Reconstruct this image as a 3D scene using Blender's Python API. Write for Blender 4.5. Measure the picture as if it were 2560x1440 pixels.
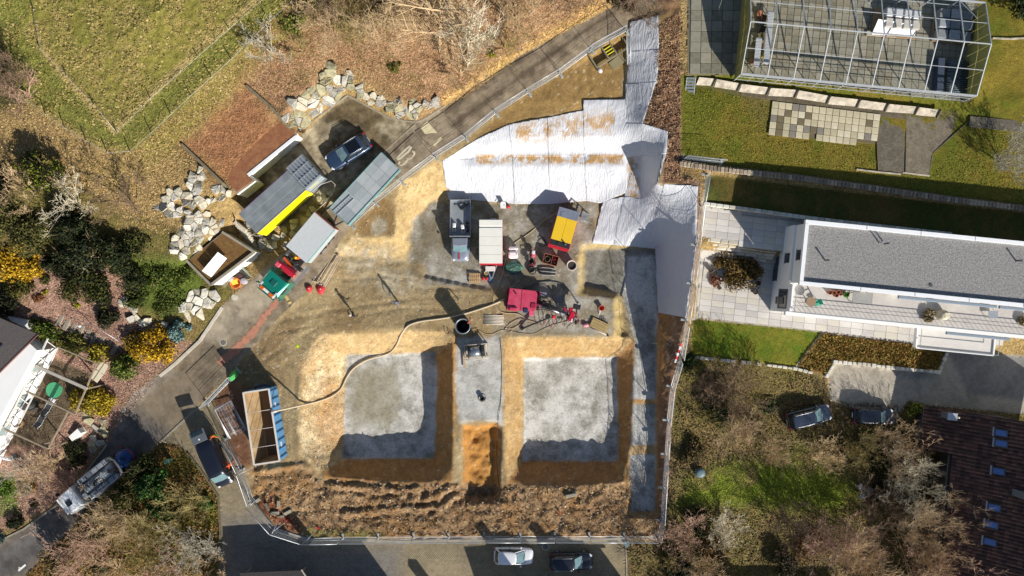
import bpy, math, random
import numpy as np
from mathutils import Vector, Matrix
random.seed(7)
for o in list(bpy.data.objects): bpy.data.objects.remove(o)
SC = bpy.context.scene
COL = SC.collection
# ------------------------------------------------------------------ camera, sky, sun, exposure
H = 74.0            # drone height above the working platform (z = 0)
F = 1775.0          # focal length in photo pixels (2560 wide)
cam = bpy.data.cameras.new('camera'); camo = bpy.data.objects.new('camera', cam); COL.objects.link(camo)
cam.sensor_width = 36.0; cam.lens = F/2560*36.0; cam.clip_end = 2000; cam.clip_start = 1
camo.location = (0, 0, H); camo.rotation_euler = (0, 0, 0)
SC.camera = camo
ELEV = math.radians(27.5); SH = (-0.585, 0.811)      # shadow direction on the ground (world x, y)
sd = Vector((-SH[0]*math.cos(ELEV), -SH[1]*math.cos(ELEV), math.sin(ELEV)))   # towards the sun
world = bpy.data.worlds.new('World'); SC.world = world; world.use_nodes = True
wn = world.node_tree.nodes; wl = world.node_tree.links
sky = wn.new('ShaderNodeTexSky'); sky.sky_type = 'NISHITA'; sky.sun_disc = False
sky.sun_elevation = ELEV; sky.sun_rotation = math.atan2(sd.x, sd.y); sky.altitude = 500
wn['Background'].inputs[1].default_value = 0.075
wl.new(sky.outputs[0], wn['Background'].inputs[0])
sun = bpy.data.lights.new('sun', 'SUN'); sun.energy = 5.0; sun.angle = math.radians(0.5); sun.color = (1.0, 0.94, 0.85)
suno = bpy.data.objects.new('sun', sun); COL.objects.link(suno)
suno.rotation_euler = sd.to_track_quat('Z', 'Y').to_euler(); suno.location = (30, -40, 60)
vs = SC.view_settings; vs.view_transform = 'Standard'; vs.look = 'None'; vs.exposure = 0.32; vs.gamma = 1.0; vs.use_curve_mapping = False
# ------------------------------------------------------------------ helpers
def S(r, g, b, k=1.0):
    f = lambda c: ((c/255.0+0.055)/1.055)**2.4 if c > 10.3 else c/255.0/12.92
    return (f(r)*k, f(g)*k, f(b)*k)
_mats = {}
def mat(name, col, rough=0.7, metal=0.0, var=0.12, scale=3.0, bump=0.0, bscale=None, col2=None, trans=0.0, spec=0.5, coat=0.0, emis=None, alpha=1.0, fine=0.0):
    if name in _mats: return _mats[name]
    m = bpy.data.materials.new(name); m.use_nodes = True; _mats[name] = m
    n = m.node_tree.nodes; l = m.node_tree.links; p = n['Principled BSDF']
    p.inputs['Roughness'].default_value = rough; p.inputs['Metallic'].default_value = metal
    p.inputs['Specular IOR Level'].default_value = spec
    if coat: p.inputs['Coat Weight'].default_value = coat; p.inputs['Coat Roughness'].default_value = 0.08
    if trans: p.inputs['Transmission Weight'].default_value = trans
    if alpha < 1: p.inputs['Alpha'].default_value = alpha
    tc = n.new('ShaderNodeTexCoord')
    if var > 0 or col2:
        nz = n.new('ShaderNodeTexNoise'); nz.inputs['Scale'].default_value = scale; nz.inputs['Detail'].default_value = 6; nz.inputs['Roughness'].default_value = 0.65
        l.new(tc.outputs['Object'], nz.inputs['Vector'])
        rp = n.new('ShaderNodeValToRGB')
        c2 = col2 if col2 else tuple(min(1, c*(1+var)) for c in col)
        c1 = col if col2 else tuple(c*(1-var) for c in col)
        rp.color_ramp.elements[0].position = 0.32; rp.color_ramp.elements[1].position = 0.68
        rp.color_ramp.elements[0].color = (*c1, 1); rp.color_ramp.elements[1].color = (*c2, 1)
        l.new(nz.outputs['Fac'], rp.inputs['Fac']); l.new(rp.outputs['Color'], p.inputs['Base Color'])
    else:
        p.inputs['Base Color'].default_value = (*col, 1)
    if bump > 0:
        nb = n.new('ShaderNodeTexNoise'); nb.inputs['Scale'].default_value = bscale or scale*4; nb.inputs['Detail'].default_value = 4
        l.new(tc.outputs['Object'], nb.inputs['Vector'])
        b = n.new('ShaderNodeBump'); b.inputs['Strength'].default_value = bump; b.inputs['Distance'].default_value = 0.05
        l.new(nb.outputs['Fac'], b.inputs['Height']); l.new(b.outputs['Normal'], p.inputs['Normal'])
    return m
class MB:
    """collects shapes into one mesh"""
    def __init__(s): s.v = []; s.f = []; s.sm = []
    def add(s, vs, fs, smooth=False):
        o = len(s.v); s.v.extend([tuple(v) for v in vs]); s.f.extend([tuple(o+i for i in f) for f in fs]); s.sm.extend([smooth]*len(fs)); return s
    def box(s, c, d, rz=0.0, rx=0.0, ry=0.0, ch=0.0):
        x, y, z = [q/2 for q in d]
        if ch <= 0:
            vs = [(-x,-y,-z),(x,-y,-z),(x,y,-z),(-x,y,-z),(-x,-y,z),(x,-y,z),(x,y,z),(-x,y,z)]
            fs = [(3,2,1,0),(4,5,6,7),(0,1,5,4),(1,2,6,5),(2,3,7,6),(3,0,4,7)]
        else:
            ch = min(ch, x*.9, y*.9, z*.9)
            def ring(a, b, zz, c2): return [(-a+c2,-b,zz),(a-c2,-b,zz),(a,-b+c2,zz),(a,b-c2,zz),(a-c2,b,zz),(-a+c2,b,zz),(-a,b-c2,zz),(-a,-b+c2,zz)]
            r = [ring(x-ch,y-ch,-z,ch*.5), ring(x,y,-z+ch,ch), ring(x,y,z-ch,ch), ring(x-ch,y-ch,z,ch*.5)]
            vs = sum(r, []); fs = [tuple(range(7,-1,-1)), tuple(range(24,32))]
            for k in range(3):
                for i in range(8):
                    j = (i+1) % 8; fs.append((k*8+i, k*8+j, k*8+8+j, k*8+8+i))
        M = Matrix.Translation(c) @ Matrix.Rotation(rz,4,'Z') @ Matrix.Rotation(ry,4,'Y') @ Matrix.Rotation(rx,4,'X')
        return s.add([M @ Vector(v) for v in vs], fs)
    def prism(s, pts, z0, z1, top=None):
        """pts ccw list of (x,y); z0/z1 numbers or lists; top: other outline for the upper rim"""
        n = len(pts); t = top or pts
        g = lambda z, i: z[i] if isinstance(z, (list, tuple)) else z
        vs = [(p[0],p[1],g(z0,i)) for i, p in enumerate(pts)] + [(p[0],p[1],g(z1,i)) for i, p in enumerate(t)]
        a = sum(pts[i][0]*pts[(i+1)%n][1]-pts[(i+1)%n][0]*pts[i][1] for i in range(n))
        fs = [tuple(range(n-1,-1,-1)), tuple(range(n,2*n))] + [(i,(i+1)%n,n+(i+1)%n,n+i) for i in range(n)]
        if a < 0: fs = [tuple(reversed(f)) for f in fs]
        return s.add(vs, fs)
    def tube(s, path, r, n=6, cap=True, smooth=True):
        path = [Vector(p) for p in path]; m = len(path); vs = []; fs = []
        up = None
        for i, p in enumerate(path):
            d = (path[min(i+1,m-1)]-path[max(i-1,0)])
            if d.length < 1e-6: d = Vector((0,0,1))
            d.normalize()
            if up is None: up = Vector((0,0,1)) if abs(d.z) < 0.9 else Vector((1,0,0))
            a = d.cross(up)
            if a.length < 1e-4: a = d.cross(Vector((1,0.3,0)))
            a.normalize(); b = a.cross(d).normalized(); up = b
            rr = r[i] if isinstance(r, (list, tuple)) else r
            for k in range(n):
                t = 2*math.pi*k/n; vs.append(p + a*math.cos(t)*rr + b*math.sin(t)*rr)
        for i in range(m-1):
            for k in range(n):
                k2 = (k+1) % n; fs.append((i*n+k, i*n+k2, (i+1)*n+k2, (i+1)*n+k))
        if cap: fs.append(tuple(range(n-1,-1,-1))); fs.append(tuple((m-1)*n+k for k in range(n)))
        return s.add(vs, fs, smooth)
    def bar(s, a, b, w, h=None):
        """rectangular bar from a to b"""
        a = Vector(a); b = Vector(b); d = b-a; L = d.length; h = h or w
        q = d.to_track_quat('X', 'Z').to_matrix().to_4x4(); M = Matrix.Translation((a+b)/2) @ q
        x, y, z = L/2, w/2, h/2
        vs = [M @ Vector(v) for v in [(-x,-y,-z),(x,-y,-z),(x,y,-z),(-x,y,-z),(-x,-y,z),(x,-y,z),(x,y,z),(-x,y,z)]]
        return s.add(vs, [(3,2,1,0),(4,5,6,7),(0,1,5,4),(1,2,6,5),(2,3,7,6),(3,0,4,7)])
    def cyl(s, c, r, h, n=20, r2=None, axis='z', smooth=True):
        c = Vector(c); d = {'z': Vector((0,0,h/2)), 'x': Vector((h/2,0,0)), 'y': Vector((0,h/2,0))}[axis]
        return s.tube([c-d, c+d], [r, r2 if r2 is not None else r], n, True, False)
    def lathe(s, prof, n=20, c=(0,0,0), smooth=True, close=False):
        vs = []; fs = []; m = len(prof)
        for (r, z) in prof:
            for k in range(n):
                t = 2*math.pi*k/n; vs.append((c[0]+r*math.cos(t), c[1]+r*math.sin(t), c[2]+z))
        for i in range(m-1):
            for k in range(n): k2 = (k+1) % n; fs.append((i*n+k, i*n+k2, (i+1)*n+k2, (i+1)*n+k))
        if close:
            for k in range(n): k2 = (k+1) % n; fs.append(((m-1)*n+k, (m-1)*n+k2, k2, k))
        else: fs.append(tuple(range(n-1,-1,-1))); fs.append(tuple((m-1)*n+k for k in range(n)))
        return s.add(vs, fs, smooth)
    def loft(s, rings, smooth=True, cap=True):
        n = len(rings[0]); vs = sum([list(r) for r in rings], []); fs = []
        for i in range(len(rings)-1):
            for k in range(n): k2 = (k+1) % n; fs.append((i*n+k, i*n+k2, (i+1)*n+k2, (i+1)*n+k))
        if cap: fs.append(tuple(range(n-1,-1,-1))); fs.append(tuple((len(rings)-1)*n+k for k in range(n)))
        return s.add(vs, fs, smooth)
    def ell(s, c, r, n=10, m=6):
        rg = []
        for i in range(m+1):
            t = math.pi*(i/m)*0.998+0.003-math.pi/2
            rg.append([(c[0]+r[0]*math.cos(t)*math.cos(2*math.pi*k/n), c[1]+r[1]*math.cos(t)*math.sin(2*math.pi*k/n), c[2]+r[2]*math.sin(t)) for k in range(n)])
        return s.loft(rg)
    def mesh(s, name):
        me = bpy.data.meshes.new(name); me.from_pydata(s.v, [], s.f); me.polygons.foreach_set('use_smooth', s.sm); me.update(); return me
def link(name, me, m, parent=None, loc=(0,0,0), rz=0.0):
    o = bpy.data.objects.new(name, me); COL.objects.link(o)
    if m is not None and me is not None and len(me.materials) == 0: me.materials.append(m)
    o.location = loc; o.rotation_euler = (0,0,rz); o.parent = parent
    return o
def part(name, mb, m, parent, loc=(0,0,0), rz=0.0, label=None, kind=None):
    o = link(name, mb.mesh(name) if isinstance(mb, MB) else mb, m, parent, loc, rz)
    if label: o['label'] = label
    if kind: o['kind'] = kind
    return o
def tag(o, label, cat, group=None):
    o['label'] = label; o['category'] = cat
    if group: o['group'] = group
    return o
def thing(name, label, cat, loc=(0,0,0), rz=0.0, group=None):
    o = bpy.data.objects.new(name, None); COL.objects.link(o); o.location = loc; o.rotation_euler = (0,0,rz); o.empty_display_size = 0.3
    return tag(o, label, cat, group)
def solo(name, mb, m, label, cat, loc=(0,0,0), rz=0.0, group=None):
    return tag(link(name, mb.mesh(name) if isinstance(mb, MB) else mb, m, None, loc, rz), label, cat, group)
def structure(o): o['kind'] = 'structure'; return o
def np_mesh(name, V, Fq, smooth=True):
    """numpy verts (n,3) and quads/tris (m,k) to a mesh, fast"""
    me = bpy.data.meshes.new(name); V = np.asarray(V, np.float32); Fq = np.asarray(Fq, np.int32); k = Fq.shape[1]
    me.vertices.add(len(V)); me.vertices.foreach_set('co', V.ravel())
    me.loops.add(Fq.size); me.loops.foreach_set('vertex_index', Fq.ravel())
    me.polygons.add(len(Fq)); me.polygons.foreach_set('loop_start', np.arange(0, Fq.size, k, dtype=np.int32))
    me.polygons.foreach_set('use_smooth', np.full(len(Fq), smooth)); me.update(calc_edges=True); return me
def set_col(me, C, name='Col'):
    a = me.color_attributes.new(name, 'FLOAT_COLOR', 'POINT'); C4 = np.ones((len(C), 4), np.float32); C4[:, :3] = C
    a.data.foreach_set('color', C4.ravel())
# ------------------------------------------------------------------ terrain: heights surveyed from the photo, laid out in metres
STEP = 4; PX0, PX1, PY0, PY1 = -320, 2880, -280, 1800
NX = (PX1-PX0)//STEP+1; NY = (PY1-PY0)//STEP+1
GX, GY = np.meshgrid(PX0+STEP*np.arange(NX), PY0+STEP*np.arange(NY)); GX = GX.astype(np.float32); GY = GY.astype(np.float32)
def W(px, py, z=0.0): return ((px-1280)*(H-z)/F, (720-py)*(H-z)/F, z)
rng = np.random.default_rng(11)
def vnoise(sc, seed):
    """smooth noise with feature size sc photo pixels on the terrain grid, about -1..1"""
    r = np.random.default_rng(seed); ny = int((PY1-PY0)/sc)+4; nx = int((PX1-PX0)/sc)+4
    a = r.uniform(-1, 1, (ny, nx)); u = (GX[0]-PX0)/sc; v = (GY[:,0]-PY0)/sc
    i = u.astype(int); j = v.astype(int); fu = u-i; fv = v-j; fu = fu*fu*(3-2*fu); fv = fv*fv*(3-2*fv)
    A = a[np.ix_(j, i)]; B = a[np.ix_(j, i+1)]; C = a[np.ix_(j+1, i)]; D = a[np.ix_(j+1, i+1)]
    return (A*(1-fu)+B*fu)*(1-fv)[:,None] + (C*(1-fu)+D*fu)*fv[:,None]
_fb = {}
def fbm(sc, seed, octv=4, gain=0.55):
    if seed >= 30 and seed < 120: seed = 30+seed % 4
    if (sc, seed, octv) in _fb: return _fb[(sc, seed, octv)]
    s = 0; a = 1; t = 0
    for k in range(octv):
        if sc/2**k < STEP*0.9: break
        s = s + a*vnoise(sc/2**k, seed+k*17); t += a; a *= gain
    _fb[(sc, seed if seed else 0, octv)] = s/t
    return s/t
def sdist(poly):
    """signed distance in px (positive inside) of every grid node to a polygon"""
    P = np.array(poly, float); out = np.full(GX.shape, -200.0); mg = 110
    i0 = max(0, int((P[:,0].min()-mg-PX0)/STEP)); i1 = min(NX, int((P[:,0].max()+mg-PX0)/STEP)+1); j0 = max(0, int((P[:,1].min()-mg-PY0)/STEP)); j1 = min(NY, int((P[:,1].max()+mg-PY0)/STEP)+1)
    X = GX[j0:j1, i0:i1].astype(np.float32); Y = GY[j0:j1, i0:i1].astype(np.float32); inside = np.zeros(X.shape, bool); d2 = np.full(X.shape, 1e9, np.float32)
    for i in range(len(P)):
        x1, y1 = [np.float32(v) for v in P[i]]; x2, y2 = [np.float32(v) for v in P[(i+1) % len(P)]]
        if y1 != y2: inside ^= ((y1 > Y) != (y2 > Y)) & (X < (x2-x1)*(Y-y1)/(y2-y1)+x1)
        L = (x2-x1)**2+(y2-y1)**2+np.float32(1e-6); ax = X-x1; ay = Y-y1; t = np.clip((ax*(x2-x1)+ay*(y2-y1))/L, 0, 1)
        ax -= t*(x2-x1); ay -= t*(y2-y1); d2 = np.minimum(d2, ax*ax+ay*ay)
    d = np.sqrt(d2); out[j0:j1, i0:i1] = np.where(inside, d, -d); return out
def ldist(line):
    d2 = np.full(GX.shape, 1e12); P = np.array(line, float)
    for i in range(len(P)-1):
        x1, y1 = P[i][:2]; x2, y2 = P[i+1][:2]; L = (x2-x1)**2+(y2-y1)**2+1e-9
        t = np.clip(((GX-x1)*(x2-x1)+(GY-y1)*(y2-y1))/L, 0, 1); d2 = np.minimum(d2, (GX-x1-t*(x2-x1))**2+(GY-y1-t*(y2-y1))**2)
    return np.sqrt(d2)
def sm(d, w): t = np.clip(d/w*0.5+0.5, 0, 1); return t*t*(3-2*t)
pin = np.zeros(GX.shape, bool); pz = np.zeros(GX.shape)
def brk(*pts):
    for (a, b) in zip(pts[:-1], pts[1:]):
        n = int(max(abs(b[0]-a[0]), abs(b[1]-a[1]))/(STEP*0.5))+2
        for k in range(n):
            t = k/(n-1); x = a[0]+(b[0]-a[0])*t; y = a[1]+(b[1]-a[1])*t; i = int(round((x-PX0)/STEP)); j = int(round((y-PY0)/STEP))
            if 0 <= i < NX and 0 <= j < NY: pin[j, i] = True; pz[j, i] = a[2]+(b[2]-a[2])*t
def flat(poly, z):
    m = sdist(poly) >= 0; pin[m] = True
    pz[m] = (z[0]+z[1]*GX+z[2]*GY)[m] if isinstance(z, tuple) else z
def plane(p1, p2, p3):
    A = np.array([[1, p[0], p[1]] for p in (p1, p2, p3)], float); return tuple(np.linalg.solve(A, [p[2] for p in (p1, p2, p3)]))
# outlines (photo pixels)
LPIT = [(866,888),(1090,882),(1092,960),(1086,1146),(858,1146),(862,1000)]
RPIT = [(1310,897),(1542,893),(1545,1152),(1308,1152)]
TRENCH = [(1565,640),(1642,640),(1642,780),(1640,1000),(1636,1278),(1576,1278),(1580,1000),(1588,850),(1556,740)]
SQUARE = [(1462,622),(1640,622),(1640,735),(1545,735),(1462,715)]
MIDRIDGE = [(1142,846),(1250,842),(1256,960),(1254,1062),(1235,1052),(1150,1054),(1140,960)]
MIDHOLE = [(1168,1072),(1238,1072),(1240,1238),(1172,1236)]
PLATFORM = [(1035,550),(1080,505),(1290,512),(1490,508),(1488,605),(1448,612),(1440,735),(1530,748),(1530,832),(1300,832),(1290,720),(1062,712),(1062,660),(1020,655)]
ROAD = [(1620,-60),(1545,10),(1300,140),(1180,232),(1090,280),(1056,300),(1040,304),(985,355),(910,425),(830,512),(745,600),(640,690),(556,765),(500,850),(440,905),(330,985),(268,1110),(210,1185),(135,1265),(60,1320),(-100,1400),(-200,1500),(-120,1560),(60,1440),(170,1330),(300,1200),(400,1105),(480,1030),(560,945),(640,860),(700,790),(760,735),(790,700),(860,590),(960,470),(1060,402),(1160,345),(1300,240),(1430,155),(1572,72),(1700,-60)]
LOWROAD = [(400,1105),(480,1030),(530,1000),(560,1090),(590,1165),(630,1250),(690,1320),(770,1348),(1000,1352),(1560,1345),(1566,1480),(1570,1640),(540,1640),(546,1440),(552,1330),(548,1240),(515,1190),(470,1130),(440,1110)]
PARK = [(868,238),(968,292),(1036,305),(985,355),(910,425),(850,490),(800,545),(745,600),(700,560),(560,720),(548,700),(640,610),(590,500),(640,455),(745,345),(750,340)]
EVERGLAWN = [(1720,210),(1850,215),(2030,255),(2400,285),(2560,300),(2900,320),(2900,560),(2560,512),(2200,470),(1800,418),(1704,402),(1705,300)]
LOWLAWN = [(1765,440),(1800,440),(2200,490),(2560,532),(2900,575),(2900,640),(2560,605),(2300,585),(2020,550),(1760,512)]
UPATH = [(1758,514),(2020,550),(1965,575),(1955,625),(1930,628),(1755,592)]
TERRACE = [(1752,625),(1930,640),(2000,660),(2500,660),(2560,780),(2480,880),(2370,872),(2045,828),(1740,794)]
SLAWN = [(1735,798),(2052,830),(1990,916),(1728,888)]
IVYBANK = [(2052,834),(2372,870),(2345,928),(2085,902),(2066,938),(1992,916)]
DRIVE = [(2072,938),(2086,906),(2345,932),(2372,874),(2560,890),(2900,940),(2900,1080),(2560,1035),(2310,1012),(2270,1000),(2235,1060),(2130,1020),(2075,1000)]
GHPAVE = [(1715,-100),(2450,-100),(2440,60),(2480,100),(2425,255),(1845,186),(1720,188)]
MEADOW = [(70,-200),(72,75),(92,118),(155,185),(228,255),(285,325),(370,235),(485,135),(565,68),(640,0),(900,-200)]
# ---- breaklines
brk((-320,-280,12.5),(70,-200,12),(900,-280,11),(1600,-280,8.5)); brk((-320,300,8),(0,220,8.2),(130,300,7.6),(250,375,6.8),(330,375,6.7),(480,240,7.3),(620,95,8),(720,0,8.6))
brk((70,80,9.6),(160,190,8.6),(285,325,7.4),(480,140,8.2),(640,0,9.2)); brk((300,100,9.6),(400,20,10.2)); brk((-320,0,11),(0,0,10.8))
brk((830,165,6.0),(900,205,5.6),(1000,258,4.9),(1090,258,4.5)); brk((702,285,6.0),(830,165,6.0))
brk((735,335,3.3),(868,240,3.5),(968,292,3.35),(1036,304,3.25))
brk((1110,100,6.6),(1400,-20,6.9),(1550,-150,7.2)); brk((1000,120,6.9),(800,60,7.9))
# road
brk((1650,-90,5.8),(1560,10,5.2),(1400,122,4.6),(1250,228,3.95),(1110,330,3.3),(1000,410,2.75),(850,560,1.7),(760,665,0.95),(690,745,0.4),(600,840,-0.15),(500,935,-0.7),(380,1060,-1.3),(250,1195,-1.9),(130,1310,-2.4),(-60,1470,-3.1),(-320,1640,-4))
brk((1540,10,5.25),(1300,142,4.4),(1090,282,3.45),(985,357,2.9),(745,602,1.2),(556,768,0.05),(440,908,-0.7),(268,1112,-1.75),(135,1268,-2.3))
brk((1575,75,5.0),(1430,158,4.35),(1300,244,3.85),(1160,348,3.2),(1060,404,2.7),(960,474,2.05),(860,594,1.2),(790,704,0.6),(700,792,0.2),(560,948,-0.6))
flat([(868,246),(968,297),(1030,308),(985,352),(905,425),(850,480),(770,560),(720,560),(690,560),(610,500),(645,460),(745,350)], plane((868,246,3.4),(985,352,2.95),(650,480,2.1)))
# garage roofs sit in the slope
brk((610,215,6.2),(760,340,5.0)); brk((450,355,5.9),(580,485,4.9)); brk((470,650,3.6),(400,600,4.0)); brk((390,500,5.3),(480,410,5.8),(545,480,5.0))
flat([(600,480),(640,445),(735,352),(742,350),(610,500)], 2.3); flat([(530,720),(560,690),(640,630),(650,650),(560,730)], 0.35)
flat([(600,560),(640,600),(650,640),(630,640),(590,590)], 1.1)
flat([(560,590),(475,652),(530,705),(632,632)], 0.6)
brk((545,560,4.2),(510,600,3.6),(468,648,3.2),(440,640,3.7)); brk((500,520,5.0),(430,600,4.4))
brk((552,452,4.95),(620,372,5.0),(690,300,5.1)); brk((700,300,4.95),(742,332,4.9)); brk((560,440,4.95),(592,482,4.85))
# left gardens
brk((0,480,6.2),(200,470,6.0),(330,560,4.6),(400,660,3.2),(500,720,0.6)); brk((0,620,4.2),(120,640,3.8),(300,720,2.2),(400,800,0.8),(480,830,0.0)); brk((-320,500,6.6),(-320,800,2.6),(0,770,2.2),(160,790,1.4),(300,860,0.3),(440,900,-0.55))
brk((-320,950,-0.3),(0,960,-0.2),(130,890,-0.2),(230,940,-0.3),(120,1100,-0.6),(0,1120,-0.6),(-320,1200,-0.8)); brk((270,930,-0.8),(250,1090,-1.5),(130,1220,-2.0),(0,1320,-2.3),(-320,1420,-3))
# island bottom left
brk((420,1125,-1.0),(520,1200,-0.9),(548,1330,-0.9),(546,1440,-0.9),(546,1700,-1.3)); brk((320,1210,-1.5),(180,1340,-2.2),(60,1460,-2.7),(0,1700,-3.4)); brk((400,1300,-1.2),(320,1440,-1.9),(300,1700,-2.8))
# low road
brk((520,1060,-0.7),(570,1180,-0.85),(600,1300,-0.95),(800,1400,-1.0),(1560,1400,-1.0),(1560,1700,-1.4),(800,1700,-1.5)); brk((630,1250,-0.9),(690,1322,-0.98),(770,1350,-1.0),(1560,1348,-1.0))
# tarped cut
brk((1108,398,2.75),(1190,350,3.15),(1270,312,3.55),(1458,275,4.0),(1555,262,4.15)); brk((1195,372,2.75),(1300,346,3.15),(1420,343,3.25),(1550,344,3.3))
brk((1150,392,1.85),(1300,382,1.9),(1560,380,1.9)); brk((1150,414,1.75),(1560,416,1.75))
brk((1120,500,-0.3),(1180,505,-0.3),(1290,510,-0.3),(1480,500,-0.3),(1500,500,-0.3),(1485,608,-0.5))
brk((1645,40,6.2),(1645,195,5.7),(1606,310,5.2),(1668,328,5.6),(1655,400,5.6),(1642,460,5.5),(1742,464,5.5),(1738,620,4.7),(1714,792,3.5),(1690,900,2.4)); brk((1575,48,5.0),(1570,245,4.25),(1560,330,3.9))
brk((1572,395,1.6),(1580,500,0.7)); brk((1600,395,1.9),(1604,495,1.1)); brk((1500,505,-0.2),(1580,512,0.6),(1640,525,1.7)); brk((1560,560,0.0),(1640,570,1.0)); brk((1490,612,-0.6),(1640,618,-1.2),(1648,780,-1.3))
flat([(1420,180),(1560,90),(1562,240),(1470,262),(1380,255)], 4.15); brk((1560,75,4.9),(1420,168,4.2),(1260,290,3.6),(1120,390,2.85))
brk((1655,40,6.3),(1655,190,5.8),(1620,310,5.3),(1680,320,5.6),(1665,430,5.6),(1752,455,5.3),(1746,620,4.6),(1730,792,3.0)); brk((1705,0,6.0),(1705,380,5.3),(1760,440,4.7))
# clay bank beside the road
brk((1105,400,2.5),(1000,470,1.95),(920,545,1.5),(860,610,1.0),(800,700,0.5)); brk((1118,490,-0.2),(1075,506,-0.25),(1040,546,-0.25),(1024,600,-0.25),(1020,655,-0.2),(960,646,0.05),(850,638,0.3)); brk((1090,428,2.0),(1010,462,1.75),(988,500,1.6),(994,560,1.45),(988,588,1.35),(930,592,1.15),(880,594,0.95)); brk((940,520,1.5),(955,580,1.3))
flat(PLATFORM, -0.3); flat(SQUARE, -1.3)
flat([(1565,640),(1642,640),(1642,780),(1641,995),(1580,995),(1586,850),(1556,740)], -1.4); flat([(1578,1012),(1640,1012),(1638,1112),(1577,1112)], -1.7); flat([(1575,1136),(1637,1136),(1636,1276),(1576,1276)], -1.9)
brk((1448,612,-0.3),(1442,735,-0.3),(1534,745,-0.35),(1536,838,-0.35)); brk((1552,742,-1.3),(1556,850,-1.4)); brk((1449,612,-0.35),(1486,606,-0.45))
flat([(850,700),(1000,680),(1240,730),(1240,800),(1000,800),(850,800)], 0.0); brk((700,800,0.1),(760,760,0.2)); flat([(660,900),(740,860),(750,1000),(735,1130),(620,1150),(600,1000)], -0.25)
# pits
flat(LPIT, -3.4); flat(RPIT, -3.3)
brk((760,900,-0.2),(800,832,-0.05),(1000,822,-0.05),(1128,828,-0.1)); brk((1134,836,0.0),(1131,1000,0.0),(1130,1204,-0.4),(1000,1206,-0.6),(815,1190,-0.55),(800,1180,-0.5)); brk((760,900,-0.2),(748,1000,-0.25),(752,1130,-0.35),(800,1182,-0.5)); brk((800,910,-1.4),(790,1010,-1.4),(800,1110,-1.6))
flat(MIDRIDGE, -0.2); brk((1140,846,-0.2),(1138,960,-0.2),(1152,1060,-0.3),(1154,1240,-0.6)); brk((1256,842,-0.2),(1262,960,-0.25),(1258,1060,-0.3),(1250,1240,-0.6)); flat(MIDHOLE, -1.7)
brk((1258,838,-0.25),(1540,840,-0.35),(1582,848,-1.3),(1584,1000,-1.4),(1578,1100,-1.8),(1562,1180,-1.5),(1570,1280,-0.9)); brk((1258,838,-0.25),(1262,1000,-0.3),(1266,1208,-0.6),(1400,1218,-0.6),(1560,1205,-0.7))
brk((640,1240,-0.6),(690,1310,-0.75),(780,1340,-0.85),(1000,1342,-0.85),(1540,1338,-0.8)); brk((640,1180,-0.35),(800,1240,-0.45),(1100,1260,-0.5),(1500,1265,-0.6)); brk((1566,1296,-0.75),(1645,1296,-0.4))
# east bank
brk((1648,800,1.6),(1648,900,0.6),(1648,1000,-0.5),(1646,1130,-1.0),(1644,1290,-0.9)); brk((1690,860,2.2),(1672,1000,0.5),(1664,1130,-0.3),(1650,1330,-0.8)); brk((1720,900,1.5),(1705,1000,0.5),(1690,1200,-0.3),(1670,1380,-0.8))
# right hand side
flat(GHPAVE, 5.8); brk((1720,212,5.1),(1850,218,5.1),(2030,258,5.1),(2400,290,5.1),(2560,300,5.4),(2880,320,5.6)); brk((2500,60,5.8),(2560,50,6.0),(2880,0,6.5)); brk((2470,240,5.5),(2560,250,5.8)); brk((1704,398,5.0),(1800,414,4.95),(2200,466,4.9),(2560,508,4.9),(2880,550,4.9))
brk((1765,446,4.5),(1800,446,4.5),(2200,496,4.4),(2560,538,4.4),(2880,580,4.4)); brk((1760,506,4.4),(2020,542,4.3),(2300,580,4.2),(2560,602,4.1),(2880,640,4.1))
flat(UPATH, 3.6); flat([(1752,640),(1930,650),(2000,670),(2500,670),(2560,780),(2480,876),(2370,868),(2045,826),(1742,792)], 1.6)
brk((1735,800,1.55),(2050,832,1.55)); brk((1728,886,1.2),(1988,914,1.2)); brk((1722,900,1.0),(1990,930,0.8)); brk((2055,836,1.5),(2370,872,1.5)); brk((1994,918,1.1),(2064,934,0.9),(2088,900,1.1),(2344,928,1.1)); brk((2072,945,0.3),(2090,910,0.4),(2348,938,0.4),(2378,876,0.5),(2560,892,0.6),(2880,940,0.8))
brk((2075,1000,0.2),(2240,1010,0.2),(2310,1014,0.25),(2560,1038,0.4),(2880,1080,0.6)); flat([(1965,1015),(2235,1015),(2235,1070),(1965,1075)], 0.1)
brk((1750,1100,-0.2),(1900,1150,-0.2),(2200,1180,-0.2),(2320,1200,-0.1),(2560,1250,0.0)); brk((1700,1400,-0.9),(1900,1380,-0.9),(2100,1400,-0.8),(2350,1440,-0.5),(2560,1460,-0.4)); brk((1600,1700,-1.5),(2880,1700,-1.6)); brk((2880,1250,0.4),(2880,1500,-0.4))
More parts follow.
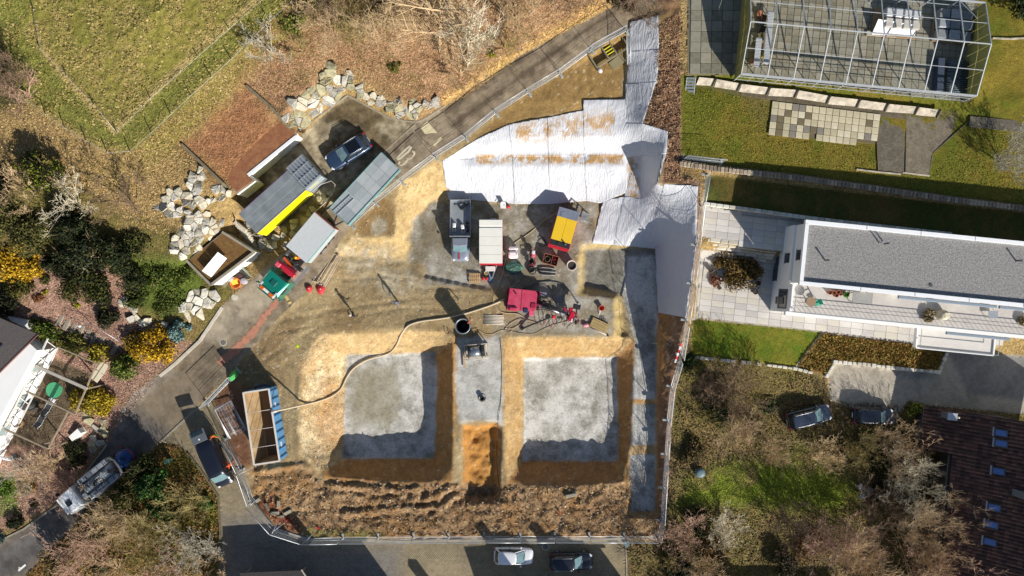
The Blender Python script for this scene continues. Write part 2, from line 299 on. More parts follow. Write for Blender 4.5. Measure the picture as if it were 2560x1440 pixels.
# ---- solve the membrane between the breaklines, coarse to fine
def solve():  # noqa
    lv = [(pin, pz)]
    while min(lv[-1][0].shape) > 12:
        p, z = lv[-1]; ny, nx = p.shape; my, mx = (ny+1)//2, (nx+1)//2
        P = np.zeros((my*2, mx*2)); Z = np.zeros((my*2, mx*2)); P[:ny, :nx] = p; Z[:ny, :nx] = np.where(p, z, 0)
        c = P.reshape(my, 2, mx, 2).sum((1, 3)); s = Z.reshape(my, 2, mx, 2).sum((1, 3)); lv.append((c > 0, s/np.maximum(c, 1)))
    z = None
    for p, v in reversed(lv):
        ny, nx = p.shape
        if z is None: z = np.full((ny, nx), v[p].mean())
        else:
            z = np.repeat(np.repeat(z, 2, 0), 2, 1)[:ny, :nx]
        z = np.where(p, v, z)
        for k in range(120 if ny > 200 else 300):
            q = np.pad(z, 1, mode='edge'); z = np.where(p, v, 0.25*(q[:-2, 1:-1]+q[2:, 1:-1]+q[1:-1, :-2]+q[1:-1, 2:]))
    return z
Z = solve()
q = np.pad(Z, 1, mode='edge'); Z = 0.5*Z+0.125*(q[:-2, 1:-1]+q[2:, 1:-1]+q[1:-1, :-2]+q[1:-1, 2:])
def zt(px, py):
    x = min(max((px-PX0)/STEP, 0), NX-1.001); y = min(max((py-PY0)/STEP, 0), NY-1.001); i, j = int(x), int(y); a, b = x-i, y-j
    return float((Z[j, i]*(1-a)+Z[j, i+1]*a)*(1-b)+(Z[j+1, i]*(1-a)+Z[j+1, i+1]*a)*b)
def ztv(px, py):
    x = np.clip((px-PX0)/STEP, 0, NX-1.001); y = np.clip((py-PY0)/STEP, 0, NY-1.001); i = x.astype(int); j = y.astype(int); a = x-i; b = y-j
    return (Z[j, i]*(1-a)+Z[j, i+1]*a)*(1-b)+(Z[j+1, i]*(1-a)+Z[j+1, i+1]*a)*b
def P(px, py, dz=0.0):
    return W(px, py, zt(px, py)+dz)
# ------------------------------------------------------------------ ground: relief, colours, one object per piece of ground
SITE = [(1572,75),(1430,158),(1300,244),(1160,348),(1060,404),(960,474),(860,594),(790,704),(700,792),(560,948),(530,1000),(560,1090),(590,1165),(630,1250),(690,1320),(770,1346),(1000,1346),(1560,1342),(1650,1345),(1668,1200),(1682,1000),(1706,880),(1745,640),(1752,455),(1700,440),(1702,0),(1660,-40)]
GARDL = [(-400,430),(100,470),(230,470),(330,540),(420,560),(520,600),(600,760),(500,850),(440,905),(330,985),(268,1110),(210,1185),(135,1265),(60,1320),(-100,1400),(-400,1500)]
ISLE = [(400,1105),(440,1110),(470,1130),(515,1190),(548,1240),(552,1330),(546,1440),(540,1900),(-200,1900),(-120,1560),(60,1440),(170,1330),(300,1200)]
GARDR = [(1566,1480),(1560,1342),(1650,1345),(1668,1200),(1682,1000),(1706,880),(1730,890),(1990,918),(2066,940),(2075,1000),(2130,1020),(2235,1060),(2270,1000),(2310,1012),(2560,1035),(2900,1080),(2900,1900),(1570,1900)]
UPLAWN = [(1704,188),(1720,188),(1845,186),(2425,255),(2480,100),(2440,60),(2450,-300),(3000,-300),(3000,570),(2560,512),(2200,470),(1800,418),(1704,402)]
regions = [('meadow', MEADOW, 0), ('garden_ground', GARDL, 0), ('shrub_island', ISLE, 0), ('orchard_ground', GARDR, 0), ('excavation', SITE, 1), ('upper_lawn', UPLAWN, 1), ('lower_lawn', LOWLAWN, 1),
           ('paved_path', UPATH, 1), ('terrace', TERRACE, 1), ('south_lawn', SLAWN, 1), ('ivy_bank', IVYBANK, 1), ('driveway', DRIVE, 1), ('greenhouse_floor', GHPAVE, 1), ('parking_court', PARK, 1), ('road', ROAD, 1), ('lower_road', LOWROAD, 1)]
VX, VY = GX.copy(), GY.copy(); RID = np.zeros((NY-1, NX-1), int); snapped = np.zeros(GX.shape, bool)
D = {}
for k, (nm, poly, hard) in enumerate(regions):
    sd_ = sdist(poly); D[nm] = sd_; c = 0.25*(sd_[:-1,:-1]+sd_[1:,:-1]+sd_[:-1,1:]+sd_[1:,1:]) > 0; RID[c] = k+1
def snap(poly):
    sd_ = sdist(poly); idx = np.argwhere((np.abs(sd_) < STEP*0.75) & ~snapped)
    if len(idx) == 0: return
    X = GX[idx[:,0], idx[:,1]]; Y = GY[idx[:,0], idx[:,1]]; best = np.full(len(X), 1e9); bx = X.copy(); by = Y.copy(); Pp = np.array(poly, float)
    for i in range(len(Pp)):
        x1, y1 = Pp[i]; x2, y2 = Pp[(i+1) % len(Pp)]; L = (x2-x1)**2+(y2-y1)**2+1e-9; t = np.clip(((X-x1)*(x2-x1)+(Y-y1)*(y2-y1))/L, 0, 1)
        qx = x1+t*(x2-x1); qy = y1+t*(y2-y1); d = (X-qx)**2+(Y-qy)**2; m = d < best; best[m] = d[m]; bx[m] = qx[m]; by[m] = qy[m]
    VX[idx[:,0], idx[:,1]] = bx; VY[idx[:,0], idx[:,1]] = by; snapped[idx[:,0], idx[:,1]] = True
for nm, poly, hard in reversed(regions):
    if hard: snap(poly)
def mask(poly, w=8, amp=0, sc=40, seed=1): return sm(sdist(poly)+(amp*fbm(sc, seed) if amp else 0), w)
# ---- colours (albedo)
C = np.zeros(GX.shape+(3,), np.float32); C[:] = S(158,132,92); WH = np.zeros(GX.shape, np.float32); REL = np.full(GX.shape, 0.03)
def paint(m, col, a=1.0):
    m = (m*a)[..., None]; m = m.astype(np.float32); C[:] += (np.array(col, np.float32)-C)*m
n1 = fbm(120, 3); n2 = fbm(40, 5); n3 = fbm(16, 9); n4 = fbm(260, 21)
# hillside: straw grass, leaf litter under the trees, moss
paint(sm(n1+n2*.6, .8), S(146,126,78)); paint(sm(n3+n2, .7), S(168,140,92), .5)
LIT = mask([(640,60),(760,-40),(1640,-60),(1545,0),(1300,132),(1090,272),(1000,258),(900,200),(830,160),(700,280),(600,190)], 60, 60, 90, 31)
paint(LIT, S(152,120,90)); paint(LIT*sm(n1-.1, .5), S(172,140,108), .8); paint(LIT*sm(n2+n1*.7-.35, .4), S(104,96,52), .75); paint(LIT*sm(n3-.3,.4), S(110,76,54), .7)
paint(mask([(1110,262),(1300,138),(1560,0),(1600,-60),(1540,-30),(1290,122),(1100,246)], 14, 10, 30, 33), S(190,155,95))
paint(mask([(330,372),(480,238),(640,90),(720,0),(820,-60),(800,60),(660,150),(520,300),(380,420)], 30, 20, 50, 35), S(134,124,62)); paint(mask([(60,-280),(-320,-280),(-320,200),(0,180),(60,240),(250,370),(330,372),(640,90),(740,0),(900,-280)], 18, 10, 40, 36), S(112,112,52))
paint(mask([(620,220),(755,340),(640,450),(590,485),(460,365),(520,300)], 40, 26, 40, 37), S(132,84,60), .75)
paint(mask([(-320,240),(0,230),(250,390),(200,470),(-320,430)], 30, 24, 50, 38), S(148,124,84))
paint(mask([(-320,60),(20,60),(60,260),(-320,400)], 30, 20, 50, 39), S(70,66,36))
# meadow
M = (sm(D['meadow'], 6)); paint(M, S(122,116,54)); paint(M*sm(n2+n3, .5), S(164,142,90), .7); paint(M*sm(n1-.25+n3*.5, .4), S(98,106,40), .7)
for e in ([(72,75),(155,185),(285,325)], [(285,325),(485,135),(640,0)]): paint(np.exp(-(ldist(e)/9)**2), S(182,158,108), .8)
# left garden: mulch of pinkish bark, grass, ivy
G = sm(D['garden_ground'], 6); paint(G, S(122,104,66)); paint(G*sm(n2+n1*.5,.5), S(96,94,44), .7)
MUL = mask([(90,655),(200,640),(320,700),(330,800),(480,860),(430,905),(330,985),(268,1110),(130,1270),(0,1330),(-320,1330),(-320,760),(60,760)], 20, 12, 40, 41)*G
paint(MUL, S(160,128,110)); paint(MUL*sm(n3,.4), S(130,98,84), .6)
paint(mask([(-60,1180),(40,1190),(50,1280),(-60,1300)],14,10,30,42), S(86,110,34)); paint(mask([(330,640),(470,640),(520,700),(450,790),(360,780)],30,20,40,43)*G, S(84,98,36)); paint(mask([(-40,1110),(25,1110),(120,890),(240,940),(120,1120)],6)*G, S(98,84,66))
I_ = sm(D['shrub_island'], 6); paint(I_, S(116,98,58)); paint(I_*sm(n2+n1,.5), S(110,112,36), .8); paint(I_*sm(-n1+n3*.4-.2,.4), S(130,94,60), .6)
O_ = sm(D['orchard_ground'], 6); paint(O_, S(108,95,60)); paint(O_*sm(n1+n2*.7,.5), S(112,102,50), .8); paint(O_*mask([(1740,1190),(1860,1150),(1950,1130),(2140,1140),(2160,1250),(1990,1290),(1800,1270),(1690,1260)],30,30,60,45), S(104,116,32)); paint(O_*mask([(1960,1070),(1960,1000),(2080,990),(2240,1010),(2240,1080)],20,14,40,46), S(118,98,66)); paint(O_*sm(n2-n1*.6-.25,.4), S(126,100,72), .6)
# excavation
E = D['excavation'] > -STEP; Es = sm(D['excavation'], 4)
paint(Es, S(150,131,97)); paint(Es*sm(n1+n2,.6), S(168,149,112), .7); paint(Es*sm(n2-n1-.2,.4), S(128,106,72), .6)
CLAY = [mask(p, 4, 6, 24, 50+i) for i, p in enumerate([[(1010,452),(1110,397),(1122,500),(1075,508),(1040,548),(1026,655),(960,650),(850,640),(880,594),(984,592),(990,560),(984,500)], [(760,905),(800,836),(1130,828),(1136,890),(1090,884),(866,888),(820,1000)], [(1256,838),(1585,846),(1545,896),(1310,898),(1308,1152),(1268,1206),(1258,1000)],
   [(1086,884),(1140,836),(1132,1208),(1086,1148)], [(1540,893),(1586,850),(1584,1010),(1572,1180),(1545,1152)], [(800,1180),(860,1145),(1090,1146),(1132,1210),(815,1206)], [(1264,1210),(1308,1150),(1545,1150),(1570,1190),(1560,1212)], [(1440,605),(1490,600),(1640,612),(1640,626),(1466,626),(1464,715),(1545,735),(1558,745),(1560,850),(1530,842),(1532,748),(1440,738)], [(1566,995),(1645,995),(1645,1012),(1570,1012)], [(1570,1112),(1645,1112),(1640,1138),(1566,1138)], [(1642,780),(1700,790),(1690,900),(1650,1280),(1640,1280)], [(1560,1180),(1580,1190),(1578,1285),(1560,1280)]])]
for i, m in enumerate(CLAY): paint(m*Es, S(*[(188,162,114),(184,156,110),(178,146,98),(176,134,84),(176,134,84),(172,130,82),(168,128,82),(186,164,112),(184,146,96),(178,150,110),(158,118,74),(176,140,90)][i]))
paint(Es*sum(CLAY[:3])*sm(n3+n2*.6-.15,.4), S(206,184,140), .45); paint(Es*sum(CLAY)*sm(n3-.35,.3), S(150,106,58), .45)
paint(mask([(1120,395),(1190,345),(1270,310),(1460,272),(1555,262),(1565,75),(1430,160),(1260,275)], 8, 8, 30, 71)*Es, S(150,122,76)); paint(mask([(1110,400),(1260,300),(1290,310),(1120,405)],8)*Es, S(110,84,50), .6)
paint(mask([(884,588),(984,588),(982,505),(960,490),(900,550)],8,8,24,72), S(138,112,74)); paint(mask([(925,560),(940,545),(965,550),(970,575),(950,590),(928,582)],5,5,20,70), S(158,150,132), .8)
GRV = mask([(752,905),(800,880),(866,888),(860,1145),(800,1180),(752,1130)], 14, 14, 30, 73); paint(GRV, S(190,164,118)); paint(GRV*sm(n3+n2-.1,.4), S(222,206,168), .8); paint(GRV*sm(n1-.1,.4), S(178,128,76), .6)
paint(mask([(850,620),(900,600),(1000,640),(1050,680),(1060,720),(960,740),(880,690)], 20, 24, 30, 74)*sm(n3+.1,.5), S(178,168,146), .8)
PLT = mask(PLATFORM, 10, 10, 30, 75); paint(PLT, S(122,113,92)); WH = np.maximum(WH, PLT*.55*sm(n2+.1,.6)); SQ = mask(SQUARE, 8, 6, 30, 76); paint(SQ, S(104,101,88)); WH = np.maximum(WH, SQ*.25)
paint(mask([(1440,750),(1530,750),(1530,836),(1240,838),(1230,800),(1300,790)],12,10,30,79), S(140,130,108))
TR = mask(TRENCH, 6, 5, 24, 77)*(1-CLAY[8])*(1-CLAY[9]); paint(TR, S(140,140,134)); WH = np.maximum(WH, TR*.8)
for PT in (LPIT, RPIT): m = mask(PT, 4, 4, 24, 78); paint(m, S(152,150,140)); WH = np.maximum(WH, m*(1.0 if PT is RPIT else .95))
paint(mask([(880,930),(990,915),(1000,1010),(985,1075),(885,1075),(870,1000)], 22, 22, 50, 96), S(150,142,116), .8); WH = WH*(1-.75*mask([(880,930),(990,915),(1000,1010),(985,1075),(885,1075),(870,1000)], 22, 22, 50, 96))
MR = mask(MIDRIDGE, 7, 8, 24, 80); paint(MR, S(164,162,154)); WH = np.maximum(WH, MR*.7); paint(mask([(1156,1062),(1246,1060),(1248,1246),(1158,1244)], 6, 8, 24, 81), S(182,132,70))
SOIL = mask([(625,1165),(760,1150),(810,1205),(1140,1212),(1270,1215),(1560,1212),(1575,1290),(1650,1290),(1652,1350),(770,1350),(690,1325),(630,1260)], 12, 12, 40, 82)
paint(SOIL, S(138,110,80)); paint(SOIL*sm(n2+n1*.5,.5), S(178,148,110), .65); paint(SOIL*sm(n1-n2-.2,.4), S(156,116,66), .5); paint(SOIL*sm(n3+n2-.45,.3), S(88,66,46), .8)
paint(mask([(625,1250),(680,1240),(760,1330),(700,1325)],14,10,30,84), S(128,62,44), .7); paint(mask([(760,1320),(960,1330),(960,1346),(760,1346)],10,8,30,85), S(104,106,48), .7)
EB = mask([(1700,-40),(1700,440),(1752,455),(1745,640),(1700,900),(1680,1000),(1668,1350),(1644,1345),(1646,1000),(1680,800),(1730,600),(1740,470),(1655,455),(1670,325),(1612,310),(1650,200),(1650,-40)], 6, 6, 30, 86)
paint(EB, S(128,98,74)); paint(EB*sm(n2+n3,.4), S(160,126,98), .7); paint(EB*sm(n1-.1,.4)*(GY < 200), S(112,98,54), .7)
paint(mask([(530,1000),(600,930),(640,980),(610,1060),(640,1160),(600,1170),(560,1090)], 10, 10, 30, 88), S(118,84,62)); paint(mask([(560,950),(640,860),(720,780),(760,800),(620,960)],20,14,30,89)*Es, S(128,108,78))
# lawns, paths
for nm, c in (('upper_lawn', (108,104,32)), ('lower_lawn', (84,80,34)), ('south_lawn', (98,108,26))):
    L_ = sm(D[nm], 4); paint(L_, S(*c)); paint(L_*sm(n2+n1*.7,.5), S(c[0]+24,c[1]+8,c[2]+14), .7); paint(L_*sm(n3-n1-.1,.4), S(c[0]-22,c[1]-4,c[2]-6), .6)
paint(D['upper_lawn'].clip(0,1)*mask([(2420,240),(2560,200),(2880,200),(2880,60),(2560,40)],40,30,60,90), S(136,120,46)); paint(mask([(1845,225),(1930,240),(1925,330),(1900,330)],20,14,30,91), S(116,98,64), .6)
paint(mask([(1720,205),(1850,215),(2400,285),(2390,300),(1850,240)],10,6,20,92)*sm(D['upper_lawn'],4), S(110,100,72), .8)
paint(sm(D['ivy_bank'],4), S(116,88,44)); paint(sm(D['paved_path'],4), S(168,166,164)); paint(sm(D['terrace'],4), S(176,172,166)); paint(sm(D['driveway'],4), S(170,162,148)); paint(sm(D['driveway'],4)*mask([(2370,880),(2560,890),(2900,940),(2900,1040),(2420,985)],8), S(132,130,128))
paint(sm(D['greenhouse_floor'],4), S(104,100,88))
# roads
R_ = sm(D['road'],3); paint(R_, S(140,126,106)); paint(R_*sm(n2+n1*.6-.1,.4), S(116,102,84), .8); paint(R_*sm(n3+n2-.2,.4), S(164,150,128), .6)
for off, c, a in ((0, (88,76,62), .8), (-34, (92,80,66), .6)):
    line = [(1560+off*.5,10+off),(1400+off*.5,122+off),(1250+off*.5,228+off),(1130+off*.5,315+off)]
    paint(R_*np.exp(-((ldist(line)+6*n3)/9)**2), S(*c), a)
paint(R_*mask([(640,850),(520,960),(440,1050),(250,1220),(60,1400),(-100,1500),(-200,1440),(60,1320),(210,1185),(268,1110),(440,905),(500,850)],30,20,50,94), S(122,110,92), .8)
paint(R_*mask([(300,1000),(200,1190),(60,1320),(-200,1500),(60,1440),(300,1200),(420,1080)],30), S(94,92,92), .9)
paint(R_*mask([(270,1110),(300,960),(400,900),(430,930),(330,1020)],16,12,30,95), S(150,144,138), .6)
paint(R_*mask([(740,605),(640,690),(556,765),(500,850),(560,860),(700,740),(770,680)],10,10,30,97), S(168,156,136), .8)
PK = sm(D['parking_court'],3); paint(PK, S(112,98,74)); paint(PK*sm(n2+n1*.8,.4), S(176,164,138), .85); paint(PK*sm(n3-.2,.4), S(88,76,54), .6)
paint(PK*mask([(640,610),(556,700),(560,730),(640,680),(745,600),(700,560)],8), S(128,120,104), .6)
L_ = sm(D['lower_road'],3); paint(L_, S(162,148,120)); paint(L_*sm(n1,.6), S(146,134,112), .7)
paint(L_*mask([(640,1290),(770,1370),(1000,1370),(1000,1700),(540,1700),(560,1300)],30), S(134,130,126), .85)
# grain of the dug earth: stones and clods of other tones, streaks down the cut faces
gr = np.random.default_rng(77); jit = gr.normal(0, 1, GX.shape).astype(np.float32); fl = sum(mask(p_, 4) for p_ in (LPIT, RPIT, MIDRIDGE, TRENCH, SQUARE)).clip(0, 1); stv = vnoise(7, 601)*.5+vnoise(13, 602)*.6
gk = (1+(.05*jit+.12*stv)*(1-.75*fl)*Es).clip(.55, 1.5); C *= gk[..., None].astype(np.float32)
peb = (gr.random(GX.shape) < .018*Es*(1-fl)*(1-.6*PLT)).astype(np.float32); paint(peb, S(206,196,172), .55)
# ---- relief: clods, ruts, tufts
REL[:] = 0.035; REL[D['meadow'] > -10] = .1
REL = np.where(E, .045, REL); REL = np.where(D['garden_ground'] > 0, .06, REL)
for nm in ('road','lower_road','parking_court','terrace','paved_path','driveway','greenhouse_floor'): REL = np.where(D[nm] > -STEP*1.5, 0.006, REL)
for nm in ('upper_lawn','lower_lawn','south_lawn'): REL = np.where(D[nm] > 0, .03, REL)
for PT in (LPIT, RPIT, MIDRIDGE, TRENCH): REL = np.where(sdist(PT) > 0, .02, REL)
REL = REL+.2*SOIL+.09*EB+.06*sum(CLAY[:3]).clip(0,1)+.05*GRV+.16*mask(MIDHOLE,12)+.045*sum(CLAY[3:]).clip(0,1)
nn = np.random.default_rng(5).normal(0, .5, GX.shape); Z0 = Z.copy()
Z = Z+REL*(0.9*fbm(28, 201, 3)+.9*fbm(13, 301, 2)*(1-.35*SOIL)+.22*nn*(1-.6*E)+.2*nn*SOIL)
RUT = np.zeros(GX.shape)
for i, ln in enumerate([[(700,800),(860,770),(1040,745),(1230,735)], [(700,830),(840,800),(1000,770),(1180,775)], [(690,850),(740,940),(730,1040),(735,1130)], [(670,880),(705,960),(700,1040),(708,1120)], [(800,690),(880,700),(960,690),(1040,700)], [(880,640),(960,690),(1050,720),(1250,725)], [(660,900),(720,860),(800,815),(900,800)], [(820,660),(900,670),(1000,655)], [(720,820),(800,850),(760,900)], [(1440,175),(1450,240)], [(1468,150),(1474,235)]]):
    d = ldist(ln)+5*n3; RUT += -.045*np.exp(-(d/5)**2)+.035*np.exp(-((d-9)/4)**2)*(.6+.6*n2)
RUT2 = sum(np.exp(-((ldist(l)+6*n3)/6)**2)*.2-.14*np.exp(-((ldist(l)-12+6*n3)/6)**2) for l in [[(820,1212),(960,1225),(1050,1222)], [(860,1285),(1000,1272),(1090,1270)], [(1060,1250),(1140,1215)], [(960,1215),(1010,1240)], [(640,1180),(760,1160),(810,1190)], [(1080,1290),(1140,1240)]])
Z = Z+RUT*Es*(1-PLT)+RUT2*SOIL
Z[D['road'] > -2] = np.where(True, Z0[D['road'] > -2], 0)
# path of ground pieces below the building footprints etc. stays as is
def gmat(name, s1=1.5, a1=.25, s2=9.0, a2=.3, bump=.4, bs=14.0, rough=.95, white=False, leaf=0.0, cob=None, dark=None):
    m = bpy.data.materials.new(name); m.use_nodes = True; n = m.node_tree.nodes; l = m.node_tree.links; p = n['Principled BSDF']
    p.inputs['Roughness'].default_value = rough; p.inputs['Specular IOR Level'].default_value = 0.25
    tc = n.new('ShaderNodeTexCoord'); at = n.new('ShaderNodeAttribute'); at.attribute_name = 'Col'
    def noise(sc, det=6, ro=.65):
        z = n.new('ShaderNodeTexNoise'); z.inputs['Scale'].default_value = sc; z.inputs['Detail'].default_value = det; z.inputs['Roughness'].default_value = ro; l.new(tc.outputs['Object'], z.inputs['Vector']); return z.outputs['Fac']
    def mrange(f, a, b, lo=.3, hi=.7):
        q_ = n.new('ShaderNodeMapRange'); q_.inputs[1].default_value = lo; q_.inputs[2].default_value = hi; q_.inputs[3].default_value = a; q_.inputs[4].default_value = b; l.new(f, q_.inputs[0]); return q_.outputs[0]
    def mul(a, b, op='MULTIPLY'):
        q_ = n.new('ShaderNodeMath'); q_.operation = op; l.new(a, q_.inputs[0]); l.new(b, q_.inputs[1]); return q_.outputs[0]
    f1 = noise(s1); f2 = noise(s2, 5, .7); k = mul(mrange(f1, 1-a1, 1+a1), mrange(f2, 1-a2, 1+a2)); k = mul(k, mrange(noise(s1*2.6, 4, .6), 1-a1*.7, 1+a1*.7))
    hgt = noise(bs, 5, .7)
    if leaf:
        v = n.new('ShaderNodeTexVoronoi'); v.inputs['Scale'].default_value = 7.0; v.inputs['Randomness'].default_value = 1; l.new(tc.outputs['Object'], v.inputs['Vector'])
        sp = n.new('ShaderNodeSeparateColor'); l.new(v.outputs['Color'], sp.inputs[0]); k = mul(k, mrange(sp.outputs[0], 1-leaf, 1+leaf, 0, 1)); hgt = mul(hgt, v.outputs['Distance'], 'ADD')
    if cob:
        br = n.new('ShaderNodeTexBrick'); br.inputs['Scale'].default_value = cob; br.inputs['Mortar Size'].default_value = .035; br.inputs['Color1'].default_value = (.85,.85,.85,1); br.inputs['Color2'].default_value = (1.12,1.12,1.12,1); br.inputs['Mortar'].default_value = (.5,.5,.5,1); br.inputs['Brick Width'].default_value = .34; br.inputs['Row Height'].default_value = .2
        l.new(tc.outputs['Object'], br.inputs['Vector']); sp = n.new('ShaderNodeSeparateColor'); l.new(br.outputs['Color'], sp.inputs[0]); k = mul(k, sp.outputs[0])
    vm = n.new('ShaderNodeVectorMath'); vm.operation = 'SCALE'; l.new(at.outputs['Color'], vm.inputs[0]); l.new(k, vm.inputs['Scale']); colr = vm.outputs[0]
    if white:
        aw = n.new('ShaderNodeAttribute'); aw.attribute_name = 'Wht'
        w1 = noise(.42, 12, .74); th = mrange(w1, 0, 1, .4, .58); w2 = mrange(noise(6, 6, .8), .55, 1.0, .4, .5)
        fw = mul(mul(th, aw.outputs['Fac']), w2); mx = n.new('ShaderNodeMix'); mx.data_type = 'RGBA'; l.new(fw, mx.inputs[0]); l.new(colr, mx.inputs[6]); mx.inputs[7].default_value = (*S(222,220,214), 1); colr = mx.outputs[2]
        dk = mul(mrange(noise(1.6, 9, .75), 0, .35, .54, .64), aw.outputs['Fac']); mx2 = n.new('ShaderNodeMix'); mx2.data_type = 'RGBA'; l.new(dk, mx2.inputs[0]); l.new(colr, mx2.inputs[6]); mx2.inputs[7].default_value = (*S(96,94,86), 1); colr = mx2.outputs[2]
    if dark:
        dsc, dlo, dhi, dfa = dark; vd = n.new('ShaderNodeVectorMath'); vd.operation = 'SCALE'; l.new(colr, vd.inputs[0]); l.new(mul(mrange(noise(dsc, 10, .68), 1, dfa, dlo, dhi), mrange(noise(dsc*3.3, 8, .7), 1.06, (1+dfa)/2, .5, .6)), vd.inputs['Scale']); colr = vd.outputs[0]
    l.new(colr, p.inputs['Base Color'])
    b = n.new('ShaderNodeBump'); b.inputs['Strength'].default_value = bump; b.inputs['Distance'].default_value = .12; l.new(hgt, b.inputs['Height']); l.new(b.outputs['Normal'], p.inputs['Normal'])
    return m
GM = {'hillside': gmat('hillside_ground', 1.2, .3, 8, .4, .7, 10, leaf=.26), 'meadow': gmat('meadow_grass', 2.2, .28, 8, .42, .9, 8), 'garden_ground': gmat('garden_soil', 1.5, .3, 8, .4, .7, 12, leaf=.2),
      'shrub_island': gmat('island_soil', 1.5, .35, 7, .45, .8, 9, leaf=.3), 'orchard_ground': gmat('orchard_soil', 1.5, .35, 7, .45, .8, 9, leaf=.35), 'excavation': gmat('excavated_earth', 1.1, .16, 6, .26, .5, 9, white=True),
      'upper_lawn': gmat('lawn_grass', 2, .2, 8, .38, .8, 9), 'lower_lawn': None, 'south_lawn': None, 'paved_path': gmat('bedding_grit', 3, .1, 12, .1, .2, 20), 'terrace': None, 'ivy_bank': gmat('bank_soil', 2, .3, 8, .4, .8, 8),
      'driveway': gmat('grit_asphalt', 2, .12, 16, .3, .3, 30, dark=(.3,.48,.62,.8)), 'greenhouse_floor': None, 'parking_court': gmat('old_asphalt', 1.2, .2, 12, .16, .2, 30, dark=(.45,.46,.6,.6)), 'road': gmat('road_asphalt', .9, .14, 14, .16, .2, 30, dark=(.3,.5,.58,.72)), 'lower_road': gmat('cobble_paving', 1.0, .14, 14, .2, .3, 20, cob=1.6, dark=(.25,.48,.62,.82))}
GM['lower_lawn'] = GM['south_lawn'] = GM['upper_lawn']; GM['terrace'] = GM['greenhouse_floor'] = GM['paved_path']
ZV = ztv(VX.ravel(), VY.ravel()).reshape(GX.shape); ZV = np.where(snapped, ZV, Z)
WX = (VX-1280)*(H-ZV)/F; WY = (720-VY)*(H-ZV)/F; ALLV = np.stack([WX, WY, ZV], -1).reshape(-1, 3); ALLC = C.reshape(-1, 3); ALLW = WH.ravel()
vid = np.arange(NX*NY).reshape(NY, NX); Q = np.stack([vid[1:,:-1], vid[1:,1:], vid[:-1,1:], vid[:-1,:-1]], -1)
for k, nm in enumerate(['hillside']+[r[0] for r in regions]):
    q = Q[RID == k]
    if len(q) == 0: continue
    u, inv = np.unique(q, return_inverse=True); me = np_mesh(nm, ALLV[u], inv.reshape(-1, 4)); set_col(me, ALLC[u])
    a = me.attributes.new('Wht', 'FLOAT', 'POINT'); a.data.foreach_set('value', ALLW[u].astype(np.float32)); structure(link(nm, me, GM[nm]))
# the hillside goes on beyond the surveyed block
m = MB(); x0, y0 = -72, -46; R = 380
o = MB(); xs = [-R,-56,56,R]; ys = [-R,-38,38,R]; hz = lambda x, y: 4+0.11*max(-R,min(R,y))*.9-3.5 if abs(y) < 60 else (9 if y > 0 else -6)
me = np_mesh('far_terrain', [(x, y, -8.5) for y in ys for x in xs], [(j*4+i, j*4+i+1, (j+1)*4+i+1, (j+1)*4+i) for j in range(3) for i in range(3)]); set_col(me, np.tile(S(110,104,56), (16, 1))); structure(link('far_terrain', me, GM['meadow']))
# ------------------------------------------------------------------ walls, kerbs, stones, slabs, sheets
ZS = Z0.copy()
for _ in range(6):
    q = np.pad(ZS, 1, mode='edge'); ZS = 0.4*ZS+0.15*(q[:-2, 1:-1]+q[2:, 1:-1]+q[1:-1, :-2]+q[1:-1, 2:])
def zs(px, py):
    x = min(max((px-PX0)/STEP, 0), NX-1.001); y = min(max((py-PY0)/STEP, 0), NY-1.001); i, j = int(x), int(y); a, b = x-i, y-j
    return float((ZS[j, i]*(1-a)+ZS[j, i+1]*a)*(1-b)+(ZS[j+1, i]*(1-a)+ZS[j+1, i+1]*a)*b)
def PS(px, py, dz=0.0): return W(px, py, zs(px, py)+dz)
M_CONC = mat('weathered_concrete', S(150,142,126), .9, var=.2, scale=1.5, bump=.2, bscale=12)
M_CONCL = mat('pale_concrete', S(196,190,176), .9, var=.15, scale=1.5, bump=.15, bscale=12)
M_CONCD = mat('mossy_concrete', S(104,96,76), .95, var=.3, scale=2.5, bump=.25, bscale=12)
M_WHITE = mat('white_render', S(236,236,234), .8, var=.03, scale=.8)
def strip(mb, line, w, h, z0=-0.2, base=PS, dens=26):
    """kerb-like strip along a photo polyline: w metres wide, h above ground"""
    pts = []
    for a, b in zip(line[:-1], line[1:]):
        n = max(1, int(math.hypot(b[0]-a[0], b[1]-a[1])/dens))
        for k in range(n): t = k/n; pts.append((a[0]+(b[0]-a[0])*t, a[1]+(b[1]-a[1])*t))
    pts.append(line[-1]); V = [Vector(base(x, y)) for x, y in pts]; vs = []; fs = []
    for i, p in enumerate(V):
        d = V[min(i+1, len(V)-1)]-V[max(i-1, 0)]; nrm = Vector((-d.y, d.x, 0)).normalized()*w/2
        hh = h[i*len(h)//len(V)] if isinstance(h, (list, tuple)) else h
        vs += [p-nrm+Vector((0,0,z0)), p+nrm+Vector((0,0,z0)), p+nrm+Vector((0,0,hh)), p-nrm+Vector((0,0,hh))]
    for i in range(len(V)-1):
        for k in range(4): k2 = (k+1) % 4; fs.append((i*4+k, i*4+k2, (i+1)*4+k2, (i+1)*4+k))
    fs += [(0,1,2,3), tuple(4*(len(V)-1)+k for k in (3,2,1,0))]
    mb.add(vs, [tuple(reversed(f)) for f in fs]); return mb
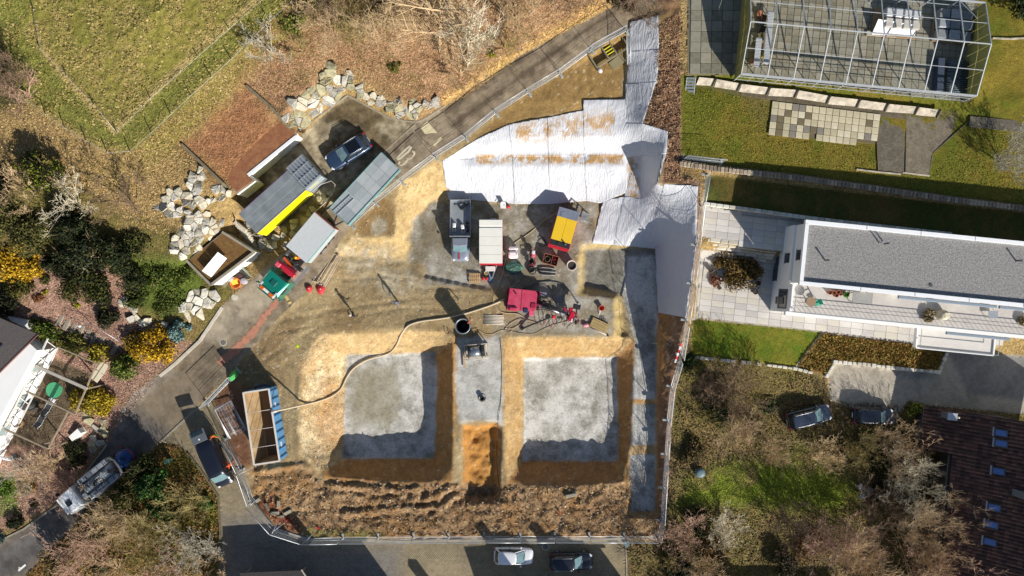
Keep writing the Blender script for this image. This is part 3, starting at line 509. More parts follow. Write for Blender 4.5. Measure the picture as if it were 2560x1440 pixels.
for ln, w, h, m_, lab in [([(735,338),(868,238),(968,292),(1010,302),(1040,305),(1056,300),(1112,264)], .12, .08, M_CONC, 0), ([(556,768),(500,852),(440,908),(400,940)], .3, .12, M_CONCL, 0), ([(268,1112),(210,1188),(135,1268),(60,1322),(-100,1402)], .16, .12, M_CONC, 0), ([(470,1132),(515,1192),(546,1240),(552,1330),(547,1440),(545,1500)], .22, .14, M_CONCD, 0),
                         ([(592,1168),(632,1252),(692,1322),(770,1349),(1000,1353),(1558,1347)], .22, .1, M_CONC, 0), ([(1040,308),(985,357),(910,427),(830,514),(745,602),(690,655)], .1, .03, M_CONC, 0), ([(400,1107),(480,1032),(530,1000)], .2, .05, M_CONC, 0), ([(1564,1347),(1567,1440),(1570,1500)], .15, .06, M_CONC, 0), ([(2190,320),(2195,430),(2320,438),(2330,390)], .1, .12, M_CONCD, 0), ([(2330,385),(2425,300)], .08, .1, M_CONCD, 0)]:
    structure(link('kerb', strip(MB(), ln, w, h).mesh('kerb'), m_))
# ---- riprap walls: every boulder is a piece, cells fitted to each other
def voro(poly, size, seed, jit=.55, aspect=1.0, ang=0.0):
    r = random.Random(seed); xs = [p[0] for p in poly]; ys = [p[1] for p in poly]; S0 = []; ca, sa = math.cos(ang), math.sin(ang); cx = sum(xs)/len(xs); cy = sum(ys)/len(ys); ext = max(max(xs)-min(xs), max(ys)-min(ys))
    n = int(ext/size)+2; sx, sy = size*aspect, size/aspect
    for j in range(-n*2, n*2):
        for i in range(-n*2, n*2):
            u = (i+.5*(j % 2)+r.uniform(-jit, jit))*sx; v = (j+r.uniform(-jit, jit))*sy; S0.append((cx+u*ca-v*sa, cy+u*sa+v*ca))
    def ins(x, y):
        c = False
        for k in range(len(poly)):
            (x1, y1), (x2, y2) = poly[k], poly[(k+1) % len(poly)]
            if (y1 > y) != (y2 > y) and x < (x2-x1)*(y-y1)/(y2-y1)+x1: c = not c
        return c
    out = []
    for (x, y) in S0:
        if not ins(x, y): continue
        cell = [(x-size*2, y-size*2), (x+size*2, y-size*2), (x+size*2, y+size*2), (x-size*2, y+size*2)]
        for (a, b) in S0:
            d2 = (a-x)**2+(b-y)**2
            if d2 < 1e-6 or d2 > (size*3.2)**2: continue
            mx, my, nx_, ny_ = (a+x)/2, (b+y)/2, a-x, b-y; new = []
            for k in range(len(cell)):
                p, q_ = cell[k], cell[(k+1) % len(cell)]; sp = (p[0]-mx)*nx_+(p[1]-my)*ny_; sq = (q_[0]-mx)*nx_+(q_[1]-my)*ny_
                if sp <= 0: new.append(p)
                if (sp < 0) != (sq < 0) and sp != sq: t = sp/(sp-sq); new.append((p[0]+(q_[0]-p[0])*t, p[1]+(q_[1]-p[1])*t))
            cell = new
            if len(cell) < 3: break
        if len(cell) >= 3: out.append(((x, y), cell))
    return out
ST_COLS = [mat('boulder_'+n_, S(*c), .9, var=.3, scale=2.2, bump=.8, bscale=5) for n_, c in (('cream', (184,177,158)), ('pale', (198,194,182)), ('grey', (160,156,146)), ('lichen', (158,152,122)))]
def boulders(parent, poly, size, seed, shrink=1.03, thick=.3, skip=0.0, aspect=1.15, ang=0.0, cols=ST_COLS, rough=.3):
    r = random.Random(seed+5)
    for (cx, cy), cell in voro(poly, size, seed, aspect=aspect, ang=ang):
        if r.random() < skip: continue
        k = shrink*r.uniform(.92, 1.02); pts = []
        for i in range(len(cell)):      # knock the corners off
            a, b = cell[i], cell[(i+1) % len(cell)]
            f1_, f2_ = r.uniform(.03,.14), r.uniform(.84,.95); pts += [(a[0]*(1-f1_)+b[0]*f1_, a[1]*(1-f1_)+b[1]*f1_), (a[0]*(1-f2_)+b[0]*f2_, a[1]*(1-f2_)+b[1]*f2_)]
        pts = [(cx+(x-cx)*k*r.uniform(.95,1.02), cy+(y-cy)*k*r.uniform(.95,1.02)) for x, y in pts][::-1]
        t = thick*r.uniform(.35, 1.2); n = len(pts); z0 = zs(cx, cy); tx, ty = r.gauss(0, rough), r.gauss(0, rough)
        def ring(s_, dz): return [Vector(W(cx+(x-cx)*s_, cy+(y-cy)*s_, .55*zs(cx+(x-cx)*s_, cy+(y-cy)*s_)+.45*z0+dz+(tx*(x-cx)+ty*(y-cy))/24*s_)) for x, y in pts]
        mb = MB(); A, B, Cc = ring(1.0, -.25), ring(.99, t*.7), [v+Vector((0,0,r.uniform(-.07,.07))) for v in ring(.86, t)]; vs = A+B+Cc+[Vector(W(cx, cy, z0+t+.03))]; fs = []
        for kk in (0, 1):
            for i in range(n): j = (i+1) % n; fs.append((kk*n+i, kk*n+j, kk*n+n+j, kk*n+n+i))
        fs += [(2*n+i, 2*n+(i+1) % n, 3*n) for i in range(n)]
        mb.add(vs, fs); part('boulder', mb, r.choice(cols), parent)
rw = thing('boulder_wall', 'cream boulder slope above the court where the blue estate car is parked', 'stone wall', P(760,300))
rw.location = (0,0,0)
boulders(rw, [(703,285),(740,250),(792,200),(822,166),(850,164),(862,200),(868,226),(800,282),(735,334)], 21, 3)
rw = thing('boulder_wall', 'narrow mossy boulder bank curving along the north side of the parking court', 'stone wall')
boulders(rw, [(852,165),(880,185),(905,222),(985,250),(1090,252),(1086,268),(1050,286),(1030,296),(968,282),(900,248),(872,226)], 15, 4, cols=[ST_COLS[0], ST_COLS[3], ST_COLS[2]])
rw = thing('boulder_wall', 'scattered pale boulders on the slope behind the red sedum garage roof', 'stone wall')
boulders(rw, [(388,520),(400,490),(440,470),(500,420),(520,450),(585,484),(560,512),(530,535),(470,520),(440,540),(400,540)], 18, 5, skip=.25, cols=ST_COLS[:3])
rw = thing('boulder_wall', 'pale stepped boulder wall above the small garage with a white panel on its roof', 'stone wall')
boulders(rw, [(470,520),(530,535),(548,545),(555,575),(530,590),(470,645),(440,640),(418,618),(440,570)], 16, 6, cols=ST_COLS[:3])
rw = thing('boulder_wall', 'short run of large white boulders beside the concrete apron below the small garage', 'stone wall')
boulders(rw, [(500,712),(530,722),(556,728),(545,745),(505,790),(440,792),(450,765)], 21, 7, cols=ST_COLS[:2], thick=.3)
rw = thing('rock_border', 'ragged rocks edging the planting strip beside the yellow container', 'rocks')
boulders(rw, [(662,612),(690,590),(740,545),(790,500),(835,455),(842,462),(800,530),(750,585),(700,625),(660,622)], 16, 8, skip=.35, cols=[ST_COLS[2], ST_COLS[0], ST_COLS[3]], thick=.3)
rw = thing('rock_border', 'grey rocks along the foot of the concrete steps', 'rocks')
boulders(rw, [(590,545),(610,540),(665,595),(690,625),(672,632),(640,605)], 15, 9, skip=.2, cols=[ST_COLS[2]], thick=.3)
rw = thing('rock_border', 'dark rocks in the shaded bark garden above the golden bush', 'rocks')
boulders(rw, [(290,740),(330,745),(345,790),(400,800),(440,790),(450,800),(400,825),(330,812)], 17, 10, skip=.3, cols=[ST_COLS[2], ST_COLS[0]])
rw = thing('rock_border', 'weathered rocks round the bark bed by the driveway corner', 'rocks')
boulders(rw, [(215,1040),(270,1030),(272,1100),(240,1140),(215,1120)], 18, 12, skip=.3, cols=[ST_COLS[2], ST_COLS[3]])
for (x, y, s_) in [(157,745,9),(700,1258,13),(690,1275,11),(671,1265,11),(725,1270,8)]:
    pass
# ---- white sheets over the cut slope
def sheet_mat():
    m = bpy.data.materials.new('white_sheet'); m.use_nodes = True; n = m.node_tree.nodes; l = m.node_tree.links; p = n['Principled BSDF']
    p.inputs['Roughness'].default_value = .42; p.inputs['Specular IOR Level'].default_value = .4
    tc = n.new('ShaderNodeTexCoord'); at = n.new('ShaderNodeAttribute'); at.attribute_name = 'Dirt'
    nz = n.new('ShaderNodeTexNoise'); nz.inputs['Scale'].default_value = 1.3; nz.inputs['Detail'].default_value = 9; nz.inputs['Roughness'].default_value = .7; l.new(tc.outputs['Object'], nz.inputs['Vector'])
    mr = n.new('ShaderNodeMapRange'); mr.inputs[1].default_value = .42; mr.inputs[2].default_value = .56; l.new(nz.outputs['Fac'], mr.inputs[0]); mu = n.new('ShaderNodeMath'); mu.operation = 'MULTIPLY'; mu.use_clamp = True; l.new(mr.outputs[0], mu.inputs[0]); l.new(at.outputs['Fac'], mu.inputs[1])
    mx = n.new('ShaderNodeMix'); mx.data_type = 'RGBA'; l.new(mu.outputs[0], mx.inputs[0]); mx.inputs[6].default_value = (*S(198,200,205), 1); mx.inputs[7].default_value = (*S(176,140,92), 1); l.new(mx.outputs[2], p.inputs['Base Color'])
    mp = n.new('ShaderNodeMapping'); mp.inputs['Scale'].default_value = (1.5, .4, .6); mp.inputs['Rotation'].default_value = (0, 0, .4); l.new(tc.outputs['Object'], mp.inputs[0])
    w = n.new('ShaderNodeTexNoise'); w.inputs['Scale'].default_value = 1.3; w.inputs['Detail'].default_value = 3; w.inputs['Distortion'].default_value = 3.2; l.new(mp.outputs[0], w.inputs['Vector'])
    b = n.new('ShaderNodeBump'); b.inputs['Strength'].default_value = .5; b.inputs['Distance'].default_value = .2; l.new(w.outputs['Fac'], b.inputs['Height']); l.new(b.outputs['Normal'], p.inputs['Normal'])
    return m
M_SHEET = sheet_mat()
wr = fbm(60, 401, 3); wr2 = fbm(22, 402, 2)
SHEETS = [([(1107,402),(1192,348),(1275,310),(1284,392),(1115,406)], 'muddy sheet on the upper left of the cut slope', 1), ([(1272,311),(1370,293),(1374,392),(1280,392)], 'sheet with a broad mud stain on the upper slope, second from the left', 1), ([(1368,294),(1460,275),(1464,392),(1370,392)], 'sheet with a dark brown smear on the upper slope, third from the left', 1), ([(1458,250),(1562,247),(1567,340),(1562,392),(1460,392)], 'raised sheet at the upper right end of the slope', 1),
   ([(1105,402),(1284,388),(1290,510),(1180,500),(1122,500)], 'bright sheet at the lower left of the slope behind the silver pickup', 0), ([(1280,388),(1374,388),(1378,510),(1286,510)], 'lower slope sheet behind the white box trailer', 0), ([(1370,388),(1464,388),(1470,502),(1374,510)], 'lower slope sheet behind the yellow generator', 0), ([(1460,388),(1566,388),(1568,480),(1500,508),(1466,502)], 'shaded lower slope sheet in the corner of the cut', 0),
   ([(1573,55),(1645,38),(1648,128),(1574,133)], 'topmost sheet of the strip beside the soil bank', 0), ([(1574,128),(1648,122),(1642,208),(1565,215)], 'middle sheet of the strip beside the soil bank', 0), ([(1564,210),(1641,203),(1606,310),(1560,308)], 'lowest sheet of the strip beside the soil bank', 0),
   ([(1558,306),(1605,308),(1670,328),(1666,384),(1558,394)], 'sheet folded over the pointed corner of the soil bank', 0), ([(1558,390),(1666,380),(1644,462),(1602,502),(1562,502)], 'crumpled sheet in the muddy gully', .8),
   ([(1480,608),(1508,502),(1566,490),(1604,496),(1640,458),(1664,460),(1622,620)], 'long bright sheet fanning down behind the sunken concrete square', 0), ([(1660,460),(1745,465),(1739,622),(1640,622),(1618,620)], 'sheet hanging below the stone path of the white house', 0), ([(1638,616),(1740,618),(1715,794),(1645,782)], 'southernmost shaded sheet along the trench', 0)]
for k, (poly, lab, dirt) in enumerate(SHEETS):
    st = 4; P_ = np.array(poly); xs = np.arange(P_[:,0].min()-4, P_[:,0].max()+8, st); ys = np.arange(P_[:,1].min()-4, P_[:,1].max()+8, st); gx, gy = np.meshgrid(xs, ys)
    ins = np.zeros(gx.shape, bool)
    for i in range(len(P_)):
        (x1, y1), (x2, y2) = P_[i], P_[(i+1) % len(P_)]
        if y1 != y2: ins ^= ((y1 > gy) != (y2 > gy)) & (gx < (x2-x1)*(gy-y1)/(y2-y1)+x1)
    fx, fy = gx.astype(float).copy(), gy.astype(float).copy()
    for idx in np.argwhere(~ins):       # outer vertices are pulled onto the outline
        x, y = gx[tuple(idx)], gy[tuple(idx)]; best = 1e9
        for i in range(len(P_)):
            (x1, y1), (x2, y2) = P_[i].astype(float), P_[(i+1) % len(P_)].astype(float); L = (x2-x1)**2+(y2-y1)**2; t = min(1, max(0, ((x-x1)*(x2-x1)+(y-y1)*(y2-y1))/L)); qx, qy = x1+t*(x2-x1), y1+t*(y2-y1); d = (qx-x)**2+(qy-y)**2
            if d < best: best = d; fx[tuple(idx)], fy[tuple(idx)] = qx, qy
    ii = ((fx-PX0)/STEP).astype(int); jj = ((fy-PY0)/STEP).astype(int)
    fx += 1.5*wr2[jj, ii]; a = .3 if P_[:,0].min() > 1550 else .0
    zz = np.maximum(np.vectorize(zs)(fx, fy), ztv(fx, fy)-.02)+.09+.012*(k % 4)+.13*wr[jj, ii]+.04*np.abs(wr2[jj, ii])
    V = np.stack([(fx-1280)*(H-zz)/F, (720-fy)*(H-zz)/F, zz], -1).reshape(-1, 3); id_ = np.arange(fx.size).reshape(fx.shape)
    cc = ins[:-1,:-1].astype(int)+ins[1:,:-1]+ins[:-1,1:]+ins[1:,1:] > 0; q = np.stack([id_[1:,:-1], id_[1:,1:], id_[:-1,1:], id_[:-1,:-1]], -1)[cc]
    u, inv = np.unique(q, return_inverse=True); me = np_mesh('plastic_sheet', V[u], inv.reshape(-1, 4))
    dv = np.zeros(fx.size); yy = fy.ravel(); xx = fx.ravel()
    if k < 8: dv = np.maximum(dirt*np.exp(-((yy-(335-.13*(xx-1290)))/26)**2)*(xx > 1290)*(xx < 1535), 1.6*np.exp(-((yy-398)/11)**4)*(xx > 1190)*(xx < 1560)).clip(0, 1.3)
    if k == 12: dv = np.exp(-((xx-1583)/16)**2)
    a = me.attributes.new('Dirt', 'FLOAT', 'POINT'); a.data.foreach_set('value', dv[u].astype(np.float32))
    o = link('plastic_sheet', me, M_SHEET); tag(o, 'white plastic '+lab, 'plastic sheet', 'white sheets covering the cut slope')
    md = o.modifiers.new('thickness', 'SOLIDIFY'); md.thickness = .02; md.offset = -1
# ---- slab paving: first 300 of a floor are single pieces, the rest one part
def slabs(parent, poly, origin, ang, w, h, z, mats_, seed, gap=.04, th=.05, limit=300, name='paving_slab', near=None, skip=0, jz=.006):
    r = random.Random(seed); ca, sa = math.cos(ang), math.sin(ang); k = (H-z)/F
    pw = [((x-1280)*k, (720-y)*k) for x, y in poly]; ox, oy = (origin[0]-1280)*k, (720-origin[1])*k
    def ins(x, y):
        c = False
        for i in range(len(pw)):
            (x1, y1), (x2, y2) = pw[i], pw[(i+1) % len(pw)]
            if (y1 > y) != (y2 > y) and x < (x2-x1)*(y-y1)/(y2-y1)+x1: c = not c
        return c
    pos = []; n = int(70/min(w, h))
    for j in range(-n, n):
        for i in range(-n, n):
            x = ox+(i+.5)*w*ca-(j+.5)*h*sa; y = oy+(i+.5)*w*sa+(j+.5)*h*ca
            if ins(x, y) and r.random() >= skip: pos.append((x, y))
    pos.sort(key=lambda p: -p[1] if near is None else (p[0]-near[0])**2+(p[1]-near[1])**2)
    mes = []
    for m_ in mats_: me = MB().box((0,0,0), (w-gap, h-gap, th), ch=.012).mesh(name); me.materials.append(m_); mes.append(me)
    rest = MB()
    for i, (x, y) in enumerate(pos):
        zz = z+th/2-.02+r.uniform(-jz, jz)
        if i < limit: o = link(name, r.choice(mes), None, parent, (x, y, zz), ang); o.rotation_euler = (r.gauss(0,.006), r.gauss(0,.006), ang+r.gauss(0,.004))
        else: rest.box((x, y, zz), (w-gap, h-gap, th), ang)
    if len(pos) > limit: part(name, rest, mats_[0], parent, kind='stuff')
    return len(pos)
SLAB = [mat('slab_%d' % i, S(*c), .92, col2=S(*((c[0]-26,c[1]-24,c[2]-28) if i % 2 else (c[0]-18,c[1]-16,c[2]-20))), scale=1.7, bump=.2, bscale=9) for i, c in enumerate([(148,144,130), (138,134,120), (156,150,134), (130,126,112), (142,134,116)])]
TSL = [mat('terrace_slab_%d' % i, S(*c), .8, var=.06, scale=1.0) for i, c in enumerate([(200,195,188), (208,204,198), (192,187,182), (204,198,186)])]
YSL = [mat('cream_slab_%d' % i, S(*c), .9, var=.12, scale=2) for i, c in enumerate([(196,186,156), (188,178,150), (204,196,170), (180,170,140), (110,100,76), (128,122,112)])]
GO = bpy.data.objects
slabs(GO['greenhouse_floor'], [(1852,-100),(2450,-100),(2440,60),(2470,100),(2412,246),(1850,178)], (1850,180), math.radians(-5.5), .66, .66, 5.82, SLAB, 1, near=W(2050,120,5.8))
gp = structure(link('garden_pavement', MB().prism([W(x,y,5.06)[:2] for x, y in [(1722,186),(1724,-100),(1850,-100),(1846,184)]][::-1], 5.5, 5.815).mesh('garden_pavement'), GM['paved_path']))
set_col(gp.data, np.tile(S(90,86,74), (8, 1)))
slabs(gp, [(1724,184),(1726,-100),(1852,-100),(1846,182)], (1724,184), math.radians(-1), 1.02, 1.02, 5.83, SLAB[:4], 2)
gp = structure(link('slab_patch', MB().prism([W(x,y,5.0)[:2] for x, y in [(1926,338),(1930,252),(2194,290),(2186,360)]][::-1], 4.6, 5.05).mesh('slab_patch'), GM['paved_path'])); set_col(gp.data, np.tile(S(110,100,76), (8, 1)))
pc = [(1926,338),(1930,252),(2194,290),(2186,360)]
ZP = zt(2050,305)+.06; gp.location.z = ZP-5.04
slabs(gp, pc, (1930,253), math.radians(-7), .66, .66, ZP+.01, YSL[:4]*2+YSL, 3, skip=.03)
slabs(GO['terrace'], [(1754,636),(1928,646),(2010,660),(2560,720),(2560,800),(2472,878),(2372,868),(2046,826),(1742,792)], (1745,792), math.radians(-6.5), 1.2, .62, 1.62, TSL, 4, gap=.02)
slabs(GO['paved_path'], [(1760,518),(2018,552),(1966,574),(1954,622),(1932,624),(1757,590)], (1757,590), math.radians(-6.5), 1.2, .62, 3.62, TSL, 5, gap=.02)
# brick-paved seat place in the upper lawn (bricks of about 5 px stay in the material)
bp = gmat('brick_pavers', 1.5, .25, 10, .2, .3, 16, cob=1.8)
def sheet(name, poly, z, m_, col, thick=.3):
    o = structure(link(name, MB().prism([W(x,y,z)[:2] for x, y in poly][::-1], z-thick, z).mesh(name), m_)); set_col(o.data, np.tile(S(*col), (len(poly)*2, 1))); return o
sheet('brick_seating_place', [(2194,296),(2262,300),(2260,432),(2196,425)], zt(2230,360)+.05, bp, (122,114,100))
sheet('brick_seating_place', [(2266,284),(2390,292),(2424,302),(2330,386),(2320,440),(2264,433)], zt(2300,360)+.05, bp, (138,128,110))
sheet('garden_path', [(2426,290),(2700,316),(2700,346),(2424,316)], zt(2520,305)+.06, bp, (116,110,98))
sheet('garden_path', [(1852,222),(2030,252),(2262,282),(2262,298),(2190,290),(1930,250),(1852,236)], zt(2050,262)+.05, bp, (118,108,88))
# painted marks and patches on the road
M_PAINT = mat('worn_road_paint', S(206,196,172), .85, var=.12, scale=4)
def decal(name, poly, m_, dz=.012):
    mb = MB(); mb.add([PS(x, y, dz) for x, y in poly][::-1], [tuple(range(len(poly)))]); return structure(link(name, mb.mesh(name), m_))
decal('road_patch', [(1050,318),(1068,303),(1106,347),(1086,366)], mat('new_concrete_patch', S(206,194,158), .9, var=.06), .025)
def stroke(name, line, w, m_):
    mb = MB(); V = [Vector(PS(x, y, .02)) for x, y in line]; vs = []
    for i, p in enumerate(V):
        d = V[min(i+1, len(V)-1)]-V[max(i-1, 0)]; n_ = Vector((-d.y, d.x, 0)).normalized()*w/2; vs += [p-n_, p+n_]
    mb.add(vs, [(2*i, 2*i+2, 2*i+3, 2*i+1) for i in range(len(V)-1)]); return structure(link(name, mb.mesh(name), m_))
# the worn "30" read from the uphill side
stroke('road_marking', [(992,398),(1000,388),(1012,376),(1024,366),(1028,368),(1022,378),(1010,388),(998,398),(992,398)], .22, M_PAINT)
stroke('road_marking', [(1000,404),(997,409),(1003,413),(1011,410),(1017,402),(1017,396),(1022,398),(1029,394),(1036,386),(1036,381),(1030,378)], .2, M_PAINT)
stroke('road_marking', [(46,1427),(64,1412)], .22, mat('white_paint', S(230,230,226), .8, var=.05)); stroke('road_marking', [(52,1421),(46,1419)], .2, M_PAINT)
# reddish slurry spilled along the road
r = random.Random(3); mb = MB(); L_ = [(694,752),(678,772),(660,792),(645,815),(625,840),(605,858),(585,880),(562,898),(548,910)]
lft = []; rgt = []
for i in range(len(L_)*5-4):
    t = i/5; k = min(int(t), len(L_)-2); a, b = L_[k], L_[k+1]; x = a[0]+(b[0]-a[0])*(t-k); y = a[1]+(b[1]-a[1])*(t-k); w = (7 if t < 3.5 else 9)+r.uniform(-4, 4); lft.append(Vector(PS(x-w*.7, y-w*.7, .018))); rgt.append(Vector(PS(x+w*.7, y+w*.7, .018)))
mb.add(sum([[a, b] for a, b in zip(lft, rgt)], []), [(2*i, 2*i+2, 2*i+3, 2*i+1)[::-1] for i in range(len(lft)-1)]); structure(link('slurry_stain', mb.mesh('slurry_stain'), mat('red_slurry', S(176,122,98), .75, var=.2, scale=2)))
def ring_(name, px, py, r0, r1, m_, label=None):
    p = P(px, py, .02); mb = MB(); n = 20; vs = []
    for k in range(n): c, s_ = math.cos(2*math.pi*k/n), math.sin(2*math.pi*k/n); vs += [(r0*c, r0*s_, .01), (r1*c, r1*s_, .01), (r1*c, r1*s_, -.06)]
    fs = []
    for k in range(n): j = (k+1) % n; fs += [(3*k, 3*k+1, 3*j+1, 3*j), (3*k+1, 3*k+2, 3*j+2, 3*j+1)]
    mb.add(vs, fs); return mb, p
def manhole(px, py, rad, label, lidm, dz=.02):
    t = thing('manhole', label, 'manhole', P(px, py, dz)); mb, _ = ring_('', px, py, rad, rad*1.2, 0); part('frame', mb, M_CONCL, t); part('lid', MB().cyl((0,0,-.02), rad*.97, .05, 20), lidm, t)
M_LID = mat('cast_iron_lid', S(110,104,96), .8, var=.15, scale=8, bump=.3, bscale=20)
manhole(587,743, .3, 'round manhole in the concrete apron below the small garage', M_CONCL); manhole(558,856, .3, 'round manhole in the shaded road beside the red slurry stain', M_LID); manhole(1364,1367, .32, 'round grey manhole in the cobbles between the white car and the fence', M_LID); manhole(306,1023, .28, 'round manhole in the shaded road near the golden bush', M_LID)
# ---- walls on the right
def wallthing(name, label, line, w, h, m_, z0=-.6, cat='wall', base=PS):
    t = thing(name, label, cat); part('wall', strip(MB(), line, w, h, z0, base), m_, t); return t
M_STONE = [mat('coping_%d' % i, S(*c), .92, var=.25, scale=3, bump=.5, bscale=9) for i, c in enumerate([(150,132,112), (128,116,100), (172,158,136)])]
line = [(1702,410),(1800,424),(2000,446),(2200,474),(2380,500),(2560,522),(2760,545)]
t = wallthing('garden_wall', 'long rough stone garden wall stepping down between the two lawns', line, .5, .55, M_STONE[1], base=P)
r = random.Random(9); zwall = []
def along(line, step):
    out = []; carry = 0
    for a, b in zip(line[:-1], line[1:]):
        L = math.hypot(b[0]-a[0], b[1]-a[1]); s_ = carry
        while s_ < L: out.append((a[0]+(b[0]-a[0])*s_/L, a[1]+(b[1]-a[1])*s_/L, math.atan2(-(b[1]-a[1]), b[0]-a[0]))); s_ += step
        carry = s_-L
    return out
for x, y, a in along(line, 9.5):
    p = P(x, y, .55); part('coping_stone', MB().box((0,0,.06), (.36*r.uniform(.8,1.05), .5*r.uniform(.85,1.1), .14), ch=.04), r.choice(M_STONE), t, p, a+r.gauss(0,.08))
# stepped block wall below the stone path
t = thing('terraced_block_wall', 'stepped wall of pale stone blocks between the path and the terrace of the white house', 'stone wall')
BL = [mat('block_%d' % i, S(*c), .9, var=.16, scale=2, bump=.35, bscale=8) for i, c in enumerate([(206,200,184), (190,184,168), (214,210,198)])]
for c in range(5):
    y0 = 592+c*8.5; z = 3.55-c*.38; x = 1757.0
    while x < 1930-c*3:
        wpx = r.uniform(14, 34); xm = x+wpx/2; yy = y0+4+(xm-1757)*.125; k = (H-z)/F
        part('block', MB().box((0,0,0), (wpx*k-.03, .46, .5), ch=.05), r.choice(BL), t, ((xm-1280)*k, (720-yy)*k, z-.2), -.12+r.gauss(0,.01)); x += wpx
t = thing('retaining_wall', 'pale concrete retaining wall between the fence and the terrace of the white house', 'wall')
x = 0
for a, b in (((1758,512),(1752,592)), ((1748,596),(1732,800))):
    n = int(math.hypot(b[0]-a[0], b[1]-a[1])/28)
    for k in range(n):
        p0 = (a[0]+(b[0]-a[0])*k/n, a[1]+(b[1]-a[1])*k/n); p1 = (a[0]+(b[0]-a[0])*(k+1)/n, a[1]+(b[1]-a[1])*(k+1)/n); ztop = 3.9 if a[1] < 590 else 3.3-.9*(p0[1]-596)/200
        w0, w1 = W(*p0, ztop), W(*p1, ztop-.1); mb = MB().bar((w0[0], w0[1], ztop-1.0), (w1[0], w1[1], ztop-1.0), .42, 2.0); part('wall_panel', mb, r.choice(TSL), t)
t = thing('block_edging', 'row of pale stone blocks edging the lawn strip north of the white house', 'edging')
for x, y, a in along([(1766,510),(1900,528),(2020,545),(2200,566),(2380,586)], 16): part('block', MB().box((0,0,0), (.6,.35,.5), ch=.04), r.choice(BL), t, W(x, y, 4.45), a)
t = thing('block_edging', 'broken row of white stones along the foot of the south lawn', 'edging')
for x, y, a in along([(1728,892),(1800,900),(1900,910),(1992,922),(2030,932)], 13):
    if r.random() > .12: part('block', MB().box((0,0,0), (.48,.32*r.uniform(.7,1.2),.4), ch=.05), r.choice(BL), t, P(x, y, .12), a+r.gauss(0,.05))
for ln, lab in (([(2066,938),(2076,920),(2086,904)], 'short stepped end of white blocks at the corner of the gravel drive'), ([(2086,904),(2160,910),(2240,920),(2345,930)], 'row of white blocks between the ivy bank and the gravel drive'), ([(2345,930),(2352,912),(2368,874)], 'stepped white block edging beside the balcony stairs')):
    t = thing('block_edging', lab, 'edging')
    for x, y, a in along(ln, 12): part('block', MB().box((0,0,0), (.46,.34*r.uniform(.8,1.3),.55), ch=.05), r.choice(BL), t, P(x, y, .2), a)
strip_o = structure(link('kerb', strip(MB(), [(2056,832),(1990,918)], .3, .1).mesh('kerb'), M_CONC))
# sloping white panels that hold up the greenhouse terrace
t = thing('retaining_panels', 'row of peeling white sloped panels with ribs along the greenhouse terrace edge', 'retaining wall'); M_PEEL = mat('peeling_white_board', S(178,168,152), .9, var=.4, scale=2.0, bump=.2)
pp = [(1745,195),(1790,200),(1852,212),(1925,222),(1995,228),(2075,243),(2150,252),(2220,262),(2295,270),(2350,278)]
for a, b in zip(pp[:-1], pp[1:]):
    A0 = Vector(W(a[0]+3, a[1]-2, 5.85)); B0 = Vector(W(b[0]+1, b[1]-3, 5.85)); A1 = Vector(W(a[0]-4, a[1]+16, 5.35)); B1 = Vector(W(b[0]-7, b[1]+13, 5.35)); dn = Vector((0,-.05,-.06))
    part('panel', MB().add([A0, B0, B1, A1, A0+dn, B0+dn, B1+dn, A1+dn], [(0,3,2,1),(4,5,6,7),(0,1,5,4),(1,2,6,5),(2,3,7,6),(3,0,4,7)]), M_PEEL, t); part('rib', MB().bar(W(b[0]+2, b[1]-4, 5.95), W(b[0]-9, b[1]+16, 5.25), .1, .35), M_CONCD, t)
t = thing('metal_steps', 'short steel grid steps between the greenhouse terrace and the lawn', 'steps'); M_GALV = mat('galvanised_steel', S(170,176,178), .45, .6, var=.1, scale=6)
for k in range(7): part('tread', MB().box((0,0,0), (.9,.2,.04)), M_GALV, t, W(1728-.8*k, 196+8*k, 5.8-.11*k))
for s_ in (-1, 1): part('stringer', MB().bar(W(1728+s_*11, 194, 5.8), W(1722+s_*11, 248, 5.05), .05, .15), M_GALV, t)
# steps beside the small garage
t = thing('concrete_steps', 'worn concrete steps climbing between the small garage and the rock border', 'steps')
for k in range(11):
    x = 600+4.6*k; y = 566+6.6*k; z = 2.3-.16*k; part('step', MB().box((0,0,-.3), (1.5,.36,.6), ch=.015), M_CONCL if k < 5 else M_CONC, t, W(x, y, z), math.radians(-38))
# thin wall tops running up the hill beside the garages
for ln, lab in (([(618,216),(680,270),(722,318),(745,342)], 'thin mossy wall edge running uphill above the white garage front'), ([(457,362),(510,412),(560,460),(590,486)], 'thin lichen-covered wall edge between the red sedum roof and the boulders')): wallthing('wall_edge', lab, ln, .26, .35, M_CONCD, z0=-.5, base=P)
for ln, lab in (([(2480,96),(2520,98),(2600,94)], 'short white plank edging in the lawn at the far right'), ([(2140,424),(2190,430),(2250,436)], 'pale plank edging below the brick seating place'), ([(2255,432),(2322,440)], 'low plank edging along the brick pavers')): wallthing('plank_edging', lab, ln, .12, .16, M_PEEL, z0=-.1, cat='edging', base=P)
# ------------------------------------------------------------------ buildings
M_GLASS = mat('dark_window_glass', S(44,50,54), .08, var=.1, scale=1, spec=.8)
M_GLASSB = mat('sky_lit_glass', S(96,120,160), .06, var=.1, scale=1, spec=1.0)
M_FRAME = mat('anthracite_frame', S(70,74,78), .5, var=.06)
M_GRAVEL = mat('roof_gravel', S(106,105,104), .95, col2=S(166,164,162), scale=7, bump=.9, bscale=14)
M_ALU = mat('bare_aluminium', S(196,200,204), .4, .7, var=.08, scale=5)
M_TERRA = mat('terracotta', S(168,92,62), .85, var=.15, scale=6)
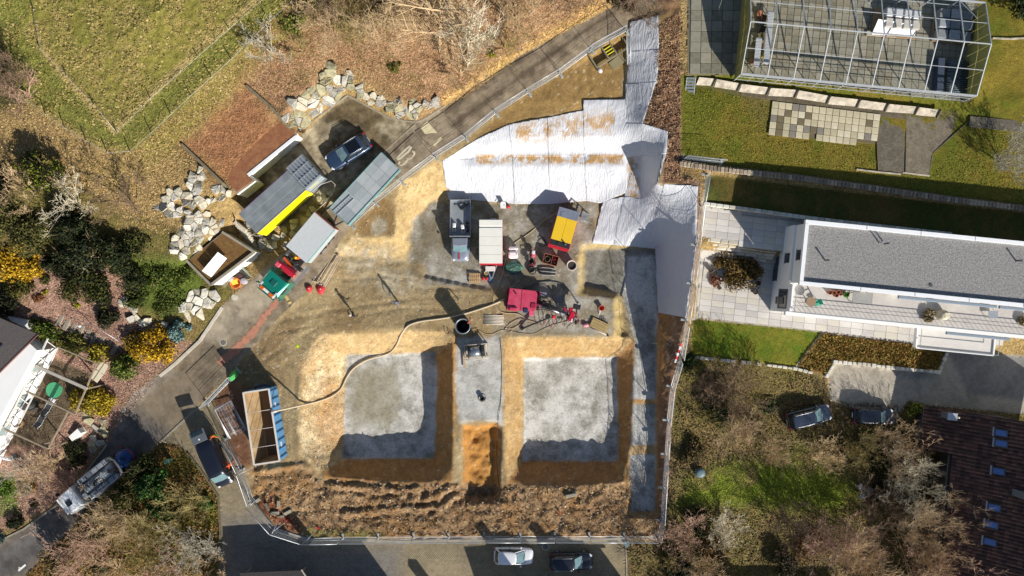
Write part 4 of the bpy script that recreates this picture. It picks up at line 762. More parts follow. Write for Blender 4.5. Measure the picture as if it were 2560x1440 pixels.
# ---- white flat-roofed house on the right
hr = thing('white_house', 'white flat-roofed modern house with gravel roof and long balcony', 'house', (27.1, 6.05, 0), math.radians(-5.7))
part('wall', MB().box((15.5,-4.2,3.3), (31,8.4,5.4)), M_WHITE, hr)
part('upper_wall', MB().box((15.6,-2.8,7.25), (30.8,5.56,2.5)), M_WHITE, hr)
par = part('parapet', MB().box((15.5,.04,8.65), (31.3,.34,.4)).box((15.5,-5.62,8.65), (31.3,.34,.4)).box((.02,-2.79,8.65), (.34,5.28,.396)), mat('white_metal_coping', S(236,238,240), .55, var=.03), hr)
part('roof', MB().box((15.7,-2.79,8.5), (30.9,5.2,.1)), M_GRAVEL, hr); part('drain', MB().cyl((12,-4.6,8.57), .16, .06, 12).cyl((24,-4.6,8.57), .16, .06, 12), M_FRAME, hr)
for x in (5.5,10.5,15.5,20.5,25.5): part('coping_joint', MB().box((x,.02,8.86), (.03,.43,.02)).box((x,-5.6,8.86), (.03,.43,.02)), M_ALU, par)
for x, y in ((6.9,-1.2),(7.4,-1.25),(2.1,-3.3),(19.6,-1.6)): part('vent_pipe', MB().cyl((x,y,8.85), .07, .7, 10).cyl((x,y,9.25), .1, .1, 10), M_ALU if x > 6 and x < 7 else M_FRAME, hr)
part('balcony_floor', MB().box((15.7,-6.98,6.03), (30.6,2.76,.1)), mat('balcony_slabs', S(196,190,184), .8, var=.07, scale=1.4), hr)
part('balcony_fascia', MB().box((15.5,-8.52,5.9), (31.2,.34,.42)), M_WHITE, hr)
rl = part('railing', MB().box((15.6,-8.28,7.05), (30.8,.06,.04)).box((15.6,-8.28,6.5), (30.8,.02,.02)).box((15.6,-8.28,6.75), (30.8,.02,.02)).box((.35,-7.0,7.05), (.06,2.6,.04)), M_ALU, hr)
b_ = MB()
for k in range(63): b_.box((.4+k*.49,-8.28,6.55), (.025,.025,1.0))
part('railing_bars', b_, M_ALU, hr)
part('west_wall_cap', MB().box((.12,-6.98,6.42), (.24,2.6,.7)), M_WHITE, hr)
for x0, L, y, z in ((9.3,9.2,-5.98,8.2), (18.7,9.2,-5.98,8.2), (15.8,6.2,-8.86,5.35)): part('awning_box', MB().box((x0+L/2,y,z), (L,.3,.22), ch=.05), mat('awning_grey_blue', S(120,134,148), .5, var=.05), hr)
part('lower_balcony', MB().box((17.3,-9.6,4.35), (7.4,1.9,.3)), TSL[1], hr)
part('lower_balcony_fascia', MB().box((17.3,-10.6,4.4), (7.6,.14,.5)).box((13.5,-9.6,4.4), (.14,1.86,.5)).box((21.1,-9.6,4.4), (.14,1.86,.5)), M_WHITE, hr)
part('lower_railing', MB().box((17.3,-10.55,5.3), (7.6,.05,.04)).box((13.5,-9.6,5.3), (.05,1.9,.04)).box((21.1,-9.6,5.3), (.05,1.9,.04)), M_ALU, hr)
for px_, py_, w, h in ((1999,637,.95,1.0), (1969,645,.95,1.0), (1943,653,.95,1.0), (1937,684,1.5,1.6), (1958,747,1.9,2.0)):   # windows of the west front, found on the wall plane
    ca, sa = math.cos(-math.radians(5.7)), math.sin(-math.radians(5.7)); best = None
    for zz in np.arange(1.2, 8.3, .05):
        X, Y, _ = W(px_, py_, zz); u = (X-27.1)*ca+(Y-6.05)*sa; v = -(X-27.1)*sa+(Y-6.05)*ca
        if best is None or abs(u) < best[0]: best = (abs(u), zz, v)
    wz, wy = min(max(best[1], 1.9), 7.8), max(-8.0, min(-.6, best[2]))
    wn_ = part('window', MB().box((-.012,wy,wz), (.07,w,h)), M_FRAME, hr); part('pane', MB().box((-.03,wy,wz), (.06,w*.82,h*.84)), M_GLASS, wn_); part('sill', MB().box((-.05,wy,wz-h/2-.02), (.16,w+.1,.04)), M_ALU, wn_)
part('shutter', MB().box((-.09,-7.3,4.2), (.06,.7,2.0), ch=.02), M_FRAME, hr)
for k in range(9): part('balcony_window', MB().box((2.2+k*3.1,-5.57,7.2), (2.2,.06,2.0)), M_GLASS, hr)
for k in range(7): part('ground_window', MB().box((2.6+k*3.9,-8.42,3.2), (2.4,.06,2.1)), M_GLASS, hr)
BZ = 6.09
def HR(px, py, z=BZ): return W(px, py, z)
for i, (x, y, s_) in enumerate([(2071,731,.2),(2081,731,.18),(2092,730,.2),(2087,738,.19),(2097,735,.15)]):
    o = thing('plant_pot', 'round terracotta pot in the cluster on the balcony, '+['leftmost','second from left at the back','rear right one','front middle one','small rightmost one'][i], 'pot', HR(x, y), 0, 'terracotta pots on the balcony'); part('pot', MB().lathe([(s_*.75,0),(s_,.36),(s_*1.1,.36),(s_*1.1,.42),(s_*.88,.42),(s_*.8,.3),(.02,.3)], 16), M_TERRA, o); part('soil', MB().cyl((0,0,.32), s_*.82, .03, 14), mat('potting_soil', S(70,54,40), .95), o)
def furniture_table(label, loc, w, d, m_, rz, h=.74):
    t = thing('table', label, 'table', loc, rz); part('tabletop', MB().box((0,0,h), (w,d,.05), ch=.015), m_, t)
    for sx in (-1,1):
        for sy in (-1,1): part('leg', MB().box((sx*(w/2-.08),sy*(d/2-.08),h/2-.02), (.06,.06,h-.04)), M_FRAME, t)
    return t
furniture_table('grey rectangular slatted table on the balcony', HR(2147,744), 1.9, 1.0, mat('grey_slats', S(150,150,146), .7, var=.1, scale=5), math.radians(-6))
t = thing('table', 'small round brown table at the west end of the balcony', 'table', HR(2020,754)); part('tabletop', MB().cyl((0,0,.7), .46, .05, 24), mat('brown_table', S(148,124,98), .8), t); part('leg', MB().cyl((0,0,.35), .05, .66, 10), M_FRAME, t); part('base', MB().cyl((0,0,.03), .25, .05, 16), M_FRAME, t)
def chair(label, loc, rz, m_, cat='chair', name='garden_chair'):
    t = thing(name, label, cat, loc, rz); part('seat', MB().box((0,0,.44), (.5,.5,.05), ch=.015), m_, t); part('backrest', MB().box((-.27,0,.7), (.05,.5,.5), ry=-.18, ch=.015), m_, t)
    for s_ in (-1,1): part('armrest', MB().bar((-.22,s_*.27,.66), (.22,s_*.27,.64), .05), m_, t)
    for sx in (-1,1):
        for sy in (-1,1): part('leg', MB().bar((sx*.2,sy*.22,.42), (sx*.25,sy*.25,0), .04), m_, t)
    return t
chair('turquoise slatted chair beside the round brown balcony table', HR(2038,757), math.radians(200), mat('turquoise_paint', S(70,176,146), .6))
t = thing('covered_chair', 'cream covered lounge chair on the balcony', 'chair', HR(2350,787)); part('cover', MB().loft([[(.48*s_*math.cos(a)*(1+.08*math.sin(3*a)), .5*s_*math.sin(a), z) for a in [2*math.pi*k/18 for k in range(18)]] for s_, z in ((1,0),(1.02,.4),(.92,.75),(.7,.95),(.3,1.0))]), mat('cream_fabric', S(216,206,180), .9, var=.06, bump=.3, bscale=6), t); part('cushion', MB().box((.1,0,.98), (.5,.5,.08), ch=.03), mat('cream_fabric', S(216,206,180)), t)
t = thing('metal_chair', 'pale wire chair on the sunny east part of the balcony', 'chair', HR(2475,786)); part('seat', MB().box((0,0,.45), (.9,.7,.04)), M_ALU, t); part('backrest', MB().bar((-.4,.35,.8), (.4,.35,.8), .05), M_ALU, t); part('frame', MB().bar((-.4,-.3,0), (-.4,-.3,.45), .04).bar((.4,-.3,0), (.4,-.3,.45), .04).bar((-.4,.35,0), (-.4,.35,.8), .04).bar((.4,.35,0), (.4,.35,.8), .04), M_ALU, t)
# ---- greenhouse skeleton
gh = thing('greenhouse', 'open galvanised greenhouse frame with yellowed end panels', 'greenhouse', (21.35,19.95,5.82), math.radians(-5.4)); LG, WG, EH, RH = 22.0, 8.7, 2.1, 3.5
M_GH = mat('greenhouse_steel', S(206,210,212), .45, .35, var=.08, scale=3)
NB = 10
for k in range(NB):
    x = LG*k/(NB-1)
    part('rafter', MB().bar((x,0,EH), (x,WG/2,RH), .07, .1), M_GH, gh); part('rafter', MB().bar((x,WG/2,RH), (x,WG,EH), .07, .1), M_GH, gh)
    for y in (0, WG): part('post', MB().bar((x,y,0), (x,y,EH), .07), M_GH, gh)
for y, z, w in ((0,EH,.14),(WG,EH,.14),(WG/2,RH,.08)): part('ridge_beam' if z == RH else 'eave_beam', MB().bar((0,y,z), (LG,y,z), w, .1), M_GH, gh)
for y, z in ((WG*.25,EH+.7),(WG*.75,EH+.7),(0,1.2),(0,.3),(0,1.7),(WG,1.0)): part('purlin', MB().bar((0,y,z), (LG,y,z), .04), M_GH, gh)
for k in range(0, NB-1, 1):
    x = LG*(k+.5)/(NB-1); part('mullion', MB().bar((x,0,0), (x,0,EH), .035), M_GH, gh)
    if k in (0,4,8): part('brace', MB().bar((LG*k/(NB-1),WG*.25,EH+.7), (LG*(k+1)/(NB-1),WG*.25,EH+.7), .05), M_GH, gh); part('brace', MB().bar((LG*k/(NB-1),WG,EH), (LG*(k+.6)/(NB-1),WG*.8,EH+.55), .05), M_GH, gh)
M_POLY = mat('yellowed_polycarbonate', S(168,160,92), .5, col2=S(146,140,84), scale=1.2)
for x in (0.0, LG):
    for k in range(8):
        y0, y1 = WG*k/8+.02, WG*(k+1)/8-.02; zt0 = EH+(RH-EH)*(1-abs(y0-WG/2)/(WG/2)); zt1 = EH+(RH-EH)*(1-abs(y1-WG/2)/(WG/2))
        for a, b in ((.05,.48),(.5,.98)):
            pts = [(y0,a*zt0 if a > .1 else .05),(y1,a*zt1 if a > .1 else .05),(y1,b*zt1),(y0,b*zt0)]; e = .03
            part('end_panel', MB().add([(x-e,p[0],p[1]) for p in pts]+[(x+e,p[0],p[1]) for p in pts], [(3,2,1,0),(4,5,6,7),(0,1,5,4),(1,2,6,5),(2,3,7,6),(3,0,4,7)]), M_POLY, gh)
    part('gable_rail', MB().bar((x,0,1.05), (x,WG,1.05), .05), M_GH, gh)
GZ = 5.88
t = thing('wrapped_pallet', 'pallet of pale blocks under torn white foil in the greenhouse', 'pallet', W(2235,60,GZ), math.radians(-6)); MW_ = mat('white_foil', S(196,198,200), .35, var=.06, scale=3, bump=.5, bscale=5)
part('pallet_base', MB().box((0,0,.1), (4.2,2.6,.14)), mat('old_wood', S(150,122,90), .9, var=.2, scale=3), t)
for k in range(8): part('block_stack', MB().box((-.9+(k % 4)*.85,.75-(k//4)*1.0,.55), (.7,.86,.8), ch=.05), MW_ if k < 4 else mat('pale_block', S(190,186,178), .9, var=.12), t)
part('foil', MB().loft([[(-2.1+.12*math.sin(k*2.1)+i*1.9, -1.25+i*.02+.1*math.cos(k), .25+.5*(k % 2)*.3) for k in range(0)] or [(-2.1,-1.3,.2),(1.9,-1.1,.25),(1.95,-.3,.92),(-2.0,-.1,.98)], [(-2.1,-1.3,.16),(1.9,-1.1,.2),(1.9,-.3,.86),(-2.0,-.1,.92)]], smooth=False), MW_, t)
t = thing('wrapped_pallet', 'grey wrapped stack of boards and boxes in the greenhouse corner', 'pallet', W(2375,70,GZ), math.radians(-6)); MG_ = mat('grey_foil', S(150,156,160), .4, var=.15, scale=2, bump=.5, bscale=5)
part('pallet_base', MB().box((0,0,.1), (3.4,3.0,.14)), mat('old_wood', S(150,122,90)), t)
for k in range(9): part('box', MB().box((-1.1+(k % 3)*1.1,1.0-(k//3)*.98,.5+.12*(k % 2)), (1.0,.85,.75), ch=.05), MG_ if k % 2 else mat('grey_box', S(128,132,134), .8, var=.15), t)
t = thing('pole_bundle', 'bundle of dark grey poles stacked against the greenhouse east end', 'poles', W(2385,195,GZ), math.radians(-3)); M_POLE = mat('bluish_pole', S(96,112,120), .5, .3, var=.15)
for k in range(17): part('pole', MB().tube([(-1.0,-1.45+k*.18,.5+.05*(k % 2)),(1.0,-1.45+k*.18,.52)], .055, 6), M_POLE, t)
for s_ in (-.7,.7): part('bearer', MB().box((s_,0,.22), (.1,3.2,.42)), M_FRAME, t)
t = thing('sheet_stack', 'long stack of dark blue corrugated sheets in the greenhouse', 'sheets', W(2341,190,GZ), math.radians(-3))
for k in range(4): part('sheet', MB().box((.02*k,0,.1+.16*k), (.75-.04*k,3.4-.1*k,.12), ch=.02), mat('dark_blue_sheet', S(62,72,88), .5, var=.12), t)
t = thing('timber_board', 'weathered timber board lying on the greenhouse slabs', 'board', W(2225,88,GZ), math.radians(-4)); part('plank', MB().box((0,0,.08), (4.6,.42,.14)), mat('pale_timber', S(176,164,146), .9, var=.15, scale=2), t)
for (x, y0, y1, lab) in ((1915,35,165,'long white corrugated bench top in the greenhouse west end'), (1888,100,172,'short white corrugated bench along the greenhouse west wall')):
    t = thing('bench_top', lab, 'bench', W(x, (y0+y1)/2, GZ), math.radians(-6)); L = (y1-y0)*.0384; n = int(L/.14)
    for k in range(n): part('slat', MB().box((0,-L/2+(k+.5)*.14,.72), (.55,.1,.05)), M_GH, t)
    part('frame', MB().box((0,0,.64), (.5,L,.06)).box((-.2,-L/2+.1,.3), (.05,.05,.6)).box((.2,L/2-.1,.3), (.05,.05,.6)).box((-.2,L/2-.1,.3), (.05,.05,.6)).box((.2,-L/2+.1,.3), (.05,.05,.6)), M_GH, t)
for (x, y, c, s_, lab) in ((1897,36,(176,110,84),.3,'orange brown'),(1906,48,(70,44,38),.34,'dark brown'),(1904,60,(60,72,92),.26,'slate blue'),(1905,75,(34,34,36),.3,'black'),(1898,95,(104,96,60),.36,'olive'),(1900,117,(206,140,112),.28,'salmon'),(1896,130,(54,70,84),.34,'dark teal'),(1903,138,(180,160,40),.28,'yellow'),(1892,142,(30,34,44),.3,'midnight blue'),(1881,155,(150,110,84),.32,'tan')):
    t = thing('crate', lab+' crate among the clutter at the greenhouse west end', 'crate', W(x, y, GZ), random.uniform(-.4,.4)); m_ = mat('crate_'+lab, S(*c), .8, var=.15); part('tub', MB().box((0,0,s_*.5), (s_*1.5,s_*1.7,s_), ch=.04), m_, t); part('rim', MB().box((0,0,s_+.03), (s_*1.6,s_*1.8,.05), ch=.02), m_, t)
# ---- garages in the slope
M_SEDUM = mat('red_sedum', S(132,80,56), .95, col2=S(158,112,74), scale=2.2, bump=.9, bscale=9)
ga = thing('garage', 'long garage set in the slope with white front and reddish sedum roof', 'garage')
zt_ = 4.75; FR = [W(588,486,zt_), W(632,455,zt_), W(620,436,zt_), W(742,340,zt_)]; BK = [W(618,216,6.2), W(457,362,5.9)]
def wpoly(pts, z): return [(W(x, y, z)[0], W(x, y, z)[1]) for x, y in pts]
pg = wpoly([(592,486),(638,452),(622,436),(742,338),(742,330),(700,300),(560,450)], 4.75)
part('wall', MB().prism(pg, 1.7, 4.7), M_WHITE, ga)
part('roof_edge', MB().prism([(x, y) for x, y in pg], 4.7, 4.82), M_CONC, ga)
pr = wpoly([(592,480),(632,452),(616,436),(738,336),(736,328),(690,300),(560,446)], 4.85); part('sedum_roof', MB().prism(pr, 4.82, 4.9), M_SEDUM, ga)
part('coping', MB().bar(W(620,438,4.9), W(741,341,4.9), .3, .14), mat('white_metal_coping', S(236,238,240)), ga)
a_, b_ = Vector(W(632,440,3.2)), Vector(W(738,356,3.2)); dd = (b_-a_); part('garage_door', MB().bar(a_+dd*.06-Vector((0,0,.55)), a_+dd*.94-Vector((0,0,.55)), .16, 2.0), mat('beige_door', S(196,180,140), .7, var=.05), ga)
gs = thing('small_garage', 'small white garage with brown sedum roof below the boulder wall', 'garage'); GP = [(467,651),(556,580),(636,630),(528,712)]
pg = wpoly(GP, 3.0); part('wall', MB().prism(pg, .0, 2.85), M_WHITE, gs); cx_ = sum(p[0] for p in pg)/4; cy_ = sum(p[1] for p in pg)/4; inn = [(cx_+(x-cx_)*.95, cy_+(y-cy_)*.95) for x, y in pg]
part('parapet', MB().bar((*pg[0],3.0), (*pg[3],3.0), .22, .3).bar((*pg[3],3.0), (*pg[2],3.0), .22, .3).bar((*pg[2],3.0), (*pg[1],3.0), .22, .298), M_CONC, gs); part('sedum_roof', MB().prism(inn, 2.8, 2.9), mat('brown_sedum', S(104,66,42), .95, col2=S(128,104,52), scale=2.4, bump=.9, bscale=9), gs)
t = thing('display_board', 'white two-part board propped up on the small garage roof', 'panel', W(541,662,2.95), math.radians(50))
for k in (-1,1): part('panel', MB().box((k*.62,0,.45), (1.2,1.05,.04), ry=.0, rx=.42), mat('white_board', S(240,242,246), .5, var=.02), t)
part('stand', MB().bar((-1.1,.45,.0), (-1.1,.45,.6), .04).bar((1.1,.45,0), (1.1,.45,.6), .04).bar((0,.45,0), (0,.45,.6), .04), M_FRAME, t)
# ---- white house bottom left
hl = thing('white_house', 'white house with dark tiled roof and wooden pergola terrace beside the bark garden', 'house')
M_DTILE = mat('black_roof_tile', S(42,38,40), .7, col2=S(62,56,56), scale=6, bump=.6, bscale=7)
wl_ = wpoly([(-30,1190),(146,869),(70,800),(-300,800),(-300,1190)], 0.0); part('wall', MB().prism([(x, y) for x, y in wl_], -1.0, 3.3), M_WHITE, hl)
ro = [W(-40,1010,3.6), W(92,834,3.6), W(-10,782,3.6)]; A_, B_ = Vector(W(92,834,3.5)), Vector(W(-60,985,3.5)); bk = Vector((-5.2,3.2,2.9)); C_ = Vector(W(-40,768,3.5))
part('roof', MB().add([A_, B_, B_+bk, A_+bk*1.0, A_-Vector((0,0,.25)), B_-Vector((0,0,.25)), B_+bk-Vector((0,0,.25)), A_+bk-Vector((0,0,.25)), C_, C_+Vector((-4,-1.5,2.0))], [(0,3,2,1),(4,5,6,7),(0,1,5,4),(1,2,6,5),(3,0,4,7),(0,8,9,3)]), M_DTILE, hl)
part('gutter', MB().tube([A_+Vector((.1,-.1,0)), B_+Vector((.1,-.1,0))], .09, 8), mat('brown_gutter', S(112,74,70), .6), hl)
part('solar_panel', MB().add([A_*.72+B_*.28+bk*.22+Vector((0,0,.08)), A_*.1+B_*.9+bk*.22+Vector((0,0,.08)), A_*.1+B_*.9+bk*.85+Vector((0,0,.08)), A_*.72+B_*.28+bk*.85+Vector((0,0,.08))], [(3,2,1,0)]), mat('solar_cells', S(18,20,40), .15, var=.1, scale=3), hl)
wa, wb = Vector(W(146,869,0)), Vector(W(-30,1190,0)); wd = (wb-wa); wnrm = Vector((-wd.y, wd.x, 0)).normalized()
if wnrm.x < 0: wnrm = -wnrm
for t0, w, z in ((.14,.9,1.9), (.40,1.5,1.7), (.62,1.4,1.7)):
    c = wa+wd*t0; q_ = wd.normalized()
    wn_ = part('window', MB().bar(c-q_*w/2+Vector((0,0,z)), c+q_*w/2+Vector((0,0,z)), .12, 1.2), M_CONCL, hl); part('pane', MB().bar(c-q_*w*.42+Vector((0,0,z))+wnrm*.04, c+q_*w*.42+Vector((0,0,z))+wnrm*.04, .1, 1.0), mat('pale_window_glass', S(150,166,166), .1), wn_); part('sill', MB().bar(c-q_*w*.55+Vector((0,0,z-.64))+wnrm*.08, c+q_*w*.55+Vector((0,0,z-.64))+wnrm*.08, .2, .05), M_ALU, wn_)
# dormer-like side box
part('side_wall', MB().prism(wpoly([(20,790),(70,800),(80,830),(60,835)], 2.0)[::-1], -.5, 2.2), M_WHITE, hl)
# pergola: ledger, rafters, posts
pe = thing('pergola', 'timber pergola frame over the terrace of the left house', 'pergola'); M_BEAM = mat('weathered_beam', S(150,134,112), .85, var=.18, scale=2); M_WBEAM = mat('painted_beam', S(206,204,198), .7, var=.06)
PZ = 2.2
part('ledger', MB().bar(W(120,846,PZ+.1), W(14,1068,PZ+.1), .12, .16), M_WBEAM, pe)
part('ledger', MB().bar(W(145,868,PZ-.5), W(34,1086,PZ-.5), .1, .14), M_WBEAM, pe)
for k in range(11): tt = (k+.3)/11; part('bracket', MB().bar(W(120-106*tt, 846+222*tt, PZ+.1), W(142-108*tt, 862+222*tt, PZ-.45), .08, .1), M_WBEAM, pe)
for a, b in (((90,915),(218,972)), ((66,978),(188,1036)), ((10,1072),(120,1122))): part('rafter', MB().bar(W(*a, PZ+.18), W(*b, PZ+.18), .3 if a == (90,915) else .14, .18), M_BEAM if a != (90,915) else mat('grey_beam', S(170,164,154), .8, var=.1), pe)
for a, b in (((242,908),(188,1036)), ((145,868),(242,908)), ((170,1030),(120,1122)), ((98,1113),(128,1106))): part('edge_beam', MB().bar(W(*a, PZ), W(*b, PZ), .12, .16), M_BEAM, pe)
for a in ((242,908),(188,1036),(120,1122),(218,972)): w0 = W(*a, PZ); part('post', MB().bar((w0[0],w0[1],-.9), (w0[0],w0[1],PZ-.02), .12), M_BEAM, pe)
t = thing('screen', 'cream folded screen panel at the terrace corner by the hedge', 'screen', (0,0,0)); 
for a, b in (((262,908),(250,930)), ((250,930),(234,950))): part('panel', MB().bar(W(*a, .9), W(*b, .9), .9, .06), mat('cream_fabric', S(216,206,180)), t)
part('frame', MB().bar(W(262,908,.95), W(234,950,.95), .05), M_BEAM, t)
t = thing('parasol_table', 'round green covered table under the pergola', 'table', P(146,973)); part('tabletop', MB().cyl((0,0,.72), .82, .06, 28).box((.72,.1,.72),(.3,.5,.05)), mat('green_tarpaulin', S(70,160,112), .6, var=.06, scale=2), t); part('leg', MB().cyl((0,0,.36), .07, .68, 10), M_FRAME, t); part('base', MB().cyl((0,0,.04), .4, .06, 16), M_FRAME, t)
def lounger(label, px, py, rz, m_):
    t = thing('garden_lounger', label, 'lounger', P(px, py), rz, 'chairs under the pergola'); part('seat', MB().box((0,0,.38), (.8,.55,.04)), m_, t); part('backrest', MB().box((-.6,0,.58), (.55,.55,.04), ry=.6), m_, t); part('footrest', MB().box((.6,0,.3), (.45,.55,.04), ry=.35), m_, t)
    for s_ in (-1,1): part('frame', MB().tube([(-.85,s_*.3,.75),(-.4,s_*.3,.42),(.4,s_*.3,.4),(.8,s_*.3,.22)], .025, 6), M_ALU, t); part('leg', MB().tube([(-.4,s_*.3,.42),(-.55,s_*.3,0)], .02, 5).tube([(.3,s_*.3,.4),(.45,s_*.3,0)], .02, 5), M_ALU, t)
lounger('black mesh recliner with silver frame on the pergola terrace, nearest the posts', 108, 1048, math.radians(62), mat('black_mesh', S(52,52,54), .7)); lounger('black mesh chair with silver frame right beside the green table', 127, 1015, math.radians(62), mat('black_mesh', S(52,52,54)))
chair('white garden chair tucked against the green round table', P(138,1000), math.radians(60), mat('white_plastic', S(226,226,226), .5))
t = thing('rattan_basket', 'round rattan pot by the wall of the left house', 'basket', P(55,1056)); part('basket', MB().lathe([(.34,0),(.42,.35),(.4,.62),(.3,.62),(.28,.2),(.02,.2)], 18), mat('rattan', S(156,128,94), .9, var=.2, scale=9, bump=.5, bscale=20), t); part('rim', MB().lathe([(.38,.6),(.44,.63),(.38,.67),(.32,.63)], 18, close=True), mat('rattan', S(156,128,94)), t)
t = thing('covered_grill', 'grill under a black cover against the left house wall', 'grill', P(80,1012)); part('cover', MB().loft([[(.62*s_*math.cos(a)*(1+.12*math.sin(2.5*a)), .5*s_*math.sin(a)*(1+.1*math.cos(3*a)), z) for a in [2*math.pi*k/16 for k in range(16)]] for s_, z in ((1.1,0),(1,.5),(.85,.95),(.4,1.05))]), mat('black_cover', S(58,56,56), .7, bump=.4, bscale=5), t); part('hem', MB().lathe([(.66,0),(.7,.03),(.66,.06)], 16), mat('black_cover', S(58,56,56)), t)
t = thing('closed_parasol', 'closed white parasol lying in the shaded bottom left garden', 'parasol', P(28,1140), math.radians(-10)); part('canopy', MB().tube([(-.95,0,.9),(-.3,0,.95),(.5,0,1.0),(.85,0,1.0)], [.04,.16,.2,.05], 10), mat('white_cloth', S(232,230,230), .8), t); part('pole', MB().tube([(-1.3,0,.86),(1.0,0,1.02)], .03, 6), M_ALU, t); part('stand', MB().tube([(.4,0,0),(.4,0,1.0)], .03, 6).cyl((.4,0,.04), .3, .08, 14), M_FRAME, t)
t = thing('white_box', 'white slanted stele standing in the bark mulch by the driveway', 'stele', P(197,1084,.0), math.radians(38)); part('body', MB().prism([(-.75,-.3),(.75,-.3),(.75,.3),(-.75,.3)], -.1, [.5,.9,.9,.5]), M_WHITE, t); part('base', MB().box((0,0,-.02), (1.7,.8,.12), ch=.02), M_CONCL, t)
t = thing('garden_lamp_post', 'thin post with glass globe lamp beside the garden steps', 'lamp', P(231,812)); part('post', MB().tube([(0,0,0),(0,0,2.0)], .03, 8), M_FRAME, t); part('globe', MB().ell((0,0,2.15), (.17,.17,.17)), mat('lamp_globe', S(210,214,220), .1), t); 
t = thing('handrail', 'thin steel handrail along the shaded garden steps of the left house', 'handrail'); part('rail', MB().tube([P(165,789,.9), P(231,812,.9), P(297,853,.9)], .025, 6), M_ALU, t)
for x, y in ((167,790),(264,833),(296,852)): part('post', MB().tube([P(x,y,0), P(x,y,.9)], .02, 5), M_ALU, t)
t = thing('garden_steps', 'shaded stone steps behind the hedge of the left house', 'steps')
for k in range(9): part('step', MB().box((0,0,-.2), (1.4,.45,.5), ch=.02), M_CONC, t, W(150+17*k, 800+9*k, zt(150+17*k, 800+9*k)+.08), math.radians(62))
# ---- tiled house bottom right
hb = thing('tiled_house', 'house with dark red ribbed tile roof and small blue skylights', 'house')
OX, OY, OZ = W(2312,1014,2.0); rzr = math.radians(-6.0); pit = math.radians(37)
ux = Vector((math.cos(rzr)*math.cos(pit), math.sin(rzr)*math.cos(pit), math.sin(pit))); uy = Vector((math.sin(rzr), -math.cos(rzr), 0)); un = ux.cross(-uy).normalized(); O_ = Vector((OX,OY,OZ))
def RP(s_, t_, h=0.0): return O_+ux*s_+uy*t_+un*h
def rinv(px, py):
    d = Vector(W(px, py, 0))-Vector((0,0,H)); k = (O_-Vector((0,0,H))).dot(un)/d.dot(un); p = Vector((0,0,H))+d*k-O_; return p.dot(ux), p.dot(uy)
jog = rinv(2310,1122)[1]; s_j = rinv(2368,1200)[0]
part('roof_deck', MB().add([RP(0,0,-.06), RP(11,0,-.06), RP(11,24,-.06), RP(s_j,24,-.06), RP(s_j,jog,-.06), RP(0,jog,-.06), RP(0,0,-.25), RP(11,0,-.25), RP(11,24,-.25), RP(s_j,24,-.25), RP(s_j,jog,-.25), RP(0,jog,-.25)], [(0,5,4,3,2,1),(6,7,8,9,10,11),(0,1,7,6),(1,2,8,7),(2,3,9,8),(3,4,10,9),(4,5,11,10),(5,0,6,11)]), mat('dark_felt', S(40,34,34), .9), hb)
part('wall', MB().prism([(RP(.5,.4)[0],RP(.5,.4)[1]), (RP(11,.4)[0],RP(11,.4)[1]), (RP(11,24)[0],RP(11,24)[1]), (RP(s_j+1.6,24)[0],RP(s_j+1.6,24)[1]), (RP(s_j+1.6,jog)[0],RP(s_j+1.6,jog)[1]), (RP(.5,jog)[0],RP(.5,jog-.4)[1])][::-1], -1.2, 2.1), mat('shaded_plaster', S(96,90,84), .9, var=.12), hb)  # plaster base colour is darkened to carry the shade of the courtyard
ux2 = Vector((ux.x, ux.y, -ux.z)); rg0, rg1 = RP(11,0,-.06), RP(11,24,-.06)
part('east_roof', MB().add([rg0, rg1, rg1+ux2*8.0, rg0+ux2*8.0], [(0,1,2,3)]), mat('dark_felt', S(40,34,34)), hb); part('gable_wall', MB().add([RP(.5,.4,-.2), RP(11,.4,-.3), RP(11,.4,-.3)+ux2*7.5, RP(.5,23.6,-.2), RP(11,23.6,-.3), RP(11,23.6,-.3)+ux2*7.5], [(0,1,2),(3,5,4)]), M_WHITE, hb)
TILE = []
for i, c in enumerate([(84,58,50), (66,46,42), (102,70,60)]):
    mb = MB(); tw, tl = .36, .44; prof = [(-.18,-.03),(-.13,.06),(-.06,.1),(0,.06),(.05,.0),(.12,-.02),(.18,-.03)]; vs = [(0+.0,a,b+.06) for a, b in prof]+[(tl,a,b) for a, b in prof]; n = len(prof)
    mb.add(vs+[(0,a,b-.02) for a, b in prof], [(k,k+1,n+k+1,n+k)[::-1] for k in range(n-1)]+[(k,2*n+k,2*n+k+1,k+1)[::-1] for k in range(n-1)]); me = mb.mesh('roof_tile'); me.materials.append(mat('tile_red_%d' % i, S(*c), .8, var=.25, scale=5, bump=.3)); TILE.append(me)
Rm = Matrix((ux, -uy, un)).transposed().to_4x4(); cnt = 0; rest = [MB(), MB(), MB()]; r = random.Random(2)
pts = [(i*.4, .18+j*.36) for j in range(66) for i in range(27)]
pts = [p for p in pts if (p[1] < jog and p[0] >= 0) or p[0] >= s_j-.05]
pts.sort(key=lambda p: (p[0]-3)**2*1.5+(p[1]-7)**2)
for (s_, t_) in pts:
    if cnt < 300: o = link('roof_tile', r.choice(TILE), None, hb); o.matrix_world = Matrix.Translation(RP(s_, t_)) @ Rm @ Matrix.Rotation(r.gauss(0,.012),4,'Z'); cnt += 1
    else:
        Mx = Matrix.Translation(RP(s_, t_)) @ Rm; me = TILE[0]; r.choice(rest).add([Mx @ v.co for v in me.vertices], [tuple(p.vertices) for p in me.polygons])
for i, mb in enumerate(rest): part('roof_tiles', mb, _mats['tile_red_%d' % i], hb, kind='stuff')
M_BLIND = mat('blue_skylight', S(84,112,170), .25, var=.06)
